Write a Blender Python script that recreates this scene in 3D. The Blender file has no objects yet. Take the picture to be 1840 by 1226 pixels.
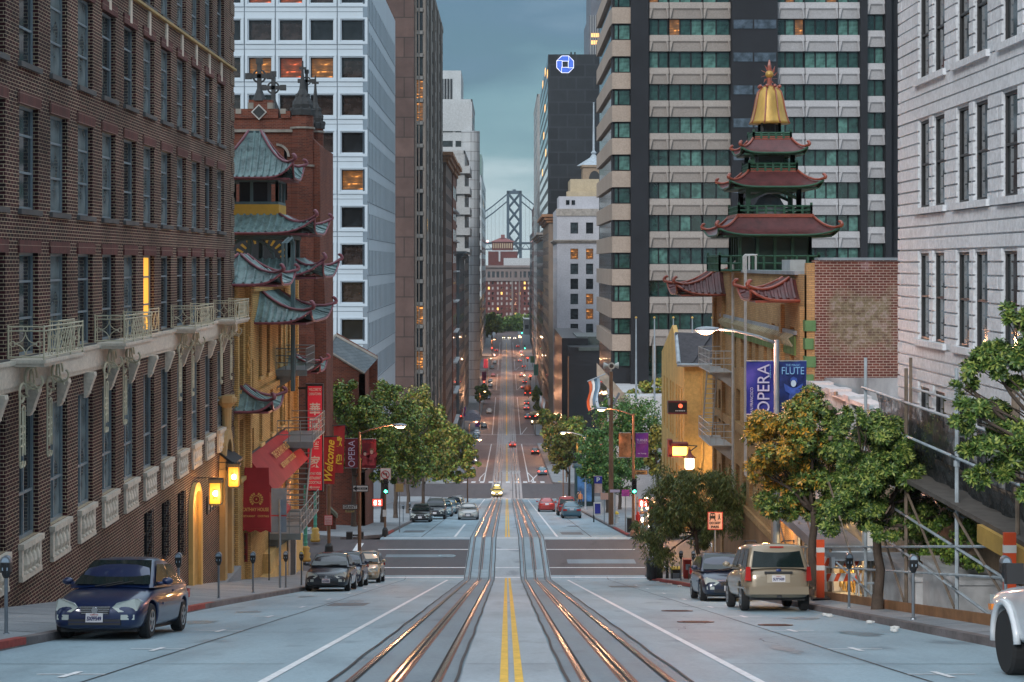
import bpy, bmesh, math, random
from mathutils import Vector, Matrix
rnd = random.Random(11)
F = 3000.0; CX = 910.0; HY = 474.0; CZ = 55.0       # focal length in photo pixels, optical centre, eye height
def wx(px, d): return (px - CX) * d / F
def wz(py, d): return CZ + (HY - py) * d / F
def V(x, y, z): return Vector((x, y, z))
scene = bpy.context.scene
COL = scene.collection
cam_d = bpy.data.cameras.new('camera'); cam = bpy.data.objects.new('camera', cam_d); COL.objects.link(cam)
cam.location = (0, 0, CZ); cam.rotation_euler = (math.radians(90), 0, 0)
cam_d.sensor_width = 36.0; cam_d.lens = F / 1840 * 36
cam_d.shift_x = 10 / 1840; cam_d.shift_y = -139 / 1840
cam_d.clip_start = 0.2; cam_d.clip_end = 30000
scene.camera = cam
SUN_EL, SUN_ROT = math.radians(28), math.radians(205)
world = bpy.data.worlds.new('World'); scene.world = world; world.use_nodes = True
nt = world.node_tree; nt.nodes.clear()
def N(t, **k):
 n = nt.nodes.new(t)
 for a, b in k.items(): setattr(n, a, b)
 return n
sky = N('ShaderNodeTexSky', sky_type='NISHITA', sun_disc=False, sun_elevation=SUN_EL, sun_rotation=SUN_ROT)
b1 = N('ShaderNodeBackground'); b1.inputs[1].default_value = 0.07; nt.links.new(sky.outputs[0], b1.inputs[0])
tc = N('ShaderNodeTexCoord'); sp = N('ShaderNodeSeparateXYZ'); nt.links.new(tc.outputs['Generated'], sp.inputs[0])
mp = N('ShaderNodeMapping'); mp.inputs['Scale'].default_value = (13, 13, 48); nt.links.new(tc.outputs['Generated'], mp.inputs[0])
nz = N('ShaderNodeTexNoise'); nz.inputs['Scale'].default_value = 1.0; nz.inputs['Detail'].default_value = 7; nt.links.new(mp.outputs[0], nz.inputs[0])
m1 = N('ShaderNodeMath', operation='MULTIPLY_ADD'); m1.inputs[1].default_value = 0.10; nt.links.new(nz.outputs[0], m1.inputs[0]); nt.links.new(sp.outputs[2], m1.inputs[2])
cr = N('ShaderNodeValToRGB'); nt.links.new(m1.outputs[0], cr.inputs[0])
els = cr.color_ramp.elements
stops = [(0.0, (.46, .53, .54)), (0.05, (.45, .53, .55)), (0.09, (.36, .46, .50)), (0.125, (.145, .265, .31)), (0.15, (.12, .23, .28)), (0.175, (.075, .155, .21)), (0.20, (.08, .155, .225)), (0.45, (.55, .68, .80)), (1.0, (1.0, 1.15, 1.3))]
els[0].position, els[0].color = stops[0][0], stops[0][1] + (1,)
els[1].position, els[1].color = stops[-1][0], stops[-1][1] + (1,)
for p, c in stops[1:-1]:
 e = els.new(p); e.color = c + (1,)
b2 = N('ShaderNodeBackground'); b2.inputs[1].default_value = 0.84; nt.links.new(cr.outputs[0], b2.inputs[0])
mx = N('ShaderNodeMixShader'); mx.inputs[0].default_value = 0.9
nt.links.new(b1.outputs[0], mx.inputs[1]); nt.links.new(b2.outputs[0], mx.inputs[2])
wo = N('ShaderNodeOutputWorld'); nt.links.new(mx.outputs[0], wo.inputs[0])
sd = bpy.data.lights.new('sun', 'SUN'); sd.energy = 1.3; sd.angle = math.radians(14); sd.color = (1.0, .97, .94)
sun = bpy.data.objects.new('sun', sd); COL.objects.link(sun)
sun.rotation_euler = (math.radians(62), 0, -math.radians(25))
scene.view_settings.view_transform = 'Standard'; scene.view_settings.look = 'None'
scene.view_settings.exposure = 0.72; scene.view_settings.gamma = 1
scene.cycles.max_bounces = 6; scene.cycles.diffuse_bounces = 3; scene.cycles.glossy_bounces = 3
scene.cycles.transmission_bounces = 4; scene.cycles.volume_bounces = 0; scene.cycles.transparent_max_bounces = 6
scene.cycles.use_denoising = True; scene.cycles.sample_clamp_indirect = 4
scene.cycles.caustics_reflective = False; scene.cycles.caustics_refractive = False
PROF = [(-60, -8.5), (0, 1.68), (87, 16.47), (103.4, 16.96), (258, 36.3), (277, 36.5), (424, 45.7), (445, 45.85), (592, 47.2), (1400, 47.3), (1500, 50.0)]
def hd(d):
 for (a, b), (c, e) in zip(PROF, PROF[1:]):
  if d <= c: return b + (e - b) * (d - a) / (c - a)
 return PROF[-1][1]
def gz(d): return CZ - hd(d)
MATS = {}
def nodes(m):
 m.use_nodes = True; t = m.node_tree; return t, t.nodes['Principled BSDF']
def setp(b, **k):
 for a, v in k.items():
  a = {'color': 'Base Color', 'rough': 'Roughness', 'metal': 'Metallic', 'spec': 'Specular IOR Level', 'alpha': 'Alpha', 'coat': 'Coat Weight', 'emit': 'Emission Strength', 'ecol': 'Emission Color', 'trans': 'Transmission Weight'}[a]
  b.inputs[a].default_value = v
def coords(t, flat=False):
 tc = t.nodes.new('ShaderNodeTexCoord')
 if not flat: return tc.outputs['Object']
 s = t.nodes.new('ShaderNodeSeparateXYZ'); t.links.new(tc.outputs['Object'], s.inputs[0])
 a = t.nodes.new('ShaderNodeMath'); a.operation = 'ADD'; t.links.new(s.outputs[0], a.inputs[0]); t.links.new(s.outputs[1], a.inputs[1])
 c = t.nodes.new('ShaderNodeCombineXYZ'); t.links.new(a.outputs[0], c.inputs[0]); t.links.new(s.outputs[2], c.inputs[1])
 return c.outputs[0]
def ramp(t, src, stops):
 r = t.nodes.new('ShaderNodeValToRGB'); t.links.new(src, r.inputs[0]); e = r.color_ramp.elements
 e[0].position, e[0].color = stops[0][0], tuple(stops[0][1]) + (1,); e[1].position, e[1].color = stops[-1][0], tuple(stops[-1][1]) + (1,)
 for p, c in stops[1:-1]:
  q = e.new(p); q.color = tuple(c) + (1,)
 return r.outputs[0]
def noise(t, src, scale, detail=4, rough=.6, sc3=None):
 n = t.nodes.new('ShaderNodeTexNoise'); n.inputs['Scale'].default_value = scale; n.inputs['Detail'].default_value = detail; n.inputs['Roughness'].default_value = rough
 if sc3:
  mp = t.nodes.new('ShaderNodeMapping'); mp.inputs['Scale'].default_value = sc3; t.links.new(src, mp.inputs[0]); src = mp.outputs[0]
 t.links.new(src, n.inputs['Vector']); return n.outputs[0]
def mixc(t, fac, a, b, mode='MIX'):
 m = t.nodes.new('ShaderNodeMix'); m.data_type = 'RGBA'; m.blend_type = mode
 for s, v in ((m.inputs[0], fac), (m.inputs[6], a), (m.inputs[7], b)):
  if hasattr(v, 'links') or isinstance(v, bpy.types.NodeSocket): t.links.new(v, s)
  else: s.default_value = v if isinstance(v, (int, float)) else tuple(v) + ((1,) if len(v) == 3 else ())
 return m.outputs[2]
def bump(t, b, src, strength=.3, dist=.02):
 n = t.nodes.new('ShaderNodeBump'); n.inputs['Strength'].default_value = strength; n.inputs['Distance'].default_value = dist
 t.links.new(src, n.inputs['Height']); t.links.new(n.outputs[0], b.inputs['Normal'])
def mat(name, col, rough=.7, metal=0, var=.25, scale=1.5, spec=.4, bmp=0, streak=0, coat=0, fine=0):
 """painted / stone / metal surface: base colour broken by two scales of noise"""
 if name in MATS: return MATS[name]
 m = bpy.data.materials.new(name); t, b = nodes(m); setp(b, rough=rough, metal=metal, spec=spec, coat=coat)
 c = coords(t)
 n = noise(t, c, scale, 5, .62, (1, 1, .35) if streak else None)
 lo = [x * (1 - var) for x in col]; hi = [min(1, x * (1 + var)) for x in col]
 o = ramp(t, n, [(.3, lo), (.5, col), (.72, hi)])
 if fine:
  f = noise(t, c, fine, 3, .7); o = mixc(t, .4, o, ramp(t, f, [(.35, (.6, .6, .6)), (.65, (1.2, 1.2, 1.2))]), 'MULTIPLY')
 t.links.new(o, b.inputs['Base Color'])
 if bmp: bump(t, b, noise(t, c, scale * 8, 4), bmp, .02)
 MATS[name] = m; return m
def flat(name, col, rough=.5, metal=0, emit=0, spec=.5, coat=0):
 if name in MATS: return MATS[name]
 m = bpy.data.materials.new(name); t, b = nodes(m); setp(b, color=tuple(col) + (1,), rough=rough, metal=metal, spec=spec, coat=coat)
 if emit: setp(b, ecol=tuple(col) + (1,), emit=emit)
 MATS[name] = m; return m
def brick(name, c1, c2, mortar, w=.22, h=.075, ms=.018, rough=.85, stain=None, var=.3, bands=0):
 if name in MATS: return MATS[name]
 m = bpy.data.materials.new(name); t, b = nodes(m); setp(b, rough=rough, spec=.25)
 uv = coords(t, True); k = t.nodes.new('ShaderNodeTexBrick'); t.links.new(uv, k.inputs['Vector'])
 k.inputs['Color1'].default_value = tuple(c1) + (1,); k.inputs['Color2'].default_value = tuple(c2) + (1,); k.inputs['Mortar'].default_value = tuple(mortar) + (1,)
 k.inputs['Scale'].default_value = 1; k.inputs['Mortar Size'].default_value = ms; k.inputs['Mortar Smooth'].default_value = .1
 k.inputs['Brick Width'].default_value = w; k.inputs['Row Height'].default_value = h; k.inputs['Bias'].default_value = 0
 o = k.outputs[0]; c = coords(t)
 n = noise(t, c, .35, 5, .65)
 o = mixc(t, .8, o, ramp(t, n, [(.3, (1 - var,) * 3), (.7, (1 + var,) * 3)]), 'MULTIPLY')
 if bands:       # every few courses laid in darker brick
  s = t.nodes.new('ShaderNodeSeparateXYZ'); t.links.new(c, s.inputs[0])
  q = t.nodes.new('ShaderNodeMath'); q.operation = 'MODULO'; q.inputs[1].default_value = h * bands; t.links.new(s.outputs[2], q.inputs[0])
  g = t.nodes.new('ShaderNodeMath'); g.operation = 'LESS_THAN'; g.inputs[1].default_value = h; t.links.new(q.outputs[0], g.inputs[0])
  o = mixc(t, g.outputs[0], o, mixc(t, 1, o, (.45, .45, .5), 'MULTIPLY'))
 if stain:
  for (sc, lo, hi, colr) in stain:
   f = noise(t, c, sc, 6, .7); o = mixc(t, ramp(t, f, [(lo, (0, 0, 0)), (hi, (1, 1, 1))]), o, colr)
 t.links.new(o, b.inputs['Base Color']); bump(t, b, k.outputs[1], -.5, .012)
 MATS[name] = m; return m
def glass(name, col=(.02, .03, .035), rough=.06, spec=.9, curtain=None):
 """window glass: dark room behind a glossy pane, per-pane difference"""
 if name in MATS: return MATS[name]
 m = bpy.data.materials.new(name); t, b = nodes(m); setp(b, rough=rough, spec=spec)
 oi = t.nodes.new('ShaderNodeObjectInfo'); c = coords(t)
 n = noise(t, c, 1.3, 2)
 o = ramp(t, n, [(.35, [x * .6 for x in col]), (.65, [x * 1.6 for x in col])])
 if curtain:
  ww = t.nodes.new('ShaderNodeMath'); ww.operation = 'GREATER_THAN'; ww.inputs[1].default_value = .55; t.links.new(oi.outputs['Random'], ww.inputs[0])
  o = mixc(t, ww.outputs[0], o, mixc(t, .5, curtain, o))
 t.links.new(o, b.inputs['Base Color']); bump(t, b, noise(t, c, .8, 1), .05, .05)
 MATS[name] = m; return m
def litmat(name, col, e=2.0):
 """lit room seen through a window: uneven warm light, darker furniture"""
 if name in MATS: return MATS[name]
 m = bpy.data.materials.new(name); t, b = nodes(m); setp(b, color=(.05, .04, .03, 1), rough=.1, emit=e)
 c = coords(t); n = noise(t, c, .9, 2, .5, (1, 1, 4.5))
 t.links.new(ramp(t, n, [(.40, [x * .05 for x in col]), (.58, [x * .13 for x in col]), (.62, [x * .35 for x in col]), (.67, col)]), b.inputs['Emission Color'])
 MATS[name] = m; return m
def leafmat(name, dark, lightc, tip=None, tipn=.75):
 if name in MATS: return MATS[name]
 m = bpy.data.materials.new(name); t, b = nodes(m); setp(b, rough=.45, spec=.35)
 g = t.nodes.new('ShaderNodeNewGeometry'); st = [(0, dark), (.6, lightc)]
 if tip: st += [(tipn, lightc), (tipn + .1, tip), (1, tip)]
 else: st += [(1, [x * 1.35 for x in lightc])]
 o = ramp(t, g.outputs['Random Per Island'], st)
 t.links.new(o, b.inputs['Base Color']); MATS[name] = m; return m
MW = {}
def mw(o): return MW.get(o.name, Matrix.Identity(4)) if o else Matrix.Identity(4)
class MB:
 def __init__(s): s.v = []; s.f = []; s.m = []; s.cur = 0; s.g = []
 def mark(s): s.g.append((len(s.v), len(s.f))); return s
 def add(s, vs, fs):
  n = len(s.v); s.v += [tuple(p) for p in vs]
  for f in fs: s.f.append(tuple(i + n for i in f)); s.m.append(s.cur)
  return s
 def mi(s, i): s.cur = i; return s
 def box(s, x0, x1, y0, y1, z0, z1):
  return s.add([(x0, y0, z0), (x1, y0, z0), (x1, y1, z0), (x0, y1, z0), (x0, y0, z1), (x1, y0, z1), (x1, y1, z1), (x0, y1, z1)],
                     [(0, 3, 2, 1), (4, 5, 6, 7), (0, 1, 5, 4), (1, 2, 6, 5), (2, 3, 7, 6), (3, 0, 4, 7)])
 def obox(s, M, sx, sy, sz):
  vs = [M @ V(a * sx / 2, b * sy / 2, c * sz / 2) for c in (-1, 1) for b in (-1, 1) for a in (-1, 1)]
  return s.add(vs, [(0, 2, 3, 1), (4, 5, 7, 6), (0, 1, 5, 4), (1, 3, 7, 5), (3, 2, 6, 7), (2, 0, 4, 6)])
 def quad(s, *p): return s.add(p, [tuple(range(len(p)))])
 def tube(s, pts, r, n=8, cap=True):
  pts = [Vector(p) for p in pts]; k = len(pts); rs = r if isinstance(r, (list, tuple)) else [r] * k
  up0 = None; vs = []
  for i, p in enumerate(pts):
   t = (pts[min(i + 1, k - 1)] - pts[max(i - 1, 0)])
   if t.length < 1e-6: t = V(0, 0, 1)
   t.normalize()
   if up0 is None: up0 = V(0, 0, 1) if abs(t.z) < .9 else V(1, 0, 0)
   a = t.cross(up0)
   if a.length < 1e-4: a = t.cross(V(0, 1, 0))
   a.normalize(); b = a.cross(t); up0 = b
   for j in range(n):
    q = 2 * math.pi * j / n; vs.append(p + (a * math.cos(q) + b * math.sin(q)) * rs[i])
  fs = [(i * n + j, i * n + (j + 1) % n, (i + 1) * n + (j + 1) % n, (i + 1) * n + j) for i in range(k - 1) for j in range(n)]
  if cap: fs += [tuple(range(n))[::-1], tuple(range((k - 1) * n, k * n))]
  return s.add(vs, fs)
 def lathe(s, c, prof, n=16, axis='z', a0=0):
  c = Vector(c); vs = []
  for (r, h) in prof:
   for j in range(n):
    q = a0 + 2 * math.pi * j / n; a, b = r * math.cos(q), r * math.sin(q)
    vs.append(c + (V(a, b, h) if axis == 'z' else V(h, a, b) if axis == 'x' else V(a, h, b)))
  k = len(prof)
  fs = [(i * n + j, i * n + (j + 1) % n, (i + 1) * n + (j + 1) % n, (i + 1) * n + j) for i in range(k - 1) for j in range(n)]
  fs += [tuple(range(n))[::-1], tuple(range((k - 1) * n, k * n))]
  return s.add(vs, fs)
 def prism(s, poly, vec):
  vec = Vector(vec); p = [Vector(q) for q in poly]; n = len(p)
  return s.add(p + [q + vec for q in p], [tuple(range(n))[::-1], tuple(range(n, 2 * n))] + [(i, (i + 1) % n, n + (i + 1) % n, n + i) for i in range(n)])
 def ball(s, c, r, n=10, m=6, sc=(1, 1, 1)):
  c = Vector(c); vs = []
  for i in range(m + 1):
   a = math.pi * i / m - math.pi / 2
   for j in range(n):
    q = 2 * math.pi * j / n
    vs.append(c + V(math.cos(a) * math.cos(q) * r * sc[0], math.cos(a) * math.sin(q) * r * sc[1], math.sin(a) * r * sc[2]))
  return s.add(vs, [(i * n + j, i * n + (j + 1) % n, (i + 1) * n + (j + 1) % n, (i + 1) * n + j) for i in range(m) for j in range(n)])
 def grid(s, rows):
  n = len(rows[0]); vs = [p for r in rows for p in r]
  return s.add(vs, [(i * n + j, i * n + j + 1, (i + 1) * n + j + 1, (i + 1) * n + j) for i in range(len(rows) - 1) for j in range(n - 1)])
 def xform(s, M, start=0):
  s.v[start:] = [tuple(M @ Vector(p)) for p in s.v[start:]]; return s
 def mesh(s, name, mats, smooth=False):
  me = bpy.data.meshes.new(name); me.from_pydata(s.v, [], s.f)
  if not isinstance(mats, (list, tuple)): mats = [mats]
  for m in mats: me.materials.append(m)
  if len(mats) > 1: me.polygons.foreach_set('material_index', s.m)
  if smooth: me.polygons.foreach_set('use_smooth', [True] * len(me.polygons))
  me.update(); return me
 def pieces(s, name, mats, parent, smooth=False, local=False, limit=100):
  """one object per mark(); past the limit the rest is one part"""
  g = s.g + [(len(s.v), len(s.f))]; out = []
  for i, ((a, c), (b, d)) in enumerate(zip(g, g[1:])):
   q = MB()
   if i == limit: b, d = g[-1]
   q.v = s.v[a:b]; q.f = [tuple(k - a for k in f) for f in s.f[c:d]]; q.m = s.m[c:d]
   if q.f: out.append(link(name, q.mesh(name, mats, smooth), parent, local))
   if i == limit: out[-1]['kind'] = 'stuff'; break
  return out
 def build(s, name, mats, parent=None, smooth=False, local=False, **tg):
  return link(name, s.mesh(name, mats, smooth), parent, local, **tg)
def link(name, me, parent=None, local=False, M=None, **tg):
 o = bpy.data.objects.new(name, me); COL.objects.link(o)
 if parent:
  o.parent = parent; P = mw(parent)
  if local: o.matrix_basis = M or Matrix.Identity(4); MW[o.name] = P @ (M or Matrix.Identity(4))
  else:
   B = P.inverted() @ (M or Matrix.Identity(4)); o.matrix_basis = B; MW[o.name] = P @ B
 elif M: o.matrix_basis = M; MW[o.name] = M.copy()
 for k, v in tg.items(): o[k] = v
 return o
def thing(name, label, cat, loc=(0, 0, 0), rz=0, group=None, tilt=0, scale=1):
 o = bpy.data.objects.new(name, None); COL.objects.link(o); o.empty_display_size = .2
 M = Matrix.Translation(Vector(loc)) @ Matrix.Rotation(rz, 4, 'Z') @ Matrix.Rotation(tilt, 4, 'X') @ Matrix.Scale(scale, 4)
 o.matrix_basis = M; MW[o.name] = M.copy()
 o['label'] = label; o['category'] = cat
 if group: o['group'] = group
 return o
def dup(root, loc, rz=0, label=None, group=None, tilt=0, swap=None, scale=1):
 """copy a thing with its parts and sub-parts; swap = {old material: new material} on this copy only"""
 M = Matrix.Translation(Vector(loc)) @ Matrix.Rotation(rz, 4, 'Z') @ Matrix.Rotation(tilt, 4, 'X') @ Matrix.Scale(scale, 4)
 def cp(o, par):
  c = o.copy(); COL.objects.link(c)
  if par: c.parent = par
  if swap and c.type == 'MESH':
   for i, ms in enumerate(c.data.materials):
    if ms and ms.name in swap:
     c.material_slots[i].link = 'OBJECT'; c.material_slots[i].material = swap[ms.name]
  for ch in KIDS(o): cp(ch, c)
  return c
 c = cp(root, None); c.matrix_basis = M; MW[c.name] = M.copy()
 if label: c['label'] = label
 if group: c['group'] = group
 return c
def KIDS(o): return [x for x in list(o.children)]
def tag(o, label, cat, group=None):
 o['label'] = label; o['category'] = cat
 if group: o['group'] = group
 return o
def struct(o): o['kind'] = 'structure'; return o
def evaluated(me_or_mb, mats, mods, smooth=True):
 """run modifiers on a mesh and hand back the finished mesh"""
 me = me_or_mb.mesh('tmp', mats, smooth); o = bpy.data.objects.new('tmp', me); COL.objects.link(o)
 extra = []
 for kind, prm in mods:
  if kind == 'BOOLEAN':
   c = bpy.data.objects.new('cut', prm['mb'].mesh('cut', mats)); COL.objects.link(c); extra.append(c)
   md = o.modifiers.new('b', 'BOOLEAN'); md.operation = 'DIFFERENCE'; md.object = c; md.solver = 'EXACT'
  else:
   md = o.modifiers.new('m', kind)
   for a, b in prm.items(): setattr(md, a, b)
 dg = bpy.context.evaluated_depsgraph_get(); dg.update()
 out = bpy.data.meshes.new_from_object(o.evaluated_get(dg))
 for e in extra + [o]: bpy.data.objects.remove(e)
 return out
TXT = {}
def text_mesh(s, m, shear=0, bold=0):
 k = (s, m.name, shear, bold)
 if k in TXT: return TXT[k]
 cu = bpy.data.curves.new('lettering', 'FONT'); cu.body = s; cu.extrude = .004; cu.shear = shear; cu.offset = bold
 cu.align_x = 'CENTER'; cu.align_y = 'CENTER'; cu.resolution_u = 4
 o = bpy.data.objects.new('tmp', cu); COL.objects.link(o)
 dg = bpy.context.evaluated_depsgraph_get(); dg.update()
 me = bpy.data.meshes.new_from_object(o.evaluated_get(dg)); bpy.data.objects.remove(o)
 me.materials.clear(); me.materials.append(m)
 xs = [v.co.x for v in me.vertices] or [0, 1]; ys = [v.co.y for v in me.vertices] or [0, 1]
 TXT[k] = (me, min(xs), max(xs), min(ys), max(ys)); return TXT[k]
def letters(s, m, parent, centre, right, up, w, h=None, shear=0, bold=0, local=False, name='lettering'):
 """flat raised lettering centred at a point, fitted into w x h, reading along `right`"""
 me, x0, x1, y0, y1 = text_mesh(s, m, shear, bold)
 right = Vector(right).normalized(); up = Vector(up).normalized(); nn = right.cross(up)
 sx = w / max(1e-6, x1 - x0); sy = (h / max(1e-6, y1 - y0)) if h else sx
 c = Vector(centre) - right * sx * (x0 + x1) / 2 - up * sy * (y0 + y1) / 2
 M = Matrix(((right.x * sx, up.x * sy, nn.x, c.x), (right.y * sx, up.y * sy, nn.y, c.y), (right.z * sx, up.z * sy, nn.z, c.z), (0, 0, 0, 1)))
 return link(name, me, parent, local, M)
def facade(mb, P0, ang, width, z0, z1, wins, depth=.25):
 """wall in the plane through P0 along direction ang; wins = (u0,u1,za,zb) absolute z; openings get reveals"""
 U = V(math.cos(ang), math.sin(ang), 0); I = V(-math.sin(ang), math.cos(ang), 0); P0 = Vector((P0[0], P0[1], 0))
 us = sorted({0.0, float(width)} | {round(a, 4) for w in wins for a in w[:2] if 0 < a < width})
 zs = sorted({float(z0), float(z1)} | {round(a, 4) for w in wins for a in w[2:4] if z0 < a < z1})
 def P(u, z, k=0): return P0 + U * u + I * k + V(0, 0, z)
 for a, b in zip(us, us[1:]):
  cw = [w for w in wins if w[0] < (a + b) / 2 < w[1]]
  run = None
  for c, e in zip(zs, zs[1:]):
   zm = (c + e) / 2
   hole = any(w[2] < zm < w[3] for w in cw)
   if hole:
    if run is not None: mb.quad(P(a, run), P(b, run), P(b, c), P(a, c)); run = None
   elif run is None: run = c
  if run is not None: mb.quad(P(a, run), P(b, run), P(b, z1), P(a, z1))
 for (a, b, c, e) in [w[:4] for w in wins]:
  k = depth
  mb.quad(P(a, c), P(b, c), P(b, c, k), P(a, c, k)); mb.quad(P(a, e, k), P(b, e, k), P(b, e), P(a, e))
  mb.quad(P(a, c), P(a, c, k), P(a, e, k), P(a, e)); mb.quad(P(b, c, k), P(b, c), P(b, e), P(b, e, k))
 return mb
WM = {}
def winmesh(w, h, style, fm, gm):
 """window mesh: frame + glass. style = (frame width, n vertical bars, [horizontal bar heights 0..1], depth)"""
 key = (round(w, 2), round(h, 2), str(style), fm.name, gm.name)
 if key in WM: return WM[key]
 fw, nv, hb, dp = style; mb = MB()
 mb.mi(1).quad((0, 0, 0), (w, 0, 0), (w, 0, h), (0, 0, h)); mb.mi(0)
 if fw > 0:
  for a in (0, w - fw): mb.box(a, a + fw, -dp, -.004, 0, h)
  for a in (0, h - fw): mb.box(fw, w - fw, -dp, -.004, a, a + fw)
  for i in range(nv):
   x = w * (i + 1) / (nv + 1); mb.box(x - fw * .4, x + fw * .4, -dp * .8, -.004, fw, h - fw)
  for q in hb: mb.box(fw, w - fw, -dp * .9, -.004, h * q - fw * .4, h * q + fw * .4)
 WM[key] = mb.mesh('window', [fm, gm]); return WM[key]
def put_windows(root, P0, ang, wins, depth, style, fm, gms, lit=None, limit=100, name='window'):
 """each window a part of root; gms list of glass materials (picked at random), lit = {index: material}"""
 U = V(math.cos(ang), math.sin(ang), 0); I = V(-math.sin(ang), math.cos(ang), 0); base = V(P0[0], P0[1], 0); out = []
 rest = []
 for i, w in enumerate(wins):
  gm = lit[i] if lit and i in lit else rnd.choice(gms)
  M = Matrix.Translation(base + U * w[0] + I * (depth - .01) + V(0, 0, w[2])) @ Matrix.Rotation(ang, 4, 'Z')
  me = winmesh(w[1] - w[0], w[3] - w[2], style, fm, gm)
  if i < limit: out.append(link(name, me, root, False, M))
  else: rest.append((me, M))
 if rest:
  bm = bmesh.new(); ms = []
  for me, M in rest:
   k = len(bm.verts); fk = len(bm.faces); bm.from_mesh(me); bm.verts.ensure_lookup_table(); bm.faces.ensure_lookup_table()
   for v in bm.verts[k:]: v.co = M @ v.co
   mp = []
   for mm in me.materials:
    if mm not in ms: ms.append(mm)
    mp.append(ms.index(mm))
   for f in bm.faces[fk:]: f.material_index = mp[f.material_index]
  mr = bpy.data.meshes.new(name); bm.to_mesh(mr); bm.free()
  for mm in ms: mr.materials.append(mm)
  o = link(name, mr, root); o['kind'] = 'stuff'
 return out
HP = math.pi / 2
# ground, roads, water
XL, XR = -11.5, 11.0          # facade lines left and right of the street
KW = 7.75                      # half width of the roadway; the nearest block is a little wider
def kw(d): return 7.6 if d >= 95 else 8.2 - .9 * max(0, min(1, (d - 48) / 40))
CROSS = [(88.5, 102.5), (258, 277), (424, 445), (592, 621), (715, 738), (828, 850)]
M_conc = None
def roadmat(name, c, darkc, joints=False):
 m = bpy.data.materials.new(name); t, b = nodes(m); setp(b, rough=.62, spec=.35); k = coords(t)
 n = noise(t, k, .22, 6, .68, (1, .35, 1)); o = ramp(t, n, [(.28, darkc), (.5, c), (.72, [x * 1.22 for x in c])])
 n2 = noise(t, k, 14, 4, .75); o = mixc(t, .6, o, ramp(t, n2, [(.3, (.72, .72, .74)), (.7, (1.25, 1.24, 1.22))]), 'MULTIPLY')
 n3 = noise(t, k, .9, 4, .6, (1, .08, 1)); o = mixc(t, ramp(t, n3, [(.5, (0, 0, 0)), (.8, (.6, .6, .6))]), o, mixc(t, 1, o, (.55, .55, .57), 'MULTIPLY'))
 n4 = noise(t, k, .55, 3, .5, (1.6, .6, 1)); o = mixc(t, ramp(t, n4, [(.62, (0, 0, 0)), (.74, (.8, .8, .8))]), o, mixc(t, 1, o, (.55, .54, .55), 'MULTIPLY'))
 t.links.new(o, b.inputs['Base Color']); bump(t, b, n2, .25, .01)
 t.links.new(ramp(t, n, [(.3, (.5,) * 3), (.7, (.75,) * 3)]), b.inputs['Roughness']); return m
M_conc = roadmat('road_concrete', (.275, .375, .43), (.165, .235, .28))
M_asph = roadmat('intersection_asphalt', (.085, .075, .08), (.055, .05, .055))
M_asph2 = roadmat('far_asphalt', (.17, .115, .11), (.11, .08, .08))
M_walk = mat('sidewalk_concrete', (.26, .28, .30), .8, var=.2, scale=.6, fine=18)
M_kerb = mat('kerb_stone', (.16, .14, .14), .8, var=.4, scale=1.2, fine=14)
M_track = roadmat('track_bed', (.195, .25, .285), (.13, .165, .19))
M_white = mat('road_paint_white', (.72, .74, .76), .6, var=.12, scale=3, fine=9)
M_yell = mat('road_paint_yellow', (.80, .48, .06), .6, var=.15, scale=2, fine=9)
M_tar = mat('tar_joint', (.03, .03, .032), .6, var=.3, scale=2)
M_groove = flat('track_groove', (.012, .01, .01), .8)
M_rust = mat('rusty_rail_flank', (.17, .055, .03), .45, metal=.6, var=.45, scale=.5)
M_steel = mat('polished_rail', (.62, .55, .5), .22, metal=1, var=.15, scale=.4)
M_earth = mat('city_ground', (.12, .12, .12), .9, var=.3, scale=.05)
M_sea = mat('bay_water', (.10, .16, .19), .15, var=.15, scale=.004)
def sheet(x0, x1, d0, d1, dz, step=6.0, xa=None):
 """sheet following the road profile; x0/x1 numbers or functions of distance"""
 ds = sorted({d0, d1} | {p[0] for p in PROF if d0 < p[0] < d1} | {d0 + i * step for i in range(int((d1 - d0) / step) + 1)})
 f0 = x0 if callable(x0) else (lambda d: x0); f1 = x1 if callable(x1) else (lambda d: x1)
 return [[(f0(d), d, gz(d) + dz), (f1(d), d, gz(d) + dz)] for d in ds]
def strip(mb, *a, **k): return mb.grid(sheet(*a, **k))
mb = MB(); rows = []
for d in [-60, 0, 87, 103.4, 258, 277, 424, 445, 592, 1000, 1500]:
 rows.append([(x, d, gz(d) - .35) for x in (-2500, -400, -60, 60, 400, 2500)])
rows.append([(x, 1560, -2.0) for x in (-2500, -400, -60, 60, 400, 2500)])
mb.grid(rows); struct(mb.build('ground', M_earth))
struct(MB().quad((-2500, 1500, 0), (2500, 1500, 0), (2500, 5000, 0), (-2500, 5000, 0)).build('water', M_sea))
edges = [-50] + [e for c in CROSS for e in c] + [1180]
for i in range(0, len(edges) - 1, 2):
 a, b = edges[i], edges[i + 1]
 struct(strip(MB(), (lambda d: -(kw(d) if b < 95 else 7.75) - .02), (lambda d: (kw(d) if b < 95 else 7.75) + .02), a, b, 0).build('road', M_conc if b <= 260 else M_asph2))
for i, (a, b) in enumerate(CROSS):
 struct(strip(MB(), -90, 90, a, b, 0, step=4).build('cross_street', M_asph if i < 2 else M_asph2))
def inner(d, a, b, r=2.6, wide=0):
 x = kw(d)
 for t in (d - a, b - d):
  if t < r: x = max(x, kw(d) + r - math.sqrt(max(0, r * r - (r - t) ** 2)))
 return x
blocks = [(-50, CROSS[0][0])] + [(c[1], n[0]) for c, n in zip(CROSS, CROSS[1:])] + [(CROSS[-1][1], 1180)]
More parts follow.
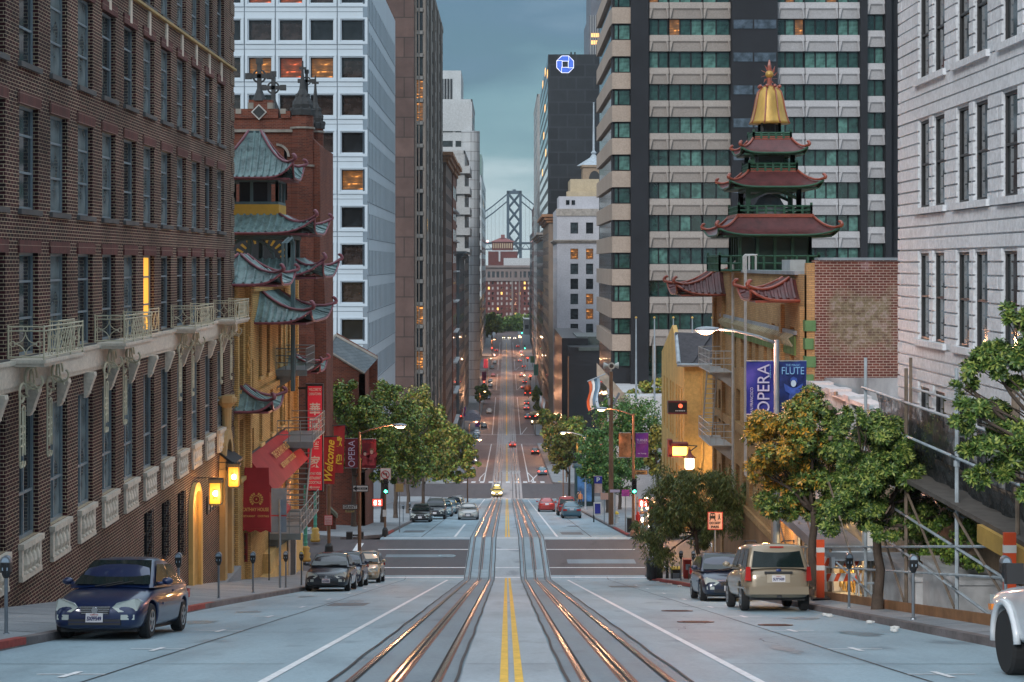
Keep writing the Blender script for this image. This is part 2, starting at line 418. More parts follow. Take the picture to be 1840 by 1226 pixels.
for (a, b) in blocks:
 for s in (-1, 1):
  mb = MB(); rows = []
  ds = sorted({a, b} | {a + q for q in (.1, .4, .9, 1.6, 2.6)} | {b - q for q in (.1, .4, .9, 1.6, 2.6)} | {p[0] for p in PROF if a < p[0] < b} | {a + i * 5 for i in range(1, int((b - a) / 5))})
  kb = MB(); krows = []
  for d in ds:
   x = inner(d, a, b); z = gz(d)
   rows.append([(s * (x + .18), d, z + .15), (s * 12.2, d, z + .34), (s * 60, d, z + .36)])
   krows.append([(s * x, d, z - .05), (s * x, d, z + .145), (s * (x + .19), d, z + .152)])
  mb.grid(rows)
  for e in (a, b):
   x = inner(e, a, b); z = gz(e); mb.quad((s * x, e, z - .3), (s * 60, e, z - .3), (s * 60, e, z + .36), (s * 12.2, e, z + .34), (s * x, e, z + .145))
  struct(mb.build('sidewalk', M_walk)); struct(kb.grid(krows).build('kerb', M_kerb))
mb = MB()
for (a, b) in blocks[:2]:
 d = max(a, 12)
 while d < b - 1:
  for s in (-1, 1):
   z = gz(d)
   mb.quad((s * (kw(d) + .2), d, z + .157), (s * 12.1, d, z + .346), (s * 12.1, d + .05, z + .346 - .05 * .17), (s * (kw(d) + .2), d + .05, z + .157 - .05 * .17))
  d += 3
struct(mb.build('sidewalk_joints', M_tar))
M_ramp = mat('tactile_yellow', (.62, .46, .06), .8, var=.2, scale=5)
M_redk = mat('red_kerb_paint', (.30, .05, .04), .7, var=.3, scale=2, fine=8)
mb = MB()
for (s, d) in ((-1, 104.2), (1, 103.6), (-1, 255.5), (1, 255), (1, 86.2), (1, 278.5), (-1, 278.5)):
 x = 9.0 if d < 200 else 8.6
 mb.quad(*[(s * (x + q), d + w, gz(d + w) + .205) for q, w in ((0, 0), (1.3, 0), (1.3, 1.0), (0, 1.0))])
struct(mb.build('kerb_ramp_paving', M_ramp))
mb = MB()
for (s, a, b) in ((-1, 24, 28.5), (-1, 41, 47), (1, 66, 86), (-1, 105, 113), (1, 105, 119)):
 rows = []
 for i in range(13):
  d = a + (b - a) * i / 12; x = inner(d, -50 if d < 95 else 102.5, 88.5 if d < 95 else 258); z = gz(d)
  rows.append([(s * (x - .004), d, z + .03), (s * (x - .004), d, z + .150), (s * (x + .17), d, z + .157)])
 mb.grid(rows)
struct(mb.build('red_kerb', M_redk))
M_lightc = roadmat('pale_track_concrete', (.36, .42, .46), (.25, .30, .33))
struct(strip(MB(), -2.25, 2.35, 88, 104, .0022).build('track_strip', M_lightc)); struct(strip(MB(), -2.4, 2.5, 258, 1050, .0022).build('track_strip', roadmat('far_trail_lit_concrete', (.36, .33, .33), (.26, .24, .24))))  # far strip: light streaks along the tracks painted in as pale concrete
struct(strip(MB(), -.6, .72, -40, 88, .0022).build('track_strip', M_lightc)); struct(strip(MB(), -.6, .72, 104, 258, .0022).build('track_strip', M_lightc))
M_patch = roadmat('asphalt_patch', (.13, .15, .165), (.10, .115, .13)); M_oil = mat('oil_stain', (.175, .235, .27), .5, var=.3, scale=2.5, fine=12)
for (x0, x1, a, b) in ((3.6, 5.0, 108, 112.5), (-5.2, -4.1, 48, 50.5), (4.4, 5.6, 70, 73), (-7, -5.6, 112, 116), (3.4, 7.2, 92.6, 94.2), (-6.9, -3.0, 95.0, 96.1)): struct(strip(MB(), x0, x1, a, b, .0055, step=.8).build('road_patch', M_patch if a < 88 or a > 103 else M_track))
R9 = random.Random(4)
for (cx_, cy_, rx, ry) in ((6.9, 32.5, .55, 1.1), (7.0, 39.5, .5, 1.0), (6.8, 57.5, .45, .9), (-6.9, 37.5, .5, 1.2), (-6.7, 43.5, .5, 1.0), (-6.8, 57, .5, 1.2), (4.6, 27.5, .25, 1.4), (-4.7, 52, .3, 1.6), (5.8, 121, .5, 1.2), (6.0, 129, .5, 1.1), (-5.9, 123, .5, 1.0)):
 m = MB(); pts = []
 for i in range(22):
  a = i * math.pi / 11; k = R9.uniform(.45, 1.0); x, y = cx_ + rx * k * math.cos(a), cy_ + ry * k * math.sin(a); pts.append((x, y, gz(y) + .0062))
 m.add([(cx_, cy_, gz(cy_) + .0062)] + pts, [(0, i + 1, (i + 1) % 22 + 1) for i in range(22)]); struct(m.build('oil_stain', M_oil))
m = MB()
for k in range(16):      # wandering cracks
 x, y = R9.choice((-1, 1)) * R9.uniform(3.4, 7.4), R9.uniform(18, 82); a = R9.uniform(-.9, .9); pts = []
 for i in range(14): pts.append((x, y)); a += R9.uniform(-.5, .5); x += .28 * math.sin(a); y += .38 * math.cos(a)
 for (p, q) in zip(pts, pts[1:]): m.quad((p[0] - .008, p[1], gz(p[1]) + .0058), (p[0] + .008, p[1], gz(p[1]) + .0058), (q[0] + .008, q[1], gz(q[1]) + .0058), (q[0] - .008, q[1], gz(q[1]) + .0058))
struct(m.build('road_cracks', M_tar))
def wob(x, amp, ph): return lambda d: x + amp * math.sin(d * .9 + ph) * math.sin(d * .31 + ph)
END = 1040
for k, (xa, xb, xi, xs, xo) in enumerate(((-2.2, -.64, -.87, -1.41, -1.95), (.76, 2.3, .99, 1.53, 2.06))):
 struct(strip(MB(), xa, xb, -40, 88, .004).build('track_bed', M_track))
 struct(strip(MB(), xa + .02, xb - .02, 88, 104, .004).build('track_bed', M_conc))
 struct(strip(MB(), xa + .1, xb - .1, 104, 258, .004).build('track_bed', M_track))
 r = thing('cable_car_track', ('left' if k == 0 else 'right') + ' cable car track, two worn rails and a cable slot set in the roadway', 'track', (xs, 20, gz(20)))
 for x in (xi, xo):
  mb = MB(); w = .055
  strip(mb, x - .062, x + .062, -40, END, .009); mb.build('rail_flank', M_rust, r)
  mb = MB(); strip(mb, x - .028, x + .03, -40, END, .014); mb.build('rail_head', M_steel, r)
  mb = MB(); sgn = 1 if x < xs else -1; strip(mb, x + sgn * .034, x + sgn * .066, -40, 300, .016); mb.build('rail_groove', M_groove, r)
 mb = MB()
 strip(mb, xs - .11, xs - .02, -40, END, .009); strip(mb, xs + .02, xs + .11, -40, END, .009); mb.build('slot_rail', M_rust, r)
 mb = MB(); strip(mb, xs - .07, xs - .025, -40, END, .013); strip(mb, xs + .025, xs + .06, -40, END, .013); mb.build('slot_rail_head', M_steel, r)
 mb = MB(); strip(mb, xs - .019, xs + .019, -40, 400, .0125); mb.build('cable_slot', M_groove, r)
M_plate = mat('galvanised_plate', (.34, .42, .46), .45, metal=.7, var=.25, scale=2)
for k, x0 in enumerate((-1.86, 1.08)):
 r = thing('track_hatch', ('left' if k == 0 else 'right') + ' pair of steel hatch plates set between the rails at the crossing', 'hatch', (x0 + .43, 88, gz(88)))
 for i in range(3):
  for j in range(2):
   a = 87.6 + i * .95
   strip(MB(), x0 + j * .51, x0 + .36 + j * .51, a, a + .88, .019, step=.9).build('plate', M_plate, r)
mb = MB()
for (x, a, b, w, ph) in ((-2.2, 14, 88, .03, 0), (-.64, 14, 88, .03, 1), (.76, 14, 88, .03, 2), (2.3, 14, 88, .03, 3), (-2.2, 88, 256, .035, 0), (-.64, 88, 256, .035, 1), (.76, 88, 256, .035, 2), (2.3, 88, 256, .035, 3)):
 am = .016 if a < 80 else .012
 w *= .7; strip(mb, wob(x - w, am, ph), wob(x + w, am, ph), a, b, .0215, step=.45)
for x in (-5.3, 5.3):
 strip(mb, wob(x - .018, .01, x), wob(x + .018, .01, x), 10, 88, .006, step=1); strip(mb, x - .03, x + .03, 104, 257, .006)
for d in (24, 33, 45, 57, 70, 80, 112, 125, 140, 160, 185, 215):
 for (a, b) in ((-KW, -3.2), (3.2, KW), (-.6, .72)):
  mb.quad(*[(x, d + w, gz(d + w) + .0068) for x, w in ((a, 0), (b, 0), (b, .035), (a, .035))])
struct(mb.build('tar_joints', M_tar))
mb = MB()
for x in (-.03, .16):
 strip(mb, x - .055 + .0, x + .055, -40, 87.5, .0075, step=3); strip(mb, x - .055, x + .055, 104, 256, .0075); strip(mb, x - .05, x + .05, 279, 423, .0075)
strip(mb, -.1, .2, 446, 1000, .0075)
struct(mb.build('yellow_centre_lines', M_yell))
mb = MB()
def cross_line(d, xa, xb, w=.3, dz=.01):
 mb.quad(*[(x, d + q, gz(d + q) + dz) for x, q in ((xa, 0), (xb, 0), (xb, w), (xa, w))])
strip(mb, -3.1, -2.98, -40, 86, .0075); strip(mb, 3.1, 3.22, -40, 86, .0075)
strip(mb, -3.3, -3.15, 104.5, 130, .0075); strip(mb, 3.1, 3.25, 104.5, 243, .0075)
strip(mb, -3.35, -3.2, 160, 253, .0075)
for a, b in ((281, 422), (448, 590), (623, 713), (740, 826), (853, 1000)):
 strip(mb, -3.9, -3.7, a, b, .0075); strip(mb, 3.7, 3.9, a, b, .0075)
 strip(mb, lambda d: 3.9 + (d - a) * .08, lambda d: 4.1 + (d - a) * .08, a + 1, a + 22, .0085)
for d in (87.6, 91.0, 98.0, 103.0):
 for a, b in ((-KW + .2, -2.25), (-.6, .72), (2.35, KW - .2)):
  cross_line(d, a, b, .22)
cross_line(87.65, 3.6, 3.9);
for s, xs_ in ((-1, (8.6, 12.5)), (1, (8.3, 12.2))):   # crosswalks over the side street
 for x in xs_: mb.quad(*[(s * (x + q) , d, gz(d) + .01) for q, d in ((0, 91.2), (.4, 91.2), (.4 - .0, 100.8), (0, 100.8))])
for d0 in (254.2, 279.0):                                # block crosswalk bars at the second crossing
 x = -KW + .4
 while x < KW - .8: cross_line(d0, x, x + .7, 3.4 if d0 > 270 else 2.9); x += 1.45
for d in (421, 447.5, 590, 623, 713, 740, 826, 852): cross_line(d, -KW, KW, .45)
for s in (-1, 1):
 for a, b in (((4.6, 283), (4.6, 292)), ((4.6, 292), (3.9, 306)), ((4.6, 283), (3.7, 283))):
  p, q = Vector((s * a[0], a[1], 0)), Vector((s * b[0], b[1], 0)); nn = (q - p).cross(V(0, 0, 1)).normalized() * .09
  mb.quad(*[(v.x, v.y, gz(v.y) + .0095) for v in (p + nn, q + nn, q - nn, p - nn)])
for s in (-1, 1):
 for d in (22, 27.5, 33.6, 40.5, 47, 54, 61, 68, 74):
  x = s * 5.75
  mb.quad(*[(x + a, d + b, gz(d + b) + .0085) for a, b in ((-.45, 0), (.45, 0), (.45, .09), (-.45, .09))])
  mb.quad(*[(x + a, d + b, gz(d + b) + .0095) for a, b in ((-.05, -.5), (.05, -.5), (.05, .5), (-.05, .5))])
for d in (118, 125, 132, 139):
 mb.quad(*[(-5.5 + a, d + b, gz(d + b) + .0085) for a, b in ((-.5, 0), (.5, 0), (.5, .12), (-.5, .12))])
struct(mb.build('white_road_markings', M_white))
t_ = MB()
letters('CLEAR', M_white, None, (.9, 310, gz(310) + .02), (1, 0, 0), (0, 1, -.066), 3.6, 3.2, name='road_lettering')['kind'] = 'structure'
letters('KEEP', M_white, None, (.9, 305, gz(305) + .02), (1, 0, 0), (0, 1, -.066), 3.2, 3.0, name='road_lettering')['kind'] = 'structure'
M_iron = mat('cast_iron_cover', (.13, .06, .045), .5, metal=.5, var=.3, scale=4)
for i, (x, d, r, lab) in enumerate(((4.5, 44.0, .42, 'round rusty manhole cover in the right lane beside the tan wagon'), (4.25, 37.5, .42, 'rusty manhole cover nearest the camera in the right lane'),
  (-3.4, 95.5, .5, 'blue grey manhole cover in the side street crossing'), (5.0, 125, .5, 'dark manhole cover in the right lane past the first crossing'), (5.8, 36, .38, 'small rusty cover by the right parking lane'))):
 mb = MB().lathe((0, 0, 0), [(r, 0), (r, .012), (r * .86, .013), (r * .84, .009), (r * .1, .01)], 24)
 for q in range(6): mb.box(-r * .7, r * .7, -r * .6 + q * r * .24 - .02, -r * .6 + q * r * .24 + .02, .011, .016)
 t = thing('manhole_cover', lab, 'manhole cover', (x, d, gz(d) + .006), 0, 'utility covers in the roadway', tilt=-math.atan(.17 if d < 87 else .03 if d < 103 else .125))
 mb.build('cover_plate', M_iron if i != 2 else M_plate, t, local=True)
# left: dark brick building with iron balconies
M_brick = brick('maroon_brick', (.062, .015, .018), (.020, .009, .011), (.42, .34, .24), w=.24, h=.088, ms=.0085, var=.6)
M_brickhead = brick('header_brick', (.11, .03, .03), (.07, .022, .024), (.34, .25, .2), w=.09, h=.24, ms=.006)
M_stone = mat('cream_stone', (.62, .56, .47), .8, var=.12, scale=.8, fine=10)
M_iron_cr = mat('cream_ironwork', (.56, .52, .38), .55, var=.15, scale=3)
M_gfr = mat('grey_window_frame', (.20, .25, .28), .5, var=.12, scale=2)
M_dark = flat('black_metal', (.015, .016, .018), .5)
G_std = glass('window_glass', (.035, .045, .05)); G_blind = glass('glass_with_blind', (.14, .18, .19)); G_dk = glass('dark_glass', (.012, .014, .016))
G_warm = litmat('warm_lit_room', (1.0, .36, .07), 1.1); G_warm2 = litmat('amber_lit_room', (1.0, .55, .13), 1.8); G_red = litmat('red_lit_room', (1.0, .16, .05), 1.0)
root = thing('brick_hotel', 'tall dark maroon brick building with iron balconies above a white stone belt', 'building', (XL, 44, gz(44)))
Y0, Y1 = 16.0, 70.4; starts = [39.4 + 2.7 * k for k in range(-8, 11)]
zr = lambda z: CZ + z
upper = []; lower = []
for s in starts:
 u = s - Y0
 for (a, b) in ((1.3, 3.78), (4.79, 7.24), (8.3, 10.8), (11.8, 14.3), (15.3, 17.8)): upper.append((u, u + 1.6, zr(a), zr(b)))
 upper.append((u, u + 1.6, zr(-2.2), zr(.26)))
 lower.append((u, u + 1.6, zr(-6.6), zr(-3.5)))
 if 52 < s < 59: lower.append((u + .1, u + 1.2, max(zr(-6.6 - .115 * (s - 42) - 2.0 + .0), gz(s) + 1.2), zr(-7.9 - .02 * (s - 50))))
mb = MB(); facade(mb, (XL, Y0), HP, Y1 - Y0, CZ - 16, CZ + 30, upper + [w for w in lower], .2)
mb.quad((XL, Y1, CZ - 16), (XL - 25, Y1, CZ - 16), (XL - 25, Y1, CZ + 30), (XL, Y1, CZ + 30)); mb.quad((XL, Y0, CZ + 30), (XL, Y1, CZ + 30), (XL - 25, Y1, CZ + 30), (XL - 25, Y0, CZ + 30))
mb.build('wall', M_brick, root)
vis = [w for w in upper if w[0] + Y0 > 33] ; hid = [w for w in upper if w[0] + Y0 <= 33]
vis.sort(key=lambda w: w[0]); lit = {i: flat('yellow_lit_curtain', (1, .48, .06), emit=.6) for i, w in enumerate(vis) if abs(w[0] + Y0 - 52.9) < .1 and abs(w[2] - zr(-2.2)) < .1}
put_windows(root, (XL, Y0), HP, vis, .19, (.07, 0, [.36, .72], .05), M_gfr, [G_std, G_blind, G_blind], lit, 90)
lv = [w for w in lower if w[0] + Y0 > 33]
put_windows(root, (XL, Y0), HP, [w for w in lv if w[3] > CZ - 5], .19, (.08, 1, [.35], .06), M_gfr, [G_std, G_blind], None)
put_windows(root, (XL, Y0), HP, [w for w in lv if w[3] <= CZ - 5], .19, (.06, 1, [.5], .05), M_dark, [G_dk], None, name='basement_window')
mb = MB(); mh = MB(); mk = MB()
for w in vis:
 y = w[0] + Y0; mh.mark(); mb.mark(); mh.box(XL - .02, XL + .05, y - .12, y + 1.72, w[3], w[3] + .3)
 mb.box(XL - .02, XL + .09, y - .1, y + 1.7, w[2] - .13, w[2])
 if abs(w[3] - zr(7.24)) < .1: mk.mark().box(XL - .02, XL + .06, y + .62, y + .9, zr(7.34), zr(8.1))
mh.pieces('window_header', M_brickhead, root); mb.pieces('window_sill', mat('dark_slate_sill', (.09, .09, .09), .7), root)
mk.pieces('keystone', M_stone, root)
MB().box(XL, XL + .12, 16, Y1 + .05, zr(8.12), zr(8.2)).build('string_course', mat('gold_string_course', (.42, .31, .13), .5), root)
mb = MB()
for i in range(58):
 z = CZ - 14 + i * .74; mb.box(XL - .02, XL + .03, Y1 - (1.0 if i % 2 else .6), Y1 + .03, z, z + .5)
mb.build('quoin', brick('dark_quoin_brick', (.04, .02, .02), (.03, .016, .016), (.25, .2, .15), h=.077), root)
mb = MB(); mb.box(XL - .05, XL + .16, 16, Y1, zr(-2.84), zr(-2.27)); mb.box(XL - .05, XL + .22, 16, Y1, zr(-2.33), zr(-2.24)); mb.box(XL - .05, XL + .12, 16, Y1, zr(-2.95), zr(-2.84))
mb.build('stone_belt', M_stone, root)
cons = MB()
for s in starts:
 if s < 33: continue
 y = s + .62; cons.mark()
 prof = [(0, -2.95), (.28, -2.95), (.30, -3.05), (.24, -3.2), (.17, -3.4), (.12, -3.55), (.06, -3.65), (0, -3.65)]
 cons.prism([(XL + a, y, zr(b)) for a, b in prof], (0, .26, 0))
 for q in range(6): cons.box(XL + .1, XL + .25 - q * .02, y + .02, y + .24, zr(-3.08 - q * .09), zr(-3.05 - q * .09))
cons.pieces('console', M_stone, root)
def ring(mb, c, r, ax, tr=.014, a0=0, a1=2 * math.pi, n=14, r1=None):
 """arc in the plane ax ('x' = plane facing the camera, 'y' = plane facing the street)"""
 pts = []
 for i in range(n + 1):
  a = a0 + (a1 - a0) * i / n; rr = r + ((r1 if r1 is not None else r) - r) * i / n
  pts.append((c[0] + (rr * math.cos(a) if ax == 'x' else 0), c[1] + (rr * math.cos(a) if ax == 'y' else 0), c[2] + rr * math.sin(a)))
 mb.tube(pts, tr, 5)
def balcony(yc, L=3.5, P=.85):
 b = thing('iron_balcony', '', 'balcony', (XL, yc, zr(-2.3)), 0, 'iron balconies along the brick building')
 mb = MB(); x0, x1, y0, y1 = XL, XL + P, yc - L / 2, yc + L / 2
 mb.box(x0, x1 + .05, y0 - .05, y1 + .05, zr(-2.3), zr(-2.22)); mb.box(x0, x1, y0, y1, zr(-2.38), zr(-2.3)); mb.build('floor_slab', M_stone, b)
 mb = MB(); zt, zb = zr(-1.45), zr(-2.15)
 for (p, q) in (((x0, y0), (x1, y0)), ((x1, y0), (x1, y1)), ((x1, y1), (x0, y1))):
  for z in (zt, zt - .1, zb): mb.tube([(p[0], p[1], z), (q[0], q[1], z)], .017, 5)
 for (x, y) in ((x1, y0), (x1, y1), (x0 + .03, y0), (x0 + .03, y1), (x1, yc - .6), (x1, yc + .6)): mb.tube([(x, y, zr(-2.22)), (x, y, zt + .03)], .022, 6)
 mb.build('railing', M_iron_cr, b)
 mb = MB()
 for yy in (y0, y1):        # four-point star of arcs on the ends
  xc = (x0 + x1) / 2; zc = (zt - .1 + zb) / 2; a = .27
  for sx, sz in ((1, 1), (-1, 1), (-1, -1), (1, -1)):
   a0 = {(-1, -1): 0, (1, -1): HP, (1, 1): math.pi, (-1, 1): -HP}[(sx, sz)]
   ring(mb, (xc + sx * a, yy, zc + sz * a), a, 'x', .012, a0, a0 + HP, 6)
  for q in (-1, 1): ring(mb, (xc + q * .3, yy, zc), .06, 'x', .011); mb.tube([(xc + q * .33, yy, zb), (xc + q * .33, yy, zt)], .009, 4)
  ring(mb, (xc, yy, zt - .05), .05, 'x', .011)
 n = 9; w = 2.1 / n                  # crossed bars along the front, curved ends
 for i in range(n):
  y = yc - 1.05 + i * w
  mb.tube([(x1, y, zb), (x1, y + w * 2, zt - .1)] if i < n - 1 else [(x1, y, zb), (x1, y + w, (zt + zb) / 2)], .011, 4); mb.tube([(x1, y + w * 2 if i < n - 1 else y + w, zb), (x1, y, zt - .1)], .011, 4)
 for q in (-1, 1):
  yy = yc + q * 1.36;
  for k in (-1, 1): ring(mb, (x1, yy + k * .33, (zt + zb) / 2 - .03), .3, 'y', .011, HP if k > 0 else -HP, 3 * HP if k > 0 else HP, 8)
  mb.tube([(x1, yy, zb), (x1, yy, zt)], .009, 4)
 mb.build('scrollwork', M_iron_cr, b)
 for k in (-1, 1):
  y = yc + k * 1.15; m = MB()
  for (c, r, a0, a1, r1) in (((XL + .5, y, zr(-2.72)), .33, HP, HP + 5.5, .12), ((XL + .28, y, zr(-3.0)), .26, 0, 5.2, .1)): ring(m, c, r, 'x', .03, a0, a1, 18, r1)
  ring(m, (XL + .3, y + .1, zr(-2.75)), .42, 'y', .03, 0, 5.6, 18, .14); ring(m, (XL + .3, y - .42, zr(-3.05)), .34, 'y', .03, 0, 5.9, 18, .1)
  ring(m, (XL + .3, y + .45, zr(-2.72)), .34, 'y', .03, 0, 5.9, 18, .12)
  m.build('scroll_bracket', M_iron_cr, b)
  m = MB(); x = XL + .3
  for q, zt2, zb2 in ((-.62, -3.1, -4.55), (-.42, -3.4, -4.45), (-.22, -3.4, -4.45), (-.36, -3.42, -4.4)): m.tube([(x, y + q, zr(zt2)), (x, y + q, zr(zb2))], .024, 5)
  ring(m, (x, y - .32, zr(-3.4)), .1, 'y', .024, 0, math.pi, 8)
  for j in range(2): ring(m, (x, y - .52, zr(-3.85 - j * .28)), .1, 'y', .02); ring(m, (x, y - .3, zr(-3.85 - j * .28)), .08, 'y', .02)
  for q in (-.52, -.32): ring(m, (x, y + q, zr(-4.62)), .09, 'y', .026, -math.pi * 1.2, .3, 8)
  m.build('hanging_loop', M_iron_cr, b)
 return b
labs = ['cream iron balcony nearest the camera on the brick wall', 'cream iron balcony second from the left end of the white belt', 'cream iron balcony third along, just past the amber lit window', 'farthest cream iron balcony, at the end of the brick wall beside the yellow building']
for yc, lb in zip((40.2, 48.3, 58.9, 67.2), labs): balcony(yc)['label'] = lb
for i, yc in enumerate((43.1, 53.8)):
 t = thing('window_railing', ['small diamond pattern window railing beside the nearest balcony', 'small diamond pattern window railing below the amber lit window'][i], 'railing', (XL + .12, yc, zr(-2.2)), 0, 'diamond railings before tall windows')
 m = MB(); x = XL + .14
 for z in (-1.45, -1.55, -2.15): m.tube([(x, yc - .75, zr(z)), (x, yc + .75, zr(z))], .016, 5)
 for q in (-.75, .75): m.tube([(x, yc + q, zr(-2.22)), (x, yc + q, zr(-1.43))], .02, 5)
 m.build('frame', M_iron_cr, t); m = MB()
 for k in range(3):
  a = yc - .75 + k * .5; m.tube([(x, a, zr(-2.15)), (x, a + .5, zr(-1.55))], .012, 4); m.tube([(x, a + .5, zr(-2.15)), (x, a, zr(-1.55))], .012, 4)
 m.build('lattice', M_iron_cr, t)
for s in starts:
 if s < 36: continue
 sill = MB(); za = -6.62
 sill.box(XL - .25, XL + .14, s - .08, s + 1.68, zr(za - .14), zr(za)); sill.box(XL - .02, XL + .1, s - .03, s + 1.63, zr(za - .9), zr(za - .78))
 for q in (0, 1.5): sill.box(XL - .02, XL + .08, s - .03 + q, s + .13 + q, zr(za - .8), zr(za - .1))
 sill.box(XL - .01, XL + .02, s + .1, s + 1.5, zr(za - .8), zr(za - .1))
 o = sill.build('window_apron', M_stone, root)
 bl = MB()
 for k in range(4): bl.lathe((XL + .05, s + .32 + k * .32, zr(za - .78)), [(.09, 0), (.09, .05), (.05, .1), (.115, .25), (.1, .36), (.05, .5), (.08, .58), (.09, .66)], 8)
 bl.build('baluster', M_stone, o)
m = MB()
for w in [w for w in lv if w[3] <= CZ - 5]:
 y = w[0] + Y0; m.mark()
 for k in range(5): m.tube([(XL + .06, y + .1 + k * .25, w[2]), (XL + .06, y + .1 + k * .25, w[3])], .012, 4)
 for k in range(4):
  z = w[2] + (w[3] - w[2]) * k / 4; m.tube([(XL + .06, y + .1, z), (XL + .06, y + 1.1, z + .4)], .01, 4); m.tube([(XL + .06, y + 1.1, z), (XL + .06, y + .1, z + .4)], .01, 4)
m.pieces('window_grille', M_dark, root)
M_yst = mat('yellow_painted_stone', (.60, .40, .14), .7, var=.12, scale=2)
g0 = gz(60.6) + .3; m = MB(); yy0, yy1 = 60.4, 62.4; yc = (yy0 + yy1) / 2
arch = [(yc + 1.0 * math.cos(a), zr(-9.0) + .95 * math.sin(a)) for a in [math.pi * i / 14 for i in range(15)]]
inn = [(yc + .68 * math.cos(a), zr(-9.0) + .65 * math.sin(a)) for a in [math.pi * i / 14 for i in range(15)]]
for i in range(14): m.prism([(XL, *arch[i]), (XL, *arch[i + 1]), (XL, *inn[i + 1]), (XL, *inn[i])], (.16, 0, 0))
for a in (yc - 1.0, yc + .68): m.box(XL, XL + .16, a, a + .32, g0 - .4, zr(-9.0))
t = m.build('door_surround', M_yst, root)
m = MB(); m.prism([(XL + .03, *p) for p in inn], (.02, 0, 0)); m.box(XL + .02, XL + .05, yc - .68, yc + .68, g0 - .4, zr(-9.0)); m.build('door', mat('ochre_door', (.42, .26, .08), .6), root)
for i, ch in enumerate('6550'[:4]):
 y = 64.0 + i * .62; m = MB().box(XL, XL + .05, y, y + .44, zr(-9.62), zr(-8.95)); p = m.build('number_plate', flat('bronze_plate', (.03, .03, .03), .4), root)
 letters('GSSU'[i] if 0 else '6550'[i], M_stone, p, (XL + .06, y + .22, zr(-9.28)), (0, 1, 0), (0, 0, 1), .2, .4)
m = MB(); py0, py1 = 66.9, 69.0; pb = gz(68) - .2
m.box(XL - .1, XL + .24, py0, py0 + .5, pb, zr(-8.6)); m.box(XL - .1, XL + .24, py1 - .5, py1, pb, zr(-8.6)); m.box(XL - .1, XL + .34, py0 - .1, py1 + .1, zr(-8.6), zr(-8.25))
for i in range(10):
 a, b = math.pi * i / 10, math.pi * (i + 1) / 10; yc = (py0 + py1) / 2
 m.prism([(XL, yc + r * math.cos(q), zr(-8.25) + r * 1.5 * math.sin(q)) for r, q in ((1.05, a), (1.05, b), (.75, b), (.75, a))], (.24, 0, 0))
m.lathe((XL + .12, yc, zr(-6.75)), [(.18, 0), (.2, .9), (.3, 1.0), (.42, 1.15), (.42, 1.3), (.1, 1.4)], 10)
m.box(XL, XL + .4, yc - .4, yc + .4, zr(-5.65), zr(-5.35)); m.build('entrance_portal', mat('ochre_portal_stone', (.46, .31, .14), .75, var=.15, scale=1.5), root)
MB().prism([(XL, py0 - .05, zr(-7.55)), (XL + .6, py0 - .05, zr(-8.0)), (XL + .6, py0 - .05, zr(-8.1)), (XL, py0 - .05, zr(-7.65))], (0, 2.1, 0)).build('entrance_canopy', M_dark, root)
MB().box(XL - .05, XL + .35, 62.6, 70.2, gz(70) - 1, gz(66) + .2).build('plinth', M_walk, root)
M_lamp = flat('lamp_glow_warm', (1.0, .62, .16), emit=3.4); M_lampw = flat('lamp_bulb', (1.0, .86, .55), emit=6)
M_lglass = flat('amber_lantern_glass', (.45, .23, .03), .4, emit=.5)
def lantern(x, y, z, lab, s=1.0, wallx=XL):
 t = thing('wall_lantern', lab, 'lantern', (x, y, z), 0, 'amber lanterns by the entrance')
 m = MB(); m.box(-.24 * s, .24 * s, -.24 * s, .24 * s, .78 * s, .86 * s); m.box(-.22 * s, .22 * s, -.22 * s, .22 * s, -.04, .02)
 for a in (-.22, .22):
  for b in (-.22, .22): m.box(a * s - .015, a * s + .015, b * s - .015, b * s + .015, 0, .8 * s)
 m.prism([(-.24 * s, -.24 * s, .86 * s), (.24 * s, -.24 * s, .86 * s), (.24 * s, .24 * s, .86 * s), (-.24 * s, .24 * s, .86 * s)], (0, 0, .06))
 m.tube([(wallx - x, 0, .95), (0, 0, .95), (0, 0, .86)], .02, 5); m.build('cage', M_dark, t, local=True)
 m = MB(); q = .2 * s
 m.box(-q, q, q, q + .01, .02, .78 * s); m.box(-q, -q + .01, -q, q, .02, .78 * s); m.box(q - .01, q, -q, q, .02, .78 * s); m.box(-q, q, -q, -q + .01, .02, .2 * s); m.box(-q, q, -q, -q + .01, .58 * s, .78 * s); m.box(-q, -.1 * s, -q, -q + .01, .2 * s, .58 * s); m.box(.1 * s, q, -q, -q + .01, .2 * s, .58 * s)
 m.build('pane', M_lglass, t, local=True)
 MB().ball((0, -.05, .38 * s), .11 * s, 10, 8).build('bulb', M_lampw, t, smooth=True, local=True)
 return t
def point(x, y, z, e, col=(1, .5, .16), r=.15, name='lamp_light'):
 l = bpy.data.lights.new(name, 'POINT'); l.energy = e; l.color = col; l.shadow_soft_size = r
 o = bpy.data.objects.new(name, l); COL.objects.link(o); o.location = (x, y, z); return o
lantern(wx(388, 62), 62.0, wz(905, 62), 'amber glass wall lantern nearest the arched door', 1.0)
lantern(wx(421, 66.5), 66.5, wz(874, 66.5), 'amber glass wall lantern nearest the red awning', 1.0)
point(wx(388, 62), 61.3, wz(890, 62), 60); point(wx(421, 66.5), 65.7, wz(860, 66.5), 60)
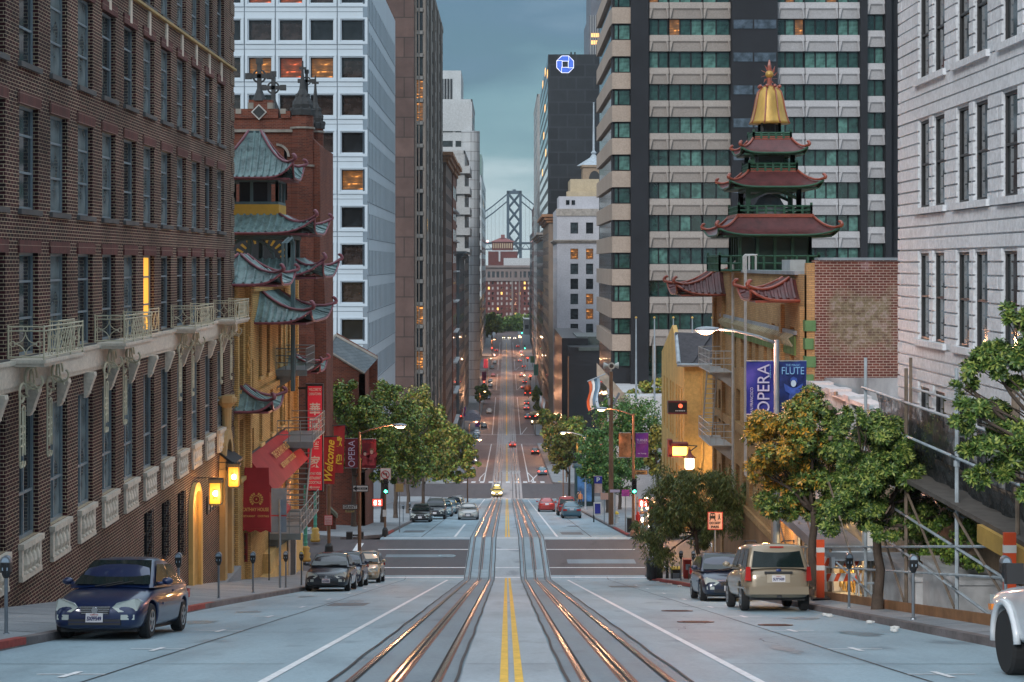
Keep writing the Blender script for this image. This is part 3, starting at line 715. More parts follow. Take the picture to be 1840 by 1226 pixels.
# roofs in the Chinese manner
def tilemat(name, c, dk):
 m = bpy.data.materials.new(name); t, b = nodes(m); setp(b, rough=.35, spec=.5); k = coords(t)
 n = noise(t, k, 2.2, 4, .7); o = ramp(t, n, [(.3, dk), (.55, c), (.75, [x * 1.3 for x in c])]); t.links.new(o, b.inputs['Base Color']); bump(t, b, noise(t, k, 9, 3), .3, .02); return m
M_tileg = tilemat('green_glazed_tile', (.18, .275, .27), (.055, .095, .10)); M_tiler = tilemat('dark_red_tile', (.10, .03, .03), (.05, .018, .018))
M_ridger = mat('red_glazed_ridge', (.26, .065, .04), .3, var=.2, scale=2, spec=.6); M_ridgep = mat('plum_painted_trim', (.24, .08, .10), .4, var=.2, scale=2)
M_grn = mat('green_painted_timber', (.02, .075, .045), .5, var=.25, scale=2); M_teal = mat('teal_grey_timber', (.10, .15, .16), .5, var=.2, scale=2)
def roof(parent, cx, cy, z0, z1, he, ht, lift, mt, mr, mtrim, ribs=12, curl=1.0, sides=(0, 1, 2, 3), hey=None, hty=None, soffit=True):
 """hipped roof with concave slopes and corners that sweep up into curls; half sizes he (eave) -> ht (top)"""
 hey = hey or he; hty = hty if hty is not None else ht
 tiles = MB(); rid = MB(); trim = MB(); nu, nv = 16, 7; zz = z1 - z0
 def S(k, u, v):
  fx = ht + (he - ht) * (1 - v) ** 1.0; fy = hty + (hey - hty) * (1 - v)
  out = 1 + .0 * v
  z = z0 + zz * (v ** 1.45) + lift * (abs(u) ** 5) * (1 - v) ** 2.2
  e = 1 + .035 * abs(u) ** 6 * (1 - v)
  x, y = ((u * fx * e, -fy * e), (fx * e, u * fy * e), (-u * fx * e, fy * e), (-fx * e, -u * fy * e))[k]
  return V(cx + x, cy + y, z)
 for k in sides:
  tiles.grid([[S(k, -1 + 2 * i / nu, j / nv) for i in range(nu + 1)] for j in range(nv + 1)])
  for i in range(ribs + 1 if ribs else 0):
   u0 = -1 + 2 * i / ribs; L = 1.0
   pts = []
   for j in range(nv + 1):
    v = j / nv; fx = (he if k % 2 == 0 else hey); tx = (ht if k % 2 == 0 else hty)
    w = (tx + (fx - tx) * (1 - v)); uu = u0 * fx / w
    if abs(uu) > 1.0: break
    pts.append(S(k, uu, v) + V(0, 0, .02))
   if len(pts) > 1: tiles.tube(pts, .068 * (he / 2.2) ** .3, 5, cap=True)
  trim.tube([S(k, -1 + 2 * i / nu, 0) - V(0, 0, .04) for i in range(nu + 1)], .055, 6)
 hips = set()
 for k in sides: hips |= {(k, 1), (k, -1)}
 seen = []
 for (k, sg) in hips:
  p0 = S(k, sg, 0)
  if any((p0 - q).length < .05 for q in seen): continue
  seen.append(p0)
  rid.mark(); pts = [S(k, sg, 1 - j / nv) + V(0, 0, .07) for j in range(nv + 1)]
  d = (pts[-1] - pts[-3]).normalized(); dh = V(d.x, d.y, 0).normalized(); base = pts[-1]; c = .42 * curl
  c = .14 * curl
  for q in range(1, 9):
   a = .2 + q * .42; pts.append(base + dh * (c * (math.sin(a) * (1.25 if a < HP else 1) + .1)) + V(0, 0, c * (1 - math.cos(a))))
  rs = [.065] * nv + [.075, .09, .095, .095, .09, .085, .08, .075, .06]
  rid.tube(pts, [r * (.7 + .3 * curl) for r in rs[:len(pts)]], 7)
 o = tiles.build('roof_tiles', mt, parent, smooth=False); rid.pieces('hip_ridge', mr, parent, smooth=True); trim.build('eave_trim', mtrim, parent, smooth=True)
 if soffit:
  MB().box(cx - he * .93, cx + he * .93, cy - hey * .93, cy + hey * .93, z0 - .12, z0 - .03).build('soffit', mtrim, parent)
 return S
# yellow brick restaurant building with green tile roofs
M_ybr = brick('yellow_brick', (.66, .44, .17), (.52, .33, .12), (.26, .16, .07), w=.26, h=.085, ms=.012, var=.3)
M_yplain = mat('ochre_plaster', (.62, .44, .18), .75, var=.2, scale=1, fine=8, streak=1)
ch = thing('yellow_brick_restaurant', 'yellow brick building with green glazed roofs, left corner of the first crossing', 'building', (XL, 79, gz(79)))
CXL = -11.4; cy0, cy1 = 70.45, 90.0
wins = []
for (y, w, za, zb) in ((71.2, 1.2, -5.4, -2.6), (74.4, .8, -6.6, -4.3), (76.8, 1.0, -5.2, -2.3), (79.4, 1.0, -5.2, -2.3), (77.0, 1.0, -8.3, -6.2), (80.6, 1.0, -8.2, -6.0), (83.4, 1.0, -5.0, -2.2), (84.0, 1.0, -8.2, -6.0), (71.3, 1.1, -9.2, -6.7), (74.4, 1.0, -9.3, -7.4), (87.0, .8, -4.6, -2.2), (87.0, .9, -8.2, -5.4), (80.5, .5, -13.8, -11.8), (83.2, .5, -13.2, -11.2)):
 wins.append((y - cy0, y - cy0 + w, CZ + za, CZ + zb))
m = MB(); facade(m, (CXL, cy0), HP, cy1 - cy0, CZ - 17.5, CZ - 1.0, wins, .28)
m.quad((CXL, cy0, CZ - 16), (CXL - 16, cy0, CZ - 16), (CXL - 16, cy0, CZ - 1), (CXL, cy0, CZ - 1)); m.quad((CXL, cy1, CZ - 17.5), (CXL - 16, cy1, CZ - 17.5), (CXL - 16, cy1, CZ - 1), (CXL, cy1, CZ - 1))
m.quad((CXL, cy0, CZ - 1.0), (CXL, cy1, CZ - 1.0), (CXL - 16, cy1, CZ - 1.0), (CXL - 16, cy0, CZ - 1.0)); m.build('wall', M_ybr, ch)
put_windows(ch, (CXL, cy0), HP, wins, .27, (.06, 0, [.5], .05), mat('brown_frame', (.11, .06, .035), .6), [glass('brown_glass', (.10, .05, .03))])
m = MB()
for w in wins: m.mark().box(CXL - .02, CXL + .12, cy0 + w[0] - .1, cy0 + w[1] + .1, w[2] - .16, w[2])
m.pieces('window_sill', M_yplain, ch)
m = MB()
for (a, b) in ((70.46, 73.4), (85.4, 89.9)):
 m.box(CXL - .02, CXL + .07, a, a + .45, CZ - 13.5, CZ - .9); m.box(CXL - .02, CXL + .22, b - .45, b, CZ - 15, CZ - .9); m.box(CXL - .02, CXL + .25, a, b, CZ - 2.1, CZ - 1.85)
m.box(CXL - .02, CXL + .16, 73.5, 85.3, CZ - 1.25, CZ - .98); m.box(CXL - .02, CXL + .18, 73.5, 85.3, CZ - 6.0, CZ - 5.75); m.build('pilaster', M_ybr, ch)
m = MB(); m.box(CXL - .3, CXL + .22, 73.4, 85.4, CZ - 1.0, CZ - .82); m.build('coping', mat('pale_metal_coping', (.36, .40, .42), .4), ch)
m = MB()   # carved gold ornaments on the pavilions
for yc in (72, 87.6):
 for q in range(16):
  a = q * .8; m.ball((CXL + .27, yc + .28 * math.sin(a * 2.1), CZ - 3.2 - q * .1), .1, 6, 4, (.5, 1, 1.2))
m.build('carved_ornament', mat('gilded_carving', (.45, .25, .06), .4, metal=.3), ch)
MB().box(CXL, CXL + .35, 78.2, 90.02, gz(88) - 1, gz(88) + 2.9).build('plinth', M_yplain, ch)
m = MB(); m.box(CXL - .02, CXL + .42, 70.46, 90.03, gz(88) - 1, gz(79) + .6); m.build('plaster_base', M_yplain, ch)
for (yc, hw, zt_, drop, proj, rb, cl) in ((72.2, 2.3, .35, 1.2, 1.9, 10, .9), (80.0, 4.6, -1.3, 1.35, 2.5, 18, 1.1), (71.9, 1.7, -5.3, .9, 1.5, 8, .8), (88.0, 1.6, -4.7, .9, 1.7, 8, .8)):
 roof(ch, CXL, yc, CZ + zt_ - drop, CZ + zt_, proj, .05, .4 * cl + .12, M_tileg, M_ridgep, M_ridgep, rb, cl, (0, 1, 2), hey=hw, hty=max(.15, hw - proj * .75))
tx, ty = wx(459, 84), 84.0
Z = lambda y: wz(y, ty)
def turret_posts(parent, cx, cy, z0, z1, h, n, m_, r=.09, name='post'):
 m = MB()
 for i in range(n + 1):
  q = -h + 2 * h * i / n
  for (a, b) in {(q, -h), (q, h), (-h, q), (h, q)}: m.mark().box(cx + a - r, cx + a + r, cy + b - r, cy + b + r, z0, z1)
 return m.pieces(name, m_, parent)
roof(ch, tx, ty, Z(322), Z(238), 2.1, .3, .75, M_tileg, M_ridgep, M_ridgep, 14, 1.0)
MB().box(tx - .33, tx + .33, ty - .33, ty + .33, Z(240), Z(236)).build('roof_cap', M_teal, ch)
turret_posts(ch, tx, ty, Z(368), Z(322), 1.25, 2, M_teal, .07); m = MB()
for z in (Z(326), Z(366)): m.box(tx - 1.34, tx + 1.34, ty - 1.34, ty + 1.34, z - .08, z + .05)
m.build('turret_beam', M_teal, ch); MB().box(tx - .7, tx + .7, ty - .7, ty + .7, Z(366), Z(326)).build('turret_core', flat('dim_interior', (.03, .03, .035), .7), ch)
MB().box(tx - 1.36, tx + 1.36, ty - 1.36, ty + 1.36, Z(392), Z(369)).build('yellow_band', mat('yellow_paint', (.62, .34, .05), .6, var=.12), ch)
roof(ch, tx, ty, Z(420), Z(388), 3.25, 1.4, .7, M_tileg, M_ridgep, M_ridgep, 20, 1.0)
turret_posts(ch, tx, ty, Z(476), Z(424), 1.9, 2, M_teal, .1)
m = MB(); m.box(tx - 2.05, tx + 2.05, ty - 2.05, ty + 2.05, Z(431), Z(424))
for k in range(8):
 a = math.pi * k / 8
 for yy in (ty - 2.0,): m.tube([(tx + 1.25 * math.cos(a), yy, Z(472) + 1.2 * math.sin(a)), (tx + 1.25 * math.cos(a + math.pi / 8), yy, Z(472) + 1.2 * math.sin(a + math.pi / 8))], .08, 5)
m.build('turret_frame', M_teal, ch)
roof(ch, tx, ty, Z(496), Z(466), 3.7, 2.2, .75, M_tileg, M_ridgep, M_ridgep, 22, 1.0)
MB().box(tx - 2.1, tx + 1.5, ty - 2.1, ty + 2.1, CZ - 1.0, Z(496)).build('turret_base', M_ybr, ch)
m = MB()
for a in (0, .5): m.tube([(wx(508 + a * 12, 78), 78, CZ - 1.0), (wx(508 + a * 12, 78), 78, CZ + .95), (wx(517 + a * 12, 78), 78.3, CZ + 1.2), (wx(522 + a * 6, 78), 78.6, CZ + .9), (wx(522 + a * 6, 78), 78.6, CZ - 6)], .07, 6)
m.build('vent_pipe', M_teal, ch)
# red brick church with Gothic tower
M_chbr = brick('church_brick', (.19, .052, .03), (.10, .03, .022), (.17, .10, .075), w=.28, h=.1, ms=.012, var=.35)
M_chst = mat('weathered_stone', (.26, .24, .21), .8, var=.3, scale=2, streak=1); M_cross = mat('blackened_stone', (.035, .038, .04), .7, var=.3, scale=3)
cd = 106.0; CXR = wx(577, cd); Zc = lambda y: wz(y, cd)
cb = thing('brick_church', 'red brick Gothic church with clock and dark stone crosses behind the green roofed turret', 'church', (CXR - 6, cd, gz(cd)))
m = MB(); xl = wx(395, cd)
ops = []                                             # tall lancets as openings
def lanc(xa, xb, ya, yb): ops.append((wx(xa, cd) - xl, wx(xb, cd) - xl, Zc(yb), Zc(ya)))
lanc(510, 516, 268, 360); lanc(533, 541, 252, 350)
facade(m, (xl, cd), 0, CXR - xl - .9, gz(cd) - 1, Zc(212), ops, .4)
x1 = CXR - .9; m.quad((x1, cd, gz(cd) - 1), (x1, cd + 8, gz(cd) - 1), (x1, cd + 8, Zc(212)), (x1, cd, Zc(212))); m.quad((xl, cd, Zc(212)), (x1, cd, Zc(212)), (x1, cd + 8, Zc(212)), (xl, cd + 8, Zc(212)))
m.build('wall', M_chbr, cb)
for w in ops: MB().box(xl + w[0], xl + w[1], cd + .38, cd + .4, w[2], w[3]).build('louvre', M_cross, cb)
def butt(xc, y, r, zt, parent, zb=None):
 m = MB(); zb = zb or gz(cd) - 1
 m.lathe((xc, y, 0), [(r * 1.22, zb), (r * 1.22, Zc(600)), (r * 1.08, Zc(590)), (r * 1.08, Zc(400)), (r, Zc(390)), (r, zt)], 8, a0=math.pi / 8); o = m.build('buttress', M_chbr, parent)
 m = MB(); m.lathe((xc, y, zt), [(r * 1.12, -.1), (r * 1.15, .25), (r * .9, .35), (r * .95, .6), (r * .5, 1.3), (r * .3, 1.6), (.08, 2.6), (.05, 3.4)], 8)
 for i in range(8):
  a = i * math.pi / 4
  for h in (.25, .7, 1.15): m.ball((xc + r * (1.15 - h * .55) * math.cos(a), y + r * (1.15 - h * .55) * math.sin(a), zt + h), .12, 5, 4, (1, 1, 1.5))
 m.box(xc - .22, xc + .22, y - .04, y + .04, zt + 2.85, zt + 3.0); m.build('pinnacle', M_cross, parent)
 m = MB()
 for q in (Zc(232), Zc(300), Zc(400), Zc(545)):
  if q < zt: m.mark().lathe((xc, y, q), [(r * 1.15, 0), (r * 1.15, .12)], 8, a0=math.pi / 8)
 m.pieces('stone_band', M_chst, parent)
butt(wx(543, cd), cd + .2, .72, Zc(205), cb); butt(wx(566, cd + 3), cd + 3.2, .55, Zc(222), cb)
m = MB(); m.box(wx(548, cd), wx(575, cd), cd + .1, cd + 8, gz(cd) - 1, Zc(262)); m.prism([(wx(548, cd), cd + .1, Zc(262)), (wx(575, cd), cd + .1, Zc(262)), (wx(548, cd), cd + .1, Zc(236))], (0, 3, 0))
m.prism([(wx(575, cd), cd + .05, Zc(470)), (wx(581, cd), cd + .05, Zc(482)), (wx(586, cd), cd + .05, Zc(590)), (wx(586, cd), cd + .05, gz(cd) - 1), (wx(560, cd), cd + .05, gz(cd) - 1), (wx(560, cd), cd + .05, Zc(470))], (0, 2.5, 0)); m.build('side_buttress', M_chbr, cb)
m = MB()
for a, b, t_ in ((420, 447, 196), (447, 490, 180), (490, 500, 196), (505, 522, 200)): m.box(wx(a, cd), wx(b, cd), cd - .12, cd + .5, Zc(213), Zc(t_))
m.build('battlement', M_chbr, cb)
m = MB(); m.box(xl, wx(526, cd), cd - .2, cd + .1, Zc(238), Zc(233))
for a in (424, 446, 481, 504): m.box(wx(a, cd), wx(a + 10, cd), cd - .16, cd + .55, Zc(196), Zc(185) if 440 < a < 490 else Zc(205))
m.box(wx(490, cd), wx(508, cd), cd + .6, cd + 1.6, Zc(208), Zc(197)); m.build('stone_trim', M_chst, cb)
m = MB(); c0 = (wx(466, cd), Zc(202)); q = .5
m.prism([(c0[0], cd - .2, c0[1] - q), (c0[0] + q, cd - .2, c0[1]), (c0[0], cd - .2, c0[1] + q), (c0[0] - q, cd - .2, c0[1])], (0, .1, 0)); o = m.build('diamond_stone', mat('pale_frame', (.5, .5, .48), .6), cb)
q = .4; MB().prism([(c0[0], cd - .24, c0[1] - q), (c0[0] + q, cd - .24, c0[1]), (c0[0], cd - .24, c0[1] + q), (c0[0] - q, cd - .24, c0[1])], (0, .05, 0)).build('dark_panel', M_cross, o)
def cross(xp, d, ytop, ybase, s, parent):
 x = wx(xp, d); zt, zb = wz(ytop, d), wz(ybase, d); zc = zt - 1.05 * s; m = MB()
 m.lathe((x, d, zb), [(.5 * s, 0), (.45 * s, .15), (.28 * s, .5), (.16 * s, .8)], 6); m.box(x - .14 * s, x + .14 * s, d - .1, d + .1, zb, zt)
 m.box(x - .72 * s, x + .72 * s, d - .1, d + .1, zc - .14 * s, zc + .14 * s)
 for i in range(16): m.tube([(x + .42 * s * math.cos(i * math.pi / 8), d, zc + .42 * s * math.sin(i * math.pi / 8)), (x + .42 * s * math.cos((i + 1) * math.pi / 8), d, zc + .42 * s * math.sin((i + 1) * math.pi / 8))], .07 * s, 5)
 for a, b in ((.72, 0), (-.72, 0), (0, 1.0)): m.box(x + a * s - .22 * s, x + a * s + .22 * s, d - .12, d + .12, zc + b * s - .2 * s, zc + b * s + .2 * s)
 m.build('stone_cross', M_cross, parent)
cross(466, cd + .2, 109, 182, .95, cb); cross(491, cd + 4, 132, 200, .9, cb); cross(551, cd + .6, 128, 205, .6, cb)
m = MB(); c0 = (wx(469, cd), Zc(470)); n = 24
arch = [(c0[0] + 2.0 * math.cos(a), c0[1] + 1.75 * math.sin(a)) for a in [math.pi * i / n for i in range(n + 1)]]
m.prism([(x, cd - .08, z) for x, z in arch], (0, .05, 0)); o = m.build('clock_face', M_cross, cb)
m = MB()
for i in range(13):
 a = math.pi * i / 12; m.prism([(c0[0] + r * math.cos(a + w) * 1.0, cd - .14, c0[1] + r * .88 * math.sin(a + w)) for r, w in ((1.3, -.05), (1.75, -.05), (1.75, .05), (1.3, .05))], (0, .04, 0))
m.prism([(c0[0] - .05, cd - .16, c0[1]), (c0[0] + .07, cd - .16, c0[1]), (c0[0] + .02, cd - .16, c0[1] + 1.3)], (0, .03, 0)); m.build('clock_numerals', mat('gilding', (.5, .28, .05), .4, metal=.4), o)
for sx in (-1, 1):
 m = MB(); c1 = (wx(440 if sx < 0 else 497, cd), Zc(282))
 for i in range(8): a = i * HP / 8; b = a + HP / 8; m.prism([(c1[0] + sx * r * math.cos(q), cd - .12, c1[1] + r * math.sin(q)) for r, q in ((.85, a), (.85, b), (.7, b), (.7, a))], (0, .1, 0))
 m.build('arch_moulding', M_chst, cb)
nv = thing('church_nave', 'low red brick nave with grey slate roof beside the white grid tower', 'church wing', (wx(630, 118), 118, gz(118)))
nd = 118; P = lambda x, y, d=nd: (wx(x, d), d, wz(y, d)); m = MB()
m.prism([P(575, 600), P(586, 628), P(655, 672), P(655, 980), P(560, 980), P(560, 600)], (0, .6, 0)); m.prism([(wx(655, nd), nd, wz(980, nd)), (wx(655, nd), nd, wz(672, nd)), (wx(655, nd), nd + 8, wz(655, nd)), (wx(655, nd), nd + 8, wz(980, nd))], (-.4, 0, 0)); m.build('wall', M_chbr, nv)
m = MB(); a, b, c, e = Vector(P(586, 628)), Vector(P(655, 671)), Vector(P(678, 645, nd + 4)), Vector(P(602, 603, nd + 4)); m.quad(a, b, c, e); m.prism([a, b, b - V(0, 0, .12), a - V(0, 0, .12)], (0, .1, 0))
m.build('roof', brick('slate', (.10, .12, .13), (.13, .15, .16), (.06, .07, .08), w=.35, h=.2, ms=.01), nv)
m = MB(); m.tube([e, c], .16, 5); m.tube([a, e], .12, 5); m.tube([a + V(0, -.1, 0), b + V(0, -.1, 0)], .09, 5); m.build('coping', M_chst, nv)
m = MB(); m.prism([P(678, 640, nd + 4.2), P(678, 700, nd + 4.2), P(650, 700, nd + 4.2), P(604, 598, nd + 4.2)], (0, .3, 0)); m.build('gable_wall', M_chbr, nv)
st = thing('church_steps', 'pale stone steps with dark handrails at the church door', 'steps', (-12.5, 106, gz(106)))
m = MB(); rails = MB()
for i in range(11): m.box(-19, -12.0 - i * .34, 104.6, 107.6, gz(105) + .1 + i * .2, gz(105) + .3 + i * .2)
m.build('tread', mat('pale_step_stone', (.42, .46, .48), .8, fine=6), st)
for y in (104.7, 106.1, 107.5):
 rails.tube([(-12, y, gz(105) + 1.2), (-16, y, gz(105) + 3.4)], .035, 5)
 for k in range(4): rails.tube([(-12 - k * 1.3, y, gz(105) + .3 + k * .7), (-12 - k * 1.3, y, gz(105) + 1.2 + k * .72)], .03, 5)
rails.build('handrail', M_dark, st)
rp = thing('ramp_wall', 'dark green sloping parapet wall rising beside the church steps', 'wall', (-12.2, 109.2, gz(109)))
m = MB(); m.prism([(-11.2, 109.4, gz(110) + .2), (-11.2, 109.4, gz(110) + 1.1), (-14.6, 109.4, gz(110) + 4.6), (-14.6, 109.4, gz(110) + .2)], (0, .35, 0)); m.build('panel', M_chbr, rp)
MB().prism([(-11.1, 109.3, gz(110) + 1.1), (-11.1, 109.3, gz(110) + 1.35), (-14.7, 109.3, gz(110) + 4.95), (-14.7, 109.3, gz(110) + 4.6)], (0, .55, 0)).build('coping', mat('olive_coping', (.14, .15, .11), .6), rp)
# towers on the left
M_wht = mat('white_precast', (.44, .51, .565), .7, var=.04, scale=.3, streak=1)
M_seam = flat('panel_seam', (.12, .15, .18), .8)
wt = thing('white_grid_tower', 'pale blue white office tower with deep square windows, right of the red church', 'office tower', (wx(600, 166), 166, gz(166)))
D = 166.0; Zt = lambda y: wz(y, D); xa = wx(380, D); xc = wx(652, D); m = MB()
ws = []; colx = [365 + 55.6 * i for i in range(0, 5)]; pitch = 67.3
for r in range(-1, 9):
 for k, cx_ in enumerate(colx): ws.append((wx(cx_ + 26, D) - xa, wx(cx_ + 67, D) - xa, Zt(72 + r * pitch + .5), Zt(36 + r * pitch)))
ws = [w for w in ws if w[0] > 0]
facade(m, (xa, D), 0, xc - xa, gz(D) - 2, Zt(-80), ws, .55)
x2, d2, d3 = -14.05, 168.2, 211.0; m.quad((xc, D, gz(D) - 2), (x2, d2, gz(D) - 2), (x2, d2, Zt(-80)), (xc, D, Zt(-80)))
nf = 22; fl = []; side = []
for r in range(-1, 10):
 za, zb = Zt(91 + r * pitch), Zt(48 + r * pitch)
 za, zb = min(za, zb), max(za, zb)
 for i in range(nf): side.append((1.0 + i * (d3 - d2 - 1.5) / nf, 1.0 + i * (d3 - d2 - 1.5) / nf + 1.15, za, zb + .15))
side = [w for w in side if w[2] > gz(D) + 4]
facade(m, (x2, d2), HP, d3 - d2, gz(D) - 8, Zt(-80), side, .05); m.build('wall', M_wht, wt)
put_windows(wt, (xa, D), 0, ws, .53, (.09, 0, [], .05), flat('bronze_frame', (.05, .045, .045), .4), [glass('bronze_glass', (.03, .022, .02)), G_dk], {2: G_red, 1: G_red, 12: G_red, 11: G_warm, 13: G_warm, 29: G_warm} )
put_windows(wt, (x2, d2), HP, side, .055, (.0, 0, [], .05), M_seam, [glass('pale_reflecting_glass', (.055, .08, .10), .25)], None, limit=100)
m = MB()    # window surrounds, raised, one per window
for w in ws:
 m.mark(); a, b, c, e = xa + w[0], xa + w[1], w[2], w[3]
 for (o_, y0, y1) in ((.24, -.0, .06),):
  m.box(a - o_ - .1, a - .1, D - .1, D, c - o_ - .15, e + o_); m.box(b + .1, b + o_ + .1, D - .1, D, c - o_ - .15, e + o_); m.box(a - .1, b + .1, D - .1, D, e + .1, e + o_); m.box(a - .1, b + .1, D - .12, D, c - o_ - .15, c - .12)
m.pieces('window_surround', M_wht, wt)
m = MB()
for r in range(-1, 10): m.box(xa, xc, D - .02, D, Zt(89 + r * pitch), Zt(88.2 + r * pitch))
for k in range(6): x = wx(365 + 55.6 * k + 18.5, D); m.box(x - .04, x + .04, D - .03, D, gz(D), Zt(-80))
for r in range(-1, 10): m.box(x2, x2 + .03, d2, d3, Zt(92.5 + r * pitch) , Zt(91.5 + r * pitch))
m.build('panel_joints', M_seam, wt)
M_brn = mat('brown_granite', (.12, .085, .075), .6, var=.22, scale=.35, streak=1, fine=4); M_tan = mat('tan_stone_cladding', (.17, .145, .125), .7, var=.18, scale=.3, streak=1, fine=3)
def tower(name, label, d0, x_in, d1, ytop, m_, side, cols=6, pitch=3.9, wfrac=.6, hfrac=.55, depth=.3, fw=30, ybase=None, fm=None, gms=None, litn=0, frontcols=8, front=True, sidewin=True, pier=0, limit=100, cat='building', zoff=0, vert=False, frontx=None):
 """block in the street wall: side -1/+1, street face at |x_in| from d0 to d1, face towards the eye at d0"""
 zt = wz(ytop, d0); zb = gz(d1) - 3 if d1 < 1500 else 0
 t = thing(name, label, cat, (side * (abs(x_in) + fw / 2), d0, gz(min(d0, 1400))))
 m = MB(); wf = []; wsd = []
 H = zt - zb; n = int((zt - gz(d0) - 3) / pitch)
 frontx = frontx or fw
 for r in range(n):
  z = zt - 2.2 - (r + 1) * pitch + pitch * .3
  if z < gz(d0) + 3: break
  for k in range(frontcols):
   w = frontx / frontcols; a = k * w + w * (1 - wfrac) / 2
   if front: wf.append((a, a + w * wfrac, z, z + pitch * hfrac))
  if sidewin:
   for k in range(cols):
    w = (d1 - d0) / cols; a = k * w + w * (1 - wfrac) / 2; wsd.append((a, a + w * wfrac, z, z + pitch * hfrac))
 X = side * abs(x_in)
 if side < 0:
  fp, sp_, sa = (X - frontx, d0), (X, d0), HP
  fwins = wf[:]; fwins.sort(key=lambda w: -w[0])
 else:
  fp, sp_, sa = (X, d0), (X, d1), -HP; fwins = wf; wsd = [(d1 - d0 - b, d1 - d0 - a, c, e) for a, b, c, e in wsd]
 facade(m, fp, 0, frontx, zb, zt, wf, depth); sdp = max(.04, depth * .3 * abs(x_in) / d0 * 10); facade(m, sp_, sa, d1 - d0, zb, zt, wsd, sdp)
 if frontx < fw: m.quad((X - side * 0 + side * frontx, d0, zb), (X + side * fw, d0, zb), (X + side * fw, d0, zt), (X + side * frontx, d0, zt))
 m.quad((X, d1, zb), (X + side * fw, d1, zb), (X + side * fw, d1, zt), (X, d1, zt)); m.quad((X, d0, zt), (X + side * fw, d0, zt), (X + side * fw, d1, zt), (X, d1, zt))
 if zt < CZ + 3 or True: m.box(*sorted((X - side * .12, X + side * fw)), d0 - .12, d0 + .3, zt - .1, zt + .9); m.box(*sorted((X - side * .13, X + side * .3)), d0 - .12, d1, zt - .1, zt + .9)
 m.build('wall', m_, t)
 fm = fm or flat('dark_window_frame', (.045, .045, .05), .5); gms = gms or [G_dk, G_std]
 lw = lambda n: {rnd.randrange(max(1, n)): rnd.choice([G_warm, G_warm2]) for _ in range(litn)}
 st = (.06 if d0 < 300 else .1, 0, [], .04)
 h1 = min(limit, len(fwins));
 if fwins: put_windows(t, fp, 0, fwins, depth, st, fm, gms, lw(len(fwins)), limit if not wsd else limit // 2)
 if wsd: put_windows(t, sp_, sa, wsd, sdp + .008, st, fm, gms, lw(len(wsd)), limit // 2 if fwins else limit)
 return t, X, zt, zb
bt, X, zt, zb = tower('brown_tower', 'tall brown stone tower, its top out of the picture, right of the white grid tower', 277.5, 13.6, 357, -60, M_tan, -1, cols=12, pitch=3.9, wfrac=.45, hfrac=.6, fw=34, frontcols=1, front=False, litn=5)
m = MB(); D = 277.3; m.box(wx(690, D), wx(745, D), D - 1.4, D, zb, zt); m.build('granite_bay', brick('granite_panels', (.12, .078, .068), (.09, .06, .054), (.045, .035, .032), w=7.0, h=3.3, ms=.09, var=.25), bt)
m = MB()
for k, (a, b) in enumerate(((745, 749), (752.5, 754), (760, 765))): m.box(wx(a, D), wx(b, D), D - .9 + k * .3, D + .1, zb, zt)
m.build('pier', M_tan, bt)
m = MB(); gs = []; fr = MB()
ny = 34
for r in range(ny):
 z0 = zt - (r + 1) * 3.75
 if z0 < gz(D) + 5: break
 me = MB().box(wx(749.2, D), wx(752.3, D), D - .35, D - .3, z0 + .6, z0 + 3.5); lit_ = False
 me.box(wx(754.2, D), wx(759.8, D), D - .3, D - .25, z0 + .6, z0 + 3.5); me.build('window', G_warm if rnd.random() < .07 or r in (15, 17) else G_dk, bt)
 fr.box(wx(749, D), wx(760, D), D - .6, D - .2, z0 - .1, z0 + .5)
fr.build('spandrel', mat('grey_spandrel', (.16, .16, .155), .6), bt)
m = MB()
for r in range(30): z0 = zt - (r + 1) * 4.4; m.box(X - .1, X + .04, 277.5, 357, z0, z0 + .12)
for k in range(5): m.box(X, X + .35, 277.6 + k * 16, 279.6 + k * 16, zb, zt)
m.build('stone_band', M_tan, bt)
M_rd = mat('red_brown_brickwork', (.17, .07, .045), .75, var=.25, scale=.3, fine=5); M_ora = mat('terracotta_facade', (.30, .15, .075), .7, var=.2, scale=.3, fine=4)
M_cre = mat('cream_terracotta', (.42, .34, .23), .75, var=.15, scale=.4, fine=3); M_lgr = mat('light_grey_stone', (.42, .44, .45), .7, var=.1, scale=.2, streak=1, fine=2)
M_dgr = mat('dark_grey_green_metal', (.075, .09, .095), .5, var=.2, scale=.3); M_gst = mat('grey_limestone', (.34, .34, .335), .75, var=.15, scale=.25, streak=1, fine=2)
M_navy = mat('black_granite', (.018, .02, .024), .3, var=.3, scale=.2)
def cornice(t, X, side, d0, d1, z, p, h, m_, fw=20, name='cornice'):
 m = MB();
 for i in range(3):
  q = p * (i + 1) / 3; m.box(*sorted((X - side * q, X + side * fw)), d0 - q, d0 + .2, z + h * i / 3, z + h * (i + 1) / 3 - .02); m.box(*sorted((X - side * q, X + side * .2)), d0 + .2, d1, z + h * i / 3, z + h * (i + 1) / 3 - .02)
 m.build(name, m_, t)
t, X, zt, zb = tower('brick_office', 'dark brown brick office block with heavy cornice beyond the brown tower', 358, 13.0, 398, 292, mat('sooty_brick', (.13, .085, .065), .8, var=.2, scale=.3, fine=3), -1, cols=9, pitch=3.7, frontcols=1, front=False, wfrac=.5)
cornice(t, X, -1, 358, 398, zt, 1.6, 2.2, M_ora)
t, X, zt, zb = tower('terracotta_office', 'orange red facade crossed by pale ledges, left side before the third crossing', 398.2, 12.7, 423.5, 312, M_rd, -1, cols=3, pitch=5.2, frontcols=1, front=False, wfrac=.7, hfrac=.6)
cornice(t, X, -1, 398.2, 423.5, zt, 1.5, 2.5, M_ora)
m = MB()
for k in range(14): m.mark().box(X - .05, X + .9, 399, 423, zt - 9 - k * 5.2 * 1.4, zt - 8.7 - k * 5.2 * 1.4)
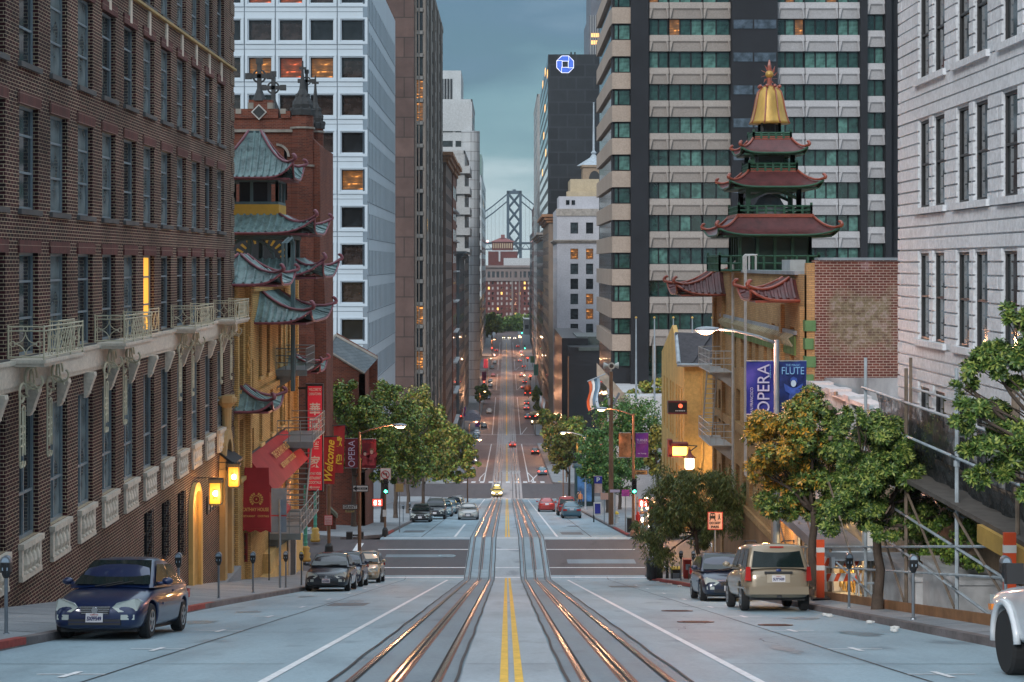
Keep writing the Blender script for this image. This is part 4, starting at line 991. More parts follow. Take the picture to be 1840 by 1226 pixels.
m.pieces('ledge', M_lgr, t)
t, X, zt, zb = tower('dark_cornice_building', 'dark grey green building with projecting cornice, left side past the third crossing', 446, 12.6, 500, 465, M_dgr, -1, cols=8, pitch=4.2, frontcols=6, fw=24, wfrac=.7)
cornice(t, X, -1, 446, 500, zt, 1.8, 2.0, M_dgr)
t, X, zt, zb = tower('balcony_tower', 'grey concrete block with stacked projecting balconies high above the left kerb', 503, 12.6, 560, 276, M_gst, -1, cols=8, pitch=4.6, frontcols=2, fw=30, wfrac=.7, hfrac=.5, litn=1)
m = MB()
for k in range(5): z = zt - 6 - k * 6.2; m.mark().box(X - 5, X + 1.6, 502, 530, z, z + 2.2)
m.pieces('balcony', M_gst, t)
t, X, zt, zb = tower('light_stone_tower', 'light grey stone tower stepping up to a taller slotted block, left edge of the sky', 600, 12.4, 652, 183, M_lgr, -1, cols=6, pitch=5.2, frontcols=5, fw=32, wfrac=.85, hfrac=.42, litn=3)
m = MB(); m.mark().box(X - 30, X + .05, 599.6, 600, wz(236, 600), zt); m.mark().box(X - 30, X - 4.6, 625, 660, zt, wz(127, 625)); m.pieces('upper_block', M_lgr, t)
m = MB()
for k in range(9): m.mark().box(X - 14 + k * 1.1 - 3.4, X - 14 + k * 1.1 - 2.7, 624.7, 625, wz(180, 625), wz(142, 625))
m.pieces('slot', M_navy, t)
m = MB().lathe((X - .6, 601, 0), [(3.4, zb), (3.4, wz(236, 600))], 16); m.build('rounded_corner', brick('stone_panels', (.42, .44, .45), (.37, .39, .41), (.2, .2, .2), w=5, h=3.4, ms=.12, var=.1), t)
t, X, zt, zb = tower('orange_brick_walkup', 'narrow orange brick building under the light stone tower', 660, 12.4, 712, 462, M_ora, -1, cols=6, pitch=5, frontcols=3, fw=20, litn=2); cornice(t, X, -1, 660, 712, zt, 2, 3, M_gst)
t, X, zt, zb = tower('lattice_glass_tower', 'slender glass tower gridded in pale metal, nearest to the bridge on the left', 842, 12.6, 1010, 318, mat('pale_grid', (.40, .44, .46), .5), -1, cols=12, pitch=6.4, frontcols=8, fw=30, wfrac=.72, hfrac=.62, litn=2)
m = MB(); m.box(X - 20, X + .1, 842, 905, zt, wz(278, 842)); m.prism([(X - 20, 842, wz(278, 842)), (X, 842, wz(278, 842)), (X - 20, 842, wz(262, 842))], (0, 60, 0)); m.build('green_penthouse', mat('green_glass_box', (.16, .24, .22), .3), t)
MB().tube([(X - 2, 842.5, wz(270, 842)), (X - 2, 842.5, wz(258, 842))], .3, 5).build('mast', M_gst, t)
t, X, zt, zb = tower('low_stone_building', 'small pale stone building low on the left before the far trees', 740, 12.3, 838, 545, M_cre, -1, cols=8, pitch=5, frontcols=3, fw=18, litn=2)
for (d0, d1, yt, mm, lb) in ((1012, 1120, 500, M_gst, 'pale grey facade low on the left, last before the far trees'),):
 t, X, zt, zb = tower('far_facade', lb, d0, 14.0, d1, yt, mm, -1, cols=8, pitch=5, frontcols=4, fw=20, litn=2)
# bridge, end of the street
BD = 2400.0; M_brdg = mat('grey_blue_steel', (.022, .042, .062), .6, var=.1, scale=.01)
br = thing('suspension_bridge', 'grey steel suspension bridge with crossed tower closing the end of the street', 'bridge', (wx(924, BD), BD, 0))
B = lambda x, y: V(wx(x, BD), BD, wz(y, BD)); m = MB()
for a, b in ((910, 915.5), (932.5, 938)): m.prism([(wx(a, BD), BD - 3, 0), (wx(b, BD), BD - 3, 0), (wx(b - .4, BD), BD - 3, wz(344, BD)), (wx(a + .4, BD), BD - 3, wz(344, BD))], (0, 7, 0))
m.box(wx(910.5, BD), wx(937.5, BD), BD - 3, BD + 3, wz(349, BD), wz(343, BD)); m.box(wx(921, BD), wx(927, BD), BD - 1, BD + 1, wz(343, BD), wz(340.5, BD)); m.build('tower', M_brdg, br)
m = MB(); ys = [349, 373, 398, 424, 450, 480]
for i, (a, b) in enumerate(zip(ys, ys[1:])):
 for s in ((914, 934), (934, 914)): m.tube([B(s[0], a), B(s[1], b)], 1.7, 4)
m.build('cross_bracing', M_brdg, br)
m = MB(); zd0, zd1 = wz(448, BD), wz(436.5, BD)
for z in (zd0, zd1, zd1 - 1.2): m.box(-900, 900, BD - 8, BD + 8, z - .9, z + .9)
for k in range(-60, 60):
 x = k * 11.0; m.tube([(x, BD - 8, zd0), (x + 5.5, BD - 8, zd1 - 1.2), (x + 11, BD - 8, zd0)], .55, 4)
m.build('deck', M_brdg, br)
m = MB(); hang = MB(); xt0, xt1 = wx(912, BD), wx(936, BD)
for dy, off in ((-9, 0), (9, 12)):
 for sg in (-1, 1):
  pts = []
  for i in range(16):
   x = i * 20.0; px = 911 - x / .8 if sg < 0 else 937 + x / .8
   y = 350 + off + .88 * (x / .8) - .0022 * min(x / .8, 200) ** 2 - .88 * max(0, x / .8 - 200); y = min(y, 428)
   p = V(wx(px, BD), BD + dy, wz(y, BD)); pts.append(p)
  m.tube(pts, .95, 4)
  for i in range(1, 48):
   x = i * 5.6; px = 911 - x / .8 if sg < 0 else 937 + x / .8; y = min(350 + off + .88 * (x / .8) - .0028 * (x / .8) ** 2, 428)
   if off == 0: hang.tube([(wx(px, BD), BD + dy, wz(y, BD)), (wx(px, BD), BD + dy, zd1)], .17, 3)
m.build('main_cable', M_brdg, br); hang.build('suspender_cables', M_brdg, br)
m = MB()
for px in (876, 957, 901): m.ball(B(px, 434), 1.6, 6, 4)
m.build('bridge_lamp', flat('pink_lamp', (1, .45, .4), emit=4), br)
M_erb = mat('end_red_brick', (.12, .035, .03), .8, var=.18, scale=.12, fine=1)
eb = thing('red_brick_terminal', 'dark red brick block with columned top floor and roof pavilion closing the street', 'building', (0, 1230, gz(1230)))
D = 1230.0; E = lambda y: wz(y, D); m = MB(); x0 = -45; Wd = 90; ws = []
for r in range(8):
 for k in range(27): a = 1.2 + k * 3.3 + (.5 if k % 2 else 0); ws.append((a, a + 1.3, E(511 + r * 9.3), E(506.3 + r * 9.3)))
top = [(1.4 + k * 3.3, 3.4 + k * 3.3, E(499), E(488)) for k in range(27)]
vis = [w for w in ws if -22 < w[0] + x0 < 24]; inv = [w for w in ws if w not in vis]
facade(m, (x0, D), 0, Wd, gz(D) - 2, E(505), ws, .4); m.quad((x0, D, E(478)), (x0 + Wd, D, E(478)), (x0 + Wd, D + 40, E(478)), (x0, D + 40, E(478))); m.build('wall', M_erb, eb)
m = MB(); facade(m, (x0, D - .05), 0, Wd, E(505), E(478), top, .5); m.box(x0, x0 + Wd, D - 1.6, D, E(481), E(477)); m.box(x0, x0 + Wd, D - 1, D, E(505), E(502.8)); m.box(wx(919, D), wx(922, D), D - .6, D, gz(D), E(480)); m.box(wx(932, D), wx(934.5, D), D - .6, D, gz(D), E(480)); m.build('stone_upper_storey', mat('dirty_stone', (.19, .15, .14), .7, var=.15, scale=.1), eb)
wl = flat('window_pale_blind', (.42, .40, .38)); wlit = flat('window_yellow_glow', (1, .6, .15), emit=.8)
put_windows(eb, (x0, D), 0, vis + inv, .3, (.0, 0, [], .04), M_dark, [wl, wl, wl, wl, wl, wlit, G_dk, G_dk, G_dk], None, limit=100)
put_windows(eb, (x0, D), 0, top, .4, (.0, 0, [], .04), M_dark, [G_std], None, limit=0)
m = MB(); m.box(wx(877, D), wx(930, D), D + 6, D + 20, E(478), E(451)); m.box(wx(884, D), wx(922, D), D + 8, D + 18, E(451), E(434)); m.build('roof_pavilion', M_erb, eb)
m = MB(); m.prism([(wx(881, D), D + 7, E(434.5)), (wx(925, D), D + 7, E(434.5)), (wx(907, D), D + 13, E(427)), (wx(899, D), D + 13, E(427))], (0, .3, 0)); m.prism([(wx(881, D), D + 19, E(434.5)), (wx(925, D), D + 19, E(434.5)), (wx(907, D), D + 13, E(427)), (wx(899, D), D + 13, E(427))], (0, .3, 0)); m.prism([(wx(881, D), D + 7, E(434.5)), (wx(881, D), D + 19, E(434.5)), (wx(899, D), D + 13, E(427))], (.3, 0, 0)); m.prism([(wx(925, D), D + 7, E(434.5)), (wx(925, D), D + 19, E(434.5)), (wx(907, D), D + 13, E(427))], (.3, 0, 0))
m.box(wx(900, D), wx(907, D), D + 11, D + 14, E(428), E(421.5)); m.build('pavilion_roof', mat('oxide_roof', (.20, .075, .07), .7), eb)
m = MB()
for k in range(9): m.mark().box(wx(886 + k * 4, D), wx(888 + k * 4, D), D + 7.8, D + 8, E(446), E(437))
m.pieces('pavilion_window', M_cre, eb)
m = MB(); m.box(wx(876, D), wx(931, D), D + 5.8, D + 6, E(452), E(450)); m.box(wx(896, D), wx(899, D), D + 5.7, D + 6, E(470), E(451)); m.box(wx(905, D), wx(962, D), D + 2, D + 10, E(478), E(464)); m.build('roof_plant', mat('pale_roof_plant', (.42, .43, .44), .7), eb)
# right: rusticated pale building
M_rust_st = mat('pale_blue_grey_limestone', (.66, .68, .71), .8, var=.1, scale=.5, fine=7, streak=1)
rb = thing('rusticated_stone_building', 'pale grey rusticated stone building with paired tall windows, nearest on the right', 'building', (XR, 34, gz(34)))
Yb0, Yb1 = 16.0, 46.7     # facade runs from the far corner towards the eye, so u = Yb1 - y
ws = []
for k in range(8):
 for (a, b) in ((44.42, 43.26), (42.9, 41.74)):
  a_, b_ = a - 3.74 * k, b - 3.74 * k
  if b_ < 17: continue
  for (z0, z1) in ((-7.1, -3.25), (-2.0, .28), (1.47, 3.77), (4.87, 7.2), (8.3, 10.6), (11.75, 14.05)): ws.append((Yb1 - a_, Yb1 - b_, CZ + z0, CZ + z1))
m = MB(); facade(m, (XR, Yb1), -HP, Yb1 - Yb0, CZ - 14, CZ + 26, ws, .10)
m.quad((XR, Yb1, CZ - 14), (XR + 22, Yb1, CZ - 14), (XR + 22, Yb1, CZ + 26), (XR, Yb1, CZ + 26)); m.quad((XR, Yb0, CZ + 26), (XR + 22, Yb0, CZ + 26), (XR + 22, Yb1, CZ + 26), (XR, Yb1, CZ + 26)); m.build('wall', M_rust_st, rb)
nr = [w for w in ws if Yb1 - w[0] > 33];
put_windows(rb, (XR, Yb1), -HP, nr, .095, (.07, 0, [.5], .05), mat('dark_bronze_sash', (.04, .04, .042), .5), [G_dk, G_std], None, 100)
m = MB(); hole = sorted({(w[0], w[1]) for w in ws}); ch_ = .315
nC = int(40 / ch_)
for i in range(nC):
 z = CZ - 13.5 + i * ch_;
 if z > CZ + 17: break
 segs = [(0.0, Yb1 - 26)]
 for (a, b, c, e) in ws:
  if c < z + ch_ - .02 and e > z + .02:
   new = []
   for (p, q) in segs:
    if b <= p or a >= q: new.append((p, q))
    else:
     if a > p: new.append((p, a))
     if b < q: new.append((b, q))
   segs = new
 for (p, q) in segs:
  off = (i % 2) * .45; cuts = [p] + [c for c in [off + .9 * j for j in range(40)] if p + .25 < c < q - .25] + [q]
  for (a, b) in zip(cuts, cuts[1:]):
   m.box(XR - .045 - .006 * ((i * 7 + int(a * 10)) % 3), XR + .01, Yb1 - b + (.006 if b != q else 0), Yb1 - a - (.006 if a != p else 0), z + .022, z + ch_ - .022)
m.build('stone_courses', M_rust_st, rb)
m = MB()
for w in nr: m.mark().box(XR - .14, XR + .05, Yb1 - w[1] - .16, Yb1 - w[0] + .16, w[2] - .16, w[2])
m.pieces('window_sill', M_rust_st, rb)
m = MB()
for w in nr:
 m.mark()
 for i in range(int((w[3] - w[2]) / ch_)): m.box(XR - .0, XR + .088, Yb1 - w[0] - .012, Yb1 - w[0] + .0, w[2] + i * ch_ + .02, w[2] + (i + 1) * ch_ - .02)
m.pieces('jamb_block', M_rust_st, rb)
tw = thing('terrace_wall', 'pale stone terrace wall topped by a pierced balustrade, below the painted brick wall', 'wall', (XR, 54, gz(54)))
M_terr = mat('pale_terrace_stone', (.50, .50, .51), .75, var=.12, scale=.7, fine=8)
ty0, ty1 = 46.75, 63.4; ztop = CZ - 4.3; m = MB(); m.box(XR + .05, XR + .5, ty0, ty1, CZ - 14, ztop - 1.05); m.box(XR - .02, XR + .55, ty0, ty1, ztop - 1.1, ztop - .95); m.build('wall', M_terr, tw)
m = MB(); m.box(XR - .08, XR + .6, ty0, ty1, ztop - .14, ztop)
m.build('coping', M_terr, tw); m = MB(); L = []
for k in range(6):
 y = ty0 + .2 + k * 3.1; m.mark().box(XR - .04, XR + .55, y, y + .75, ztop - .98, ztop - .12); m.box(XR - .12, XR + .62, y - .06, y + .81, ztop - .04, ztop + .08); m.box(XR - .07, XR - .04, y + .2, y + .55, ztop - .8, ztop - .3)
m.pieces('pier', M_terr, tw); m = MB()
for k in range(5):
 y = ty0 + .95 + k * 3.1; m.mark()
 for j in range(6):
  a = y + .05 + j * .37; m.box(XR + .05, XR + .3, a, a + .07, ztop - .96, ztop - .13)
  m.prism([(XR + .1, a + .07, ztop - .95), (XR + .1, a + .13, ztop - .95), (XR + .1, a + .36, ztop - .55), (XR + .1, a + .36, ztop - .48)], (.1, 0, 0)); m.prism([(XR + .1, a + .07, ztop - .14), (XR + .1, a + .13, ztop - .14), (XR + .1, a + .36, ztop - .5), (XR + .1, a + .36, ztop - .57)], (.1, 0, 0))
 m.box(XR + .25, XR + .3, y, y + 2.35, ztop - .96, ztop - .13)
m.pieces('pierced_panel', M_terr, tw)
bw = thing('stained_retaining_wall', 'low grey stained concrete wall behind the balustrade', 'wall', (13.5, 60.8, CZ - 6)); MB().box(XR + .6, 30, 60.6, 60.9, CZ - 10, wz(680, 60.6)).build('panel', mat('stained_concrete', (.28, .31, .33), .8, var=.5, scale=1.2, streak=1), bw)
# bazaar building with painted party wall and pagoda
M_wallbr = brick('old_painted_brick', (.20, .065, .045), (.11, .04, .035), (.42, .37, .33), w=.28, h=.115, ms=.014, var=.35, stain=[(.55, .56, .7, (.34, .30, .30)), (.8, .62, .75, (.30, .24, .30))])
def ghost_brick():
 m = brick('ghost_sign_brick', (.15, .055, .042), (.10, .035, .03), (.36, .31, .27), w=.26, h=.098, ms=.011, var=.4, stain=[(.7, .60, .75, (.36, .30, .34))])
 t = m.node_tree; b = t.nodes['Principled BSDF']; src = b.inputs['Base Color'].links[0].from_socket; c = coords(t)
 s = t.nodes.new('ShaderNodeSeparateXYZ'); t.links.new(c, s.inputs[0])
 def math2(op, a, bb):
  n = t.nodes.new('ShaderNodeMath'); n.operation = op
  for i, v in enumerate((a, bb)):
   if isinstance(v, (int, float)): n.inputs[i].default_value = v
   else: t.links.new(v, n.inputs[i])
  return n.outputs[0]
 dx = math2('ABSOLUTE', math2('SUBTRACT', s.outputs[0], 13.0), 0); dz = math2('ABSOLUTE', math2('SUBTRACT', s.outputs[2], CZ - 2.15), 0)
 e = math2('MAXIMUM', math2('DIVIDE', dx, 1.35), math2('DIVIDE', dz, 1.25)); n = noise(t, c, 2.2, 6, .75); e = math2('ADD', e, math2('MULTIPLY', math2('SUBTRACT', n, .5), 1.6))
 f = ramp(t, e, [(.6, (.65, .65, .65)), (1.1, (0, 0, 0))]); n2 = noise(t, c, 3.5, 4)
 o = mixc(t, f, src, ramp(t, n2, [(.35, (.10, .09, .07)), (.5, (.20, .20, .12)), (.6, (.32, .29, .26)), (.75, (.15, .18, .09))]))
 t.links.new(o, b.inputs['Base Color']); return m
sf = thing('bazaar_building', 'tan brick bazaar with an old painted party wall and red tiled corner roofs', 'building', (XR + 2, 61, gz(61)))
SY0, SY1 = 61.2, 88.0; ztw = wz(468, SY0); zpar = wz(489, 80)
M_tanbr = brick('tan_brick', (.46, .29, .13), (.35, .21, .09), (.24, .17, .10), w=.25, h=.08, ms=.010, var=.3)
m = MB(); m.box(XR + .28, 34, SY0, SY0 + .5, gz(SY0) - 3, ztw); m.build('party_wall', ghost_brick(), sf)
m = MB(); m.box(XR + .4, 34, SY0 - .12, SY0 + .62, ztw, ztw + .1); m.build('coping', mat('grey_flashing', (.20, .25, .28), .5), sf)
ws = []
def wq(pxa, pxb, ya, yb):    # street-face window from photo pixels (the face lies at XR)
 y0, y1 = 3000 * XR / (pxb - CX), 3000 * XR / (pxa - CX); ws.append((SY1 - y1, SY1 - y0, wz(yb, y0), wz(ya, y0)))
for (a, b) in ((1289, 1294), (1296, 1301), (1317, 1323), (1331, 1337), (1345, 1351), (1357, 1363), (1372, 1378), (1386, 1392), (1398, 1405), (1419, 1427), (1434, 1441)): wq(a, b, 588 if a > 1400 else 582, 662)
for (a, b) in ((1291, 1297), (1323, 1330), (1357, 1363), (1372, 1378), (1386, 1392), (1398, 1405), (1419, 1427)): wq(a, b, 702, 760)
for (a, b) in ((1292, 1298), (1310, 1316), (1322, 1329), (1334, 1341), (1346, 1353), (1360, 1368)): wq(a, b, 838, 900)
m = MB(); facade(m, (XR, SY1), -HP, SY1 - SY0, gz(88) - 3, zpar, ws, .3)
m.quad((XR, SY1, gz(88) - 3), (32, SY1, gz(88) - 3), (32, SY1, zpar), (XR, SY1, zpar)); m.quad((XR, SY0, zpar), (XR, SY1, zpar), (32, SY1, zpar), (32, SY0, zpar)); m.box(XR, XR + .3, SY0 - .01, SY0 + .4, gz(61) - 2, ztw - .1)
m.build('wall', M_tanbr, sf)
put_windows(sf, (XR, SY1), -HP, ws, .28, (.06, 0, [.5], .05), mat('brown_frame', (.11, .06, .035), .6), [glass('dark_brown_glass', (.05, .028, .02))])
m = MB(); m.box(XR - .12, XR + .4, 63, 85.5, zpar - .02, zpar + .12); m.box(XR - .1, XR + .2, 63.2, 85.4, zpar - 2.3, zpar - 2.15); m.build('parapet_coping', mat('grey_flashing2', (.26, .29, .32), .5), sf)
M_gn = mat('green_stained_brick', (.12, .19, .06), .8, var=.5, scale=2, streak=1); M_quoin = mat('green_quoin', (.10, .22, .09), .7, var=.25, scale=2)
m = MB(); m.box(XR - .06, XR + .1, 63.4, 84.6, zpar - 3.1, zpar - 2.35); m.build('green_frieze', M_gn, sf)
m = MB()
for k in range(42): y = 63.6 + k * .5; m.mark().tube([(XR - .08, y, zpar - 2.3), (XR - .3, y, zpar - 2.45), (XR - .12, y, zpar - 2.75)], .05, 5)
m.pieces('frieze_corbel', mat('pale_corbel', (.33, .31, .22), .7), sf)
m = MB()
for k in range(9): m.mark().box(XR - .06, XR + .32 - .08 * (k % 2), SY0 - .1, SY0 + .4, ztw - 2.6 - k * .66, ztw - 2.2 - k * .66)
m.pieces('quoin', M_quoin, sf)
m = MB()
for (a, b) in ((61.6, 62.0), (66.0, 66.5), (84.0, 84.5), (87.4, 87.98)): m.box(XR - .16, XR + .1, a, b, gz(a) - 1, zpar - 1.2)
m.box(XR - .14, XR + .1, 61.5, 88, CZ - 7.9, CZ - 7.5); m.box(XR - .14, XR + .1, 61.5, 88, CZ - 11.4, CZ - 11.1); m.build('pilaster', M_tanbr, sf)
m = MB(); m.box(XR - .08, XR + .1, 61.3, 87.99, gz(88) - 2, CZ - 11.42); m.build('plaster_base', mat('brown_plaster', (.24, .14, .07), .7, var=.35, scale=.8, streak=1), sf)
roof(sf, XR + .1, 86.0, wz(527, 86), wz(484, 86), 2.5, .35, .5, M_tiler, M_ridger, M_ridger, 16, 1.0, (0, 3, 2), hey=2.3, hty=1.0)
roof(sf, XR + .1, 64.2, wz(537, 64), wz(502, 64), 1.9, .35, .4, M_tiler, M_ridger, M_ridger, 14, .85, (0, 3, 2), hey=1.7, hty=.7)
m = MB()   # rooftop box, pipes
m.box(wx(1412, 70), wx(1440, 70), 69, 71, zpar, wz(467, 70)); m.build('roof_hatch', mat('grey_box', (.35, .38, .40), .6), sf)
M_wfe = mat('white_painted_steel', (.48, .48, .47), .5, var=.15, scale=3)
m = MB()
for (px, d) in ((1317, 79.5),): m.tube([(wx(px, d), d, CZ - 12), (wx(px, d), d, wz(475, d)), (wx(px + 4, d), d, wz(470, d)), (wx(1350, d), d, wz(470, d))], .07, 6)
m.build('vent_pipe', M_wfe, sf)
px_, py_ = 12.6, 80.0; Zp = lambda y: wz(y, py_)
pg = thing('rooftop_pagoda', 'three tiered red roofed pagoda with a gold bell dome, on the bazaar roof', 'pagoda', (px_, py_, zpar))
def rail(cx, cy, h, z0, z1, parent, n=7):
 m = MB()
 for s in (-1, 1):
  for z in (z0 + .06, (z0 + z1) / 2, z1 - .05):
   m.tube([(cx - h, cy + s * h, z), (cx + h, cy + s * h, z)], .05, 5); m.tube([(cx + s * h, cy - h, z), (cx + s * h, cy + h, z)], .05, 5)
  for k in range(n + 1):
   q = -h + 2 * h * k / n; m.box(cx + q - .05, cx + q + .05, cy + s * h - .05, cy + s * h + .05, z0, z1 + (.12 if k in (0, n) else 0)); m.box(cx + s * h - .05, cx + s * h + .05, cy + q - .05, cy + q + .05, z0, z1)
 m.build('railing', M_grn, parent)
MB().box(px_ - 2.45, px_ + 2.45, py_ - 2.45, py_ + 2.45, zpar, Zp(487)).build('platform', M_tanbr, pg)
rail(px_ - .4, py_ - .2, 2.3, Zp(488), Zp(459), pg, 9)
MB().box(px_ - 1.55, px_ + 1.55, py_ - 1.55, py_ + 1.55, Zp(488), Zp(425)).build('lower_storey', mat('dark_green_panel', (.012, .03, .022), .5), pg); turret_posts(pg, px_, py_, Zp(488), Zp(424), 1.65, 4, M_grn, .07)
roof(pg, px_, py_, Zp(423), Zp(392), 2.7, 1.75, .30, M_tiler, M_ridger, M_grn, 0, .8)
for (z, h) in ((Zp(391), 1.8), (Zp(310), 1.15), (Zp(252), .92)): MB().box(px_ - h, px_ + h, py_ - h, py_ + h, z - .04, z + .12).build('roof_edge', M_ridger, pg)
rail(px_, py_, 1.7, Zp(390), Zp(371), pg, 8)
turret_posts(pg, px_, py_, Zp(390), Zp(342), 1.2, 1, M_grn, .11); m = MB()
for s in (-1, 1):
 m.prism([(px_ - 1.15, py_ + s * 1.2, Zp(362)), (px_ - 1.15, py_ + s * 1.2, Zp(356)), (px_ - .4, py_ + s * 1.2, Zp(344)), (px_ - .1, py_ + s * 1.2, Zp(344))], (0, .08, 0)); m.prism([(px_ + 1.15, py_ + s * 1.2, Zp(362)), (px_ + 1.15, py_ + s * 1.2, Zp(356)), (px_ + .4, py_ + s * 1.2, Zp(344)), (px_ + .1, py_ + s * 1.2, Zp(344))], (0, .08, 0))
m.box(px_ - 1.3, px_ + 1.3, py_ - 1.3, py_ + 1.3, Zp(347), Zp(340)); m.build('brace', M_grn, pg)
MB().lathe((px_, py_, Zp(388)), [(.75, 0), (.75, .45), (.5, .85), (.05, 1.05)], 12).build('skylight', mat('lead_grey_dome', (.14, .17, .19), .4), pg)
roof(pg, px_, py_, Zp(338), Zp(311), 2.1, 1.15, .28, M_tiler, M_ridger, M_grn, 0, .7)
rail(px_, py_, 1.12, Zp(310), Zp(295), pg, 6); turret_posts(pg, px_, py_, Zp(310), Zp(280), .95, 1, M_grn, .1); MB().box(px_ - .6, px_ + .6, py_ - .6, py_ + .6, Zp(310), Zp(280)).build('upper_storey', mat('dark_green_panel', (.02, .04, .03), .5), pg)
roof(pg, px_, py_, Zp(277), Zp(253), 1.5, .9, .25, M_tiler, M_ridger, M_grn, 0, .62)
rail(px_, py_, .88, Zp(252), Zp(240), pg, 5); turret_posts(pg, px_, py_, Zp(252), Zp(222), .42, 1, M_cross, .06); MB().lathe((px_, py_, Zp(252)), [(.3, 0), (.3, .8)], 8).build('neck', M_cross, pg)
M_gold = M_gild = mat('gilded_metal', (.46, .29, .075), .45, metal=.35, var=.3, scale=2, streak=1)
MB().box(px_ - 2.0, px_ + 2.0, py_ - 2.0, py_ + 2.0, Zp(488), Zp(486)).build('floor', M_grn, pg)
prof = [(.97, Zp(223)), (.90, Zp(218)), (.82, Zp(208)), (.73, Zp(195)), (.66, Zp(180)), (.56, Zp(166)), (.38, Zp(158)), (.22, Zp(155))]
MB().lathe((px_, py_, 0), prof, 24).build('bell_dome', M_gold, pg, smooth=True)
m = MB()
for k in range(8):
 a = math.pi * (k + .5) / 4; m.tube([(px_ + (r + .02) * math.cos(a), py_ + (r + .02) * math.sin(a), z) for r, z in prof], .035, 5);
 m.mark;
 q = prof[-3][0] + .06; m.ball((px_ + q * .8 * math.cos(a), py_ + q * .8 * math.sin(a), Zp(156)), .09, 7, 5)
m.build('dome_ribs', M_ridger, pg, smooth=True)
m = MB(); m.tube([(px_, py_, Zp(156)), (px_, py_, Zp(118)), (px_, py_, Zp(108))], [.13, .09, .03], 8)
for k in range(10):
 a = k * math.pi / 5; c = (px_ + .2 * math.cos(a), Zp(134) + .26 * math.sin(a)); m.prism([(c[0] - .06, py_ - .04, c[1] - .06), (c[0] + .06, py_ - .04, c[1] - .06), (px_ + .42 * math.cos(a + .25), py_ - .04, Zp(134) + .52 * math.sin(a + .25))], (0, .08, 0))
m.build('finial', M_ridger, pg); MB().ball((px_, py_, Zp(134)), .2, 12, 8).build('finial_ball', M_gold, pg, smooth=True)
def fire_escape(lab, yc, L, zs, matl, side, X, group='fire escapes', mats2=None):
 t = thing('fire_escape', lab, 'fire escape', (X, yc, zs[0]), 0, group); o = -side
 for i, z in enumerate(zs):
  m = MB(); m.box(*sorted((X, X + o * 1.1)), yc - L / 2, yc + L / 2, z - .06, z)
  for k in (-1, 1): m.prism([(X, yc + k * L * .4, z - .06), (X + o * 1.0, yc + k * L * .4, z - .06), (X, yc + k * L * .4, z - .8)], (0, .05, 0))
  m.build('landing', matl, t); m = MB()
  for h in (.35, .65, 1.0):
   m.tube([(X, yc - L / 2, z + h), (X + o * 1.1, yc - L / 2, z + h), (X + o * 1.1, yc + L / 2, z + h), (X, yc + L / 2, z + h)], .022, 5)
  for k in range(9): m.tube([(X + o * 1.1, yc - L / 2 + k * L / 8, z), (X + o * 1.1, yc - L / 2 + k * L / 8, z + 1.0)], .018, 4)
  for q in (.0, .37, .73): m.tube([(X + o * 1.1 * q, yc - L / 2, z), (X + o * 1.1 * q, yc - L / 2, z + 1.0)], .018, 4)
  m.build('railing', matl, t)
  if i + 1 < len(zs):
   z2 = zs[i + 1]; m = MB(); ya, yb = yc + L * .38, yc - L * .1
   for q in (.5, 1.0): m.tube([(X + o * q, ya, z2), (X + o * q, yb, z)], .04, 5)
   n = int((z - z2) / .25)
   for k in range(n): f = k / n; m.box(*sorted((X + o * .5, X + o * 1.0)), ya + (yb - ya) * f - .1, ya + (yb - ya) * f + .1, z2 + (z - z2) * f - .015, z2 + (z - z2) * f + .015)
   m.build('stair', matl, t)
 return t
fire_escape('white fire escape on the tan brick street front', 83.6, 4.6, [wz(664, 83), wz(793, 83)], M_wfe, 1, XR)
m = MB(); d = 74.5; x = XR - .3
for q in (0, .45): m.tube([(x, d + q, CZ - 9.5), (x, d + q, CZ + .35), (x + .5, d + q, CZ + .4)], .035, 5)
for k in range(34): m.tube([(x, d, CZ - 9.4 + k * .29), (x, d + .45, CZ - 9.4 + k * .29)], .018, 4)
m.build('roof_ladder', M_wfe, sf)
m = MB(); x = wx(1340, 76);
for (a, b) in ((1336, 1358), (1340, 1346)): m.tube([(wx(a, 76), 76, zpar), (wx(a, 76), 76, Zp(462)), (wx(a + 3, 76), 76, Zp(459)), (wx(b - 3, 76), 76, Zp(459)), (wx(b, 76), 76, Zp(462)), (wx(b, 76), 76, zpar)], .05, 6)
m.build('ladder_hoop', M_wfe, sf)
# ochre building across the side street, right
M_och = mat('ochre_stucco', (.60, .37, .12), .8, var=.2, scale=.8, streak=1, fine=6); M_wtrim = mat('cream_trim', (.48, .45, .36), .7)
oc = thing('ochre_gabled_building', 'ochre stucco building with a steep dark roof and lit lantern, across the side street', 'building', (11.6, 106, gz(106)))
oy0, oy1, OX = 105.6, 121.0, 11.25; oz = wz(655, oy0); m = MB()
ws = [(oy1 - y - .8, oy1 - y, oz - a, oz - b) for (a, b) in ((5.2, 1.6), (10.2, 6.8)) for y in (106.8, 108.4, 110.0, 112.4, 114.0, 116.5, 118.6)]
facade(m, (OX, oy1), -HP, oy1 - oy0, gz(121) - 3, oz, ws, .25); m.quad((OX, oy0, gz(106) - 3), (30, oy0, gz(106) - 3), (30, oy0, oz), (OX, oy0, oz))
m.prism([(OX, oy0 + 2.0, oz), (OX, oy1, oz), (OX, (oy0 + oy1) / 2, oz + 2.2)], (.3, 0, 0)); m.build('wall', M_och, oc)
put_windows(oc, (OX, oy1), -HP, ws, .23, (.07, 0, [.5], .04), M_wtrim, [G_dk, G_std])
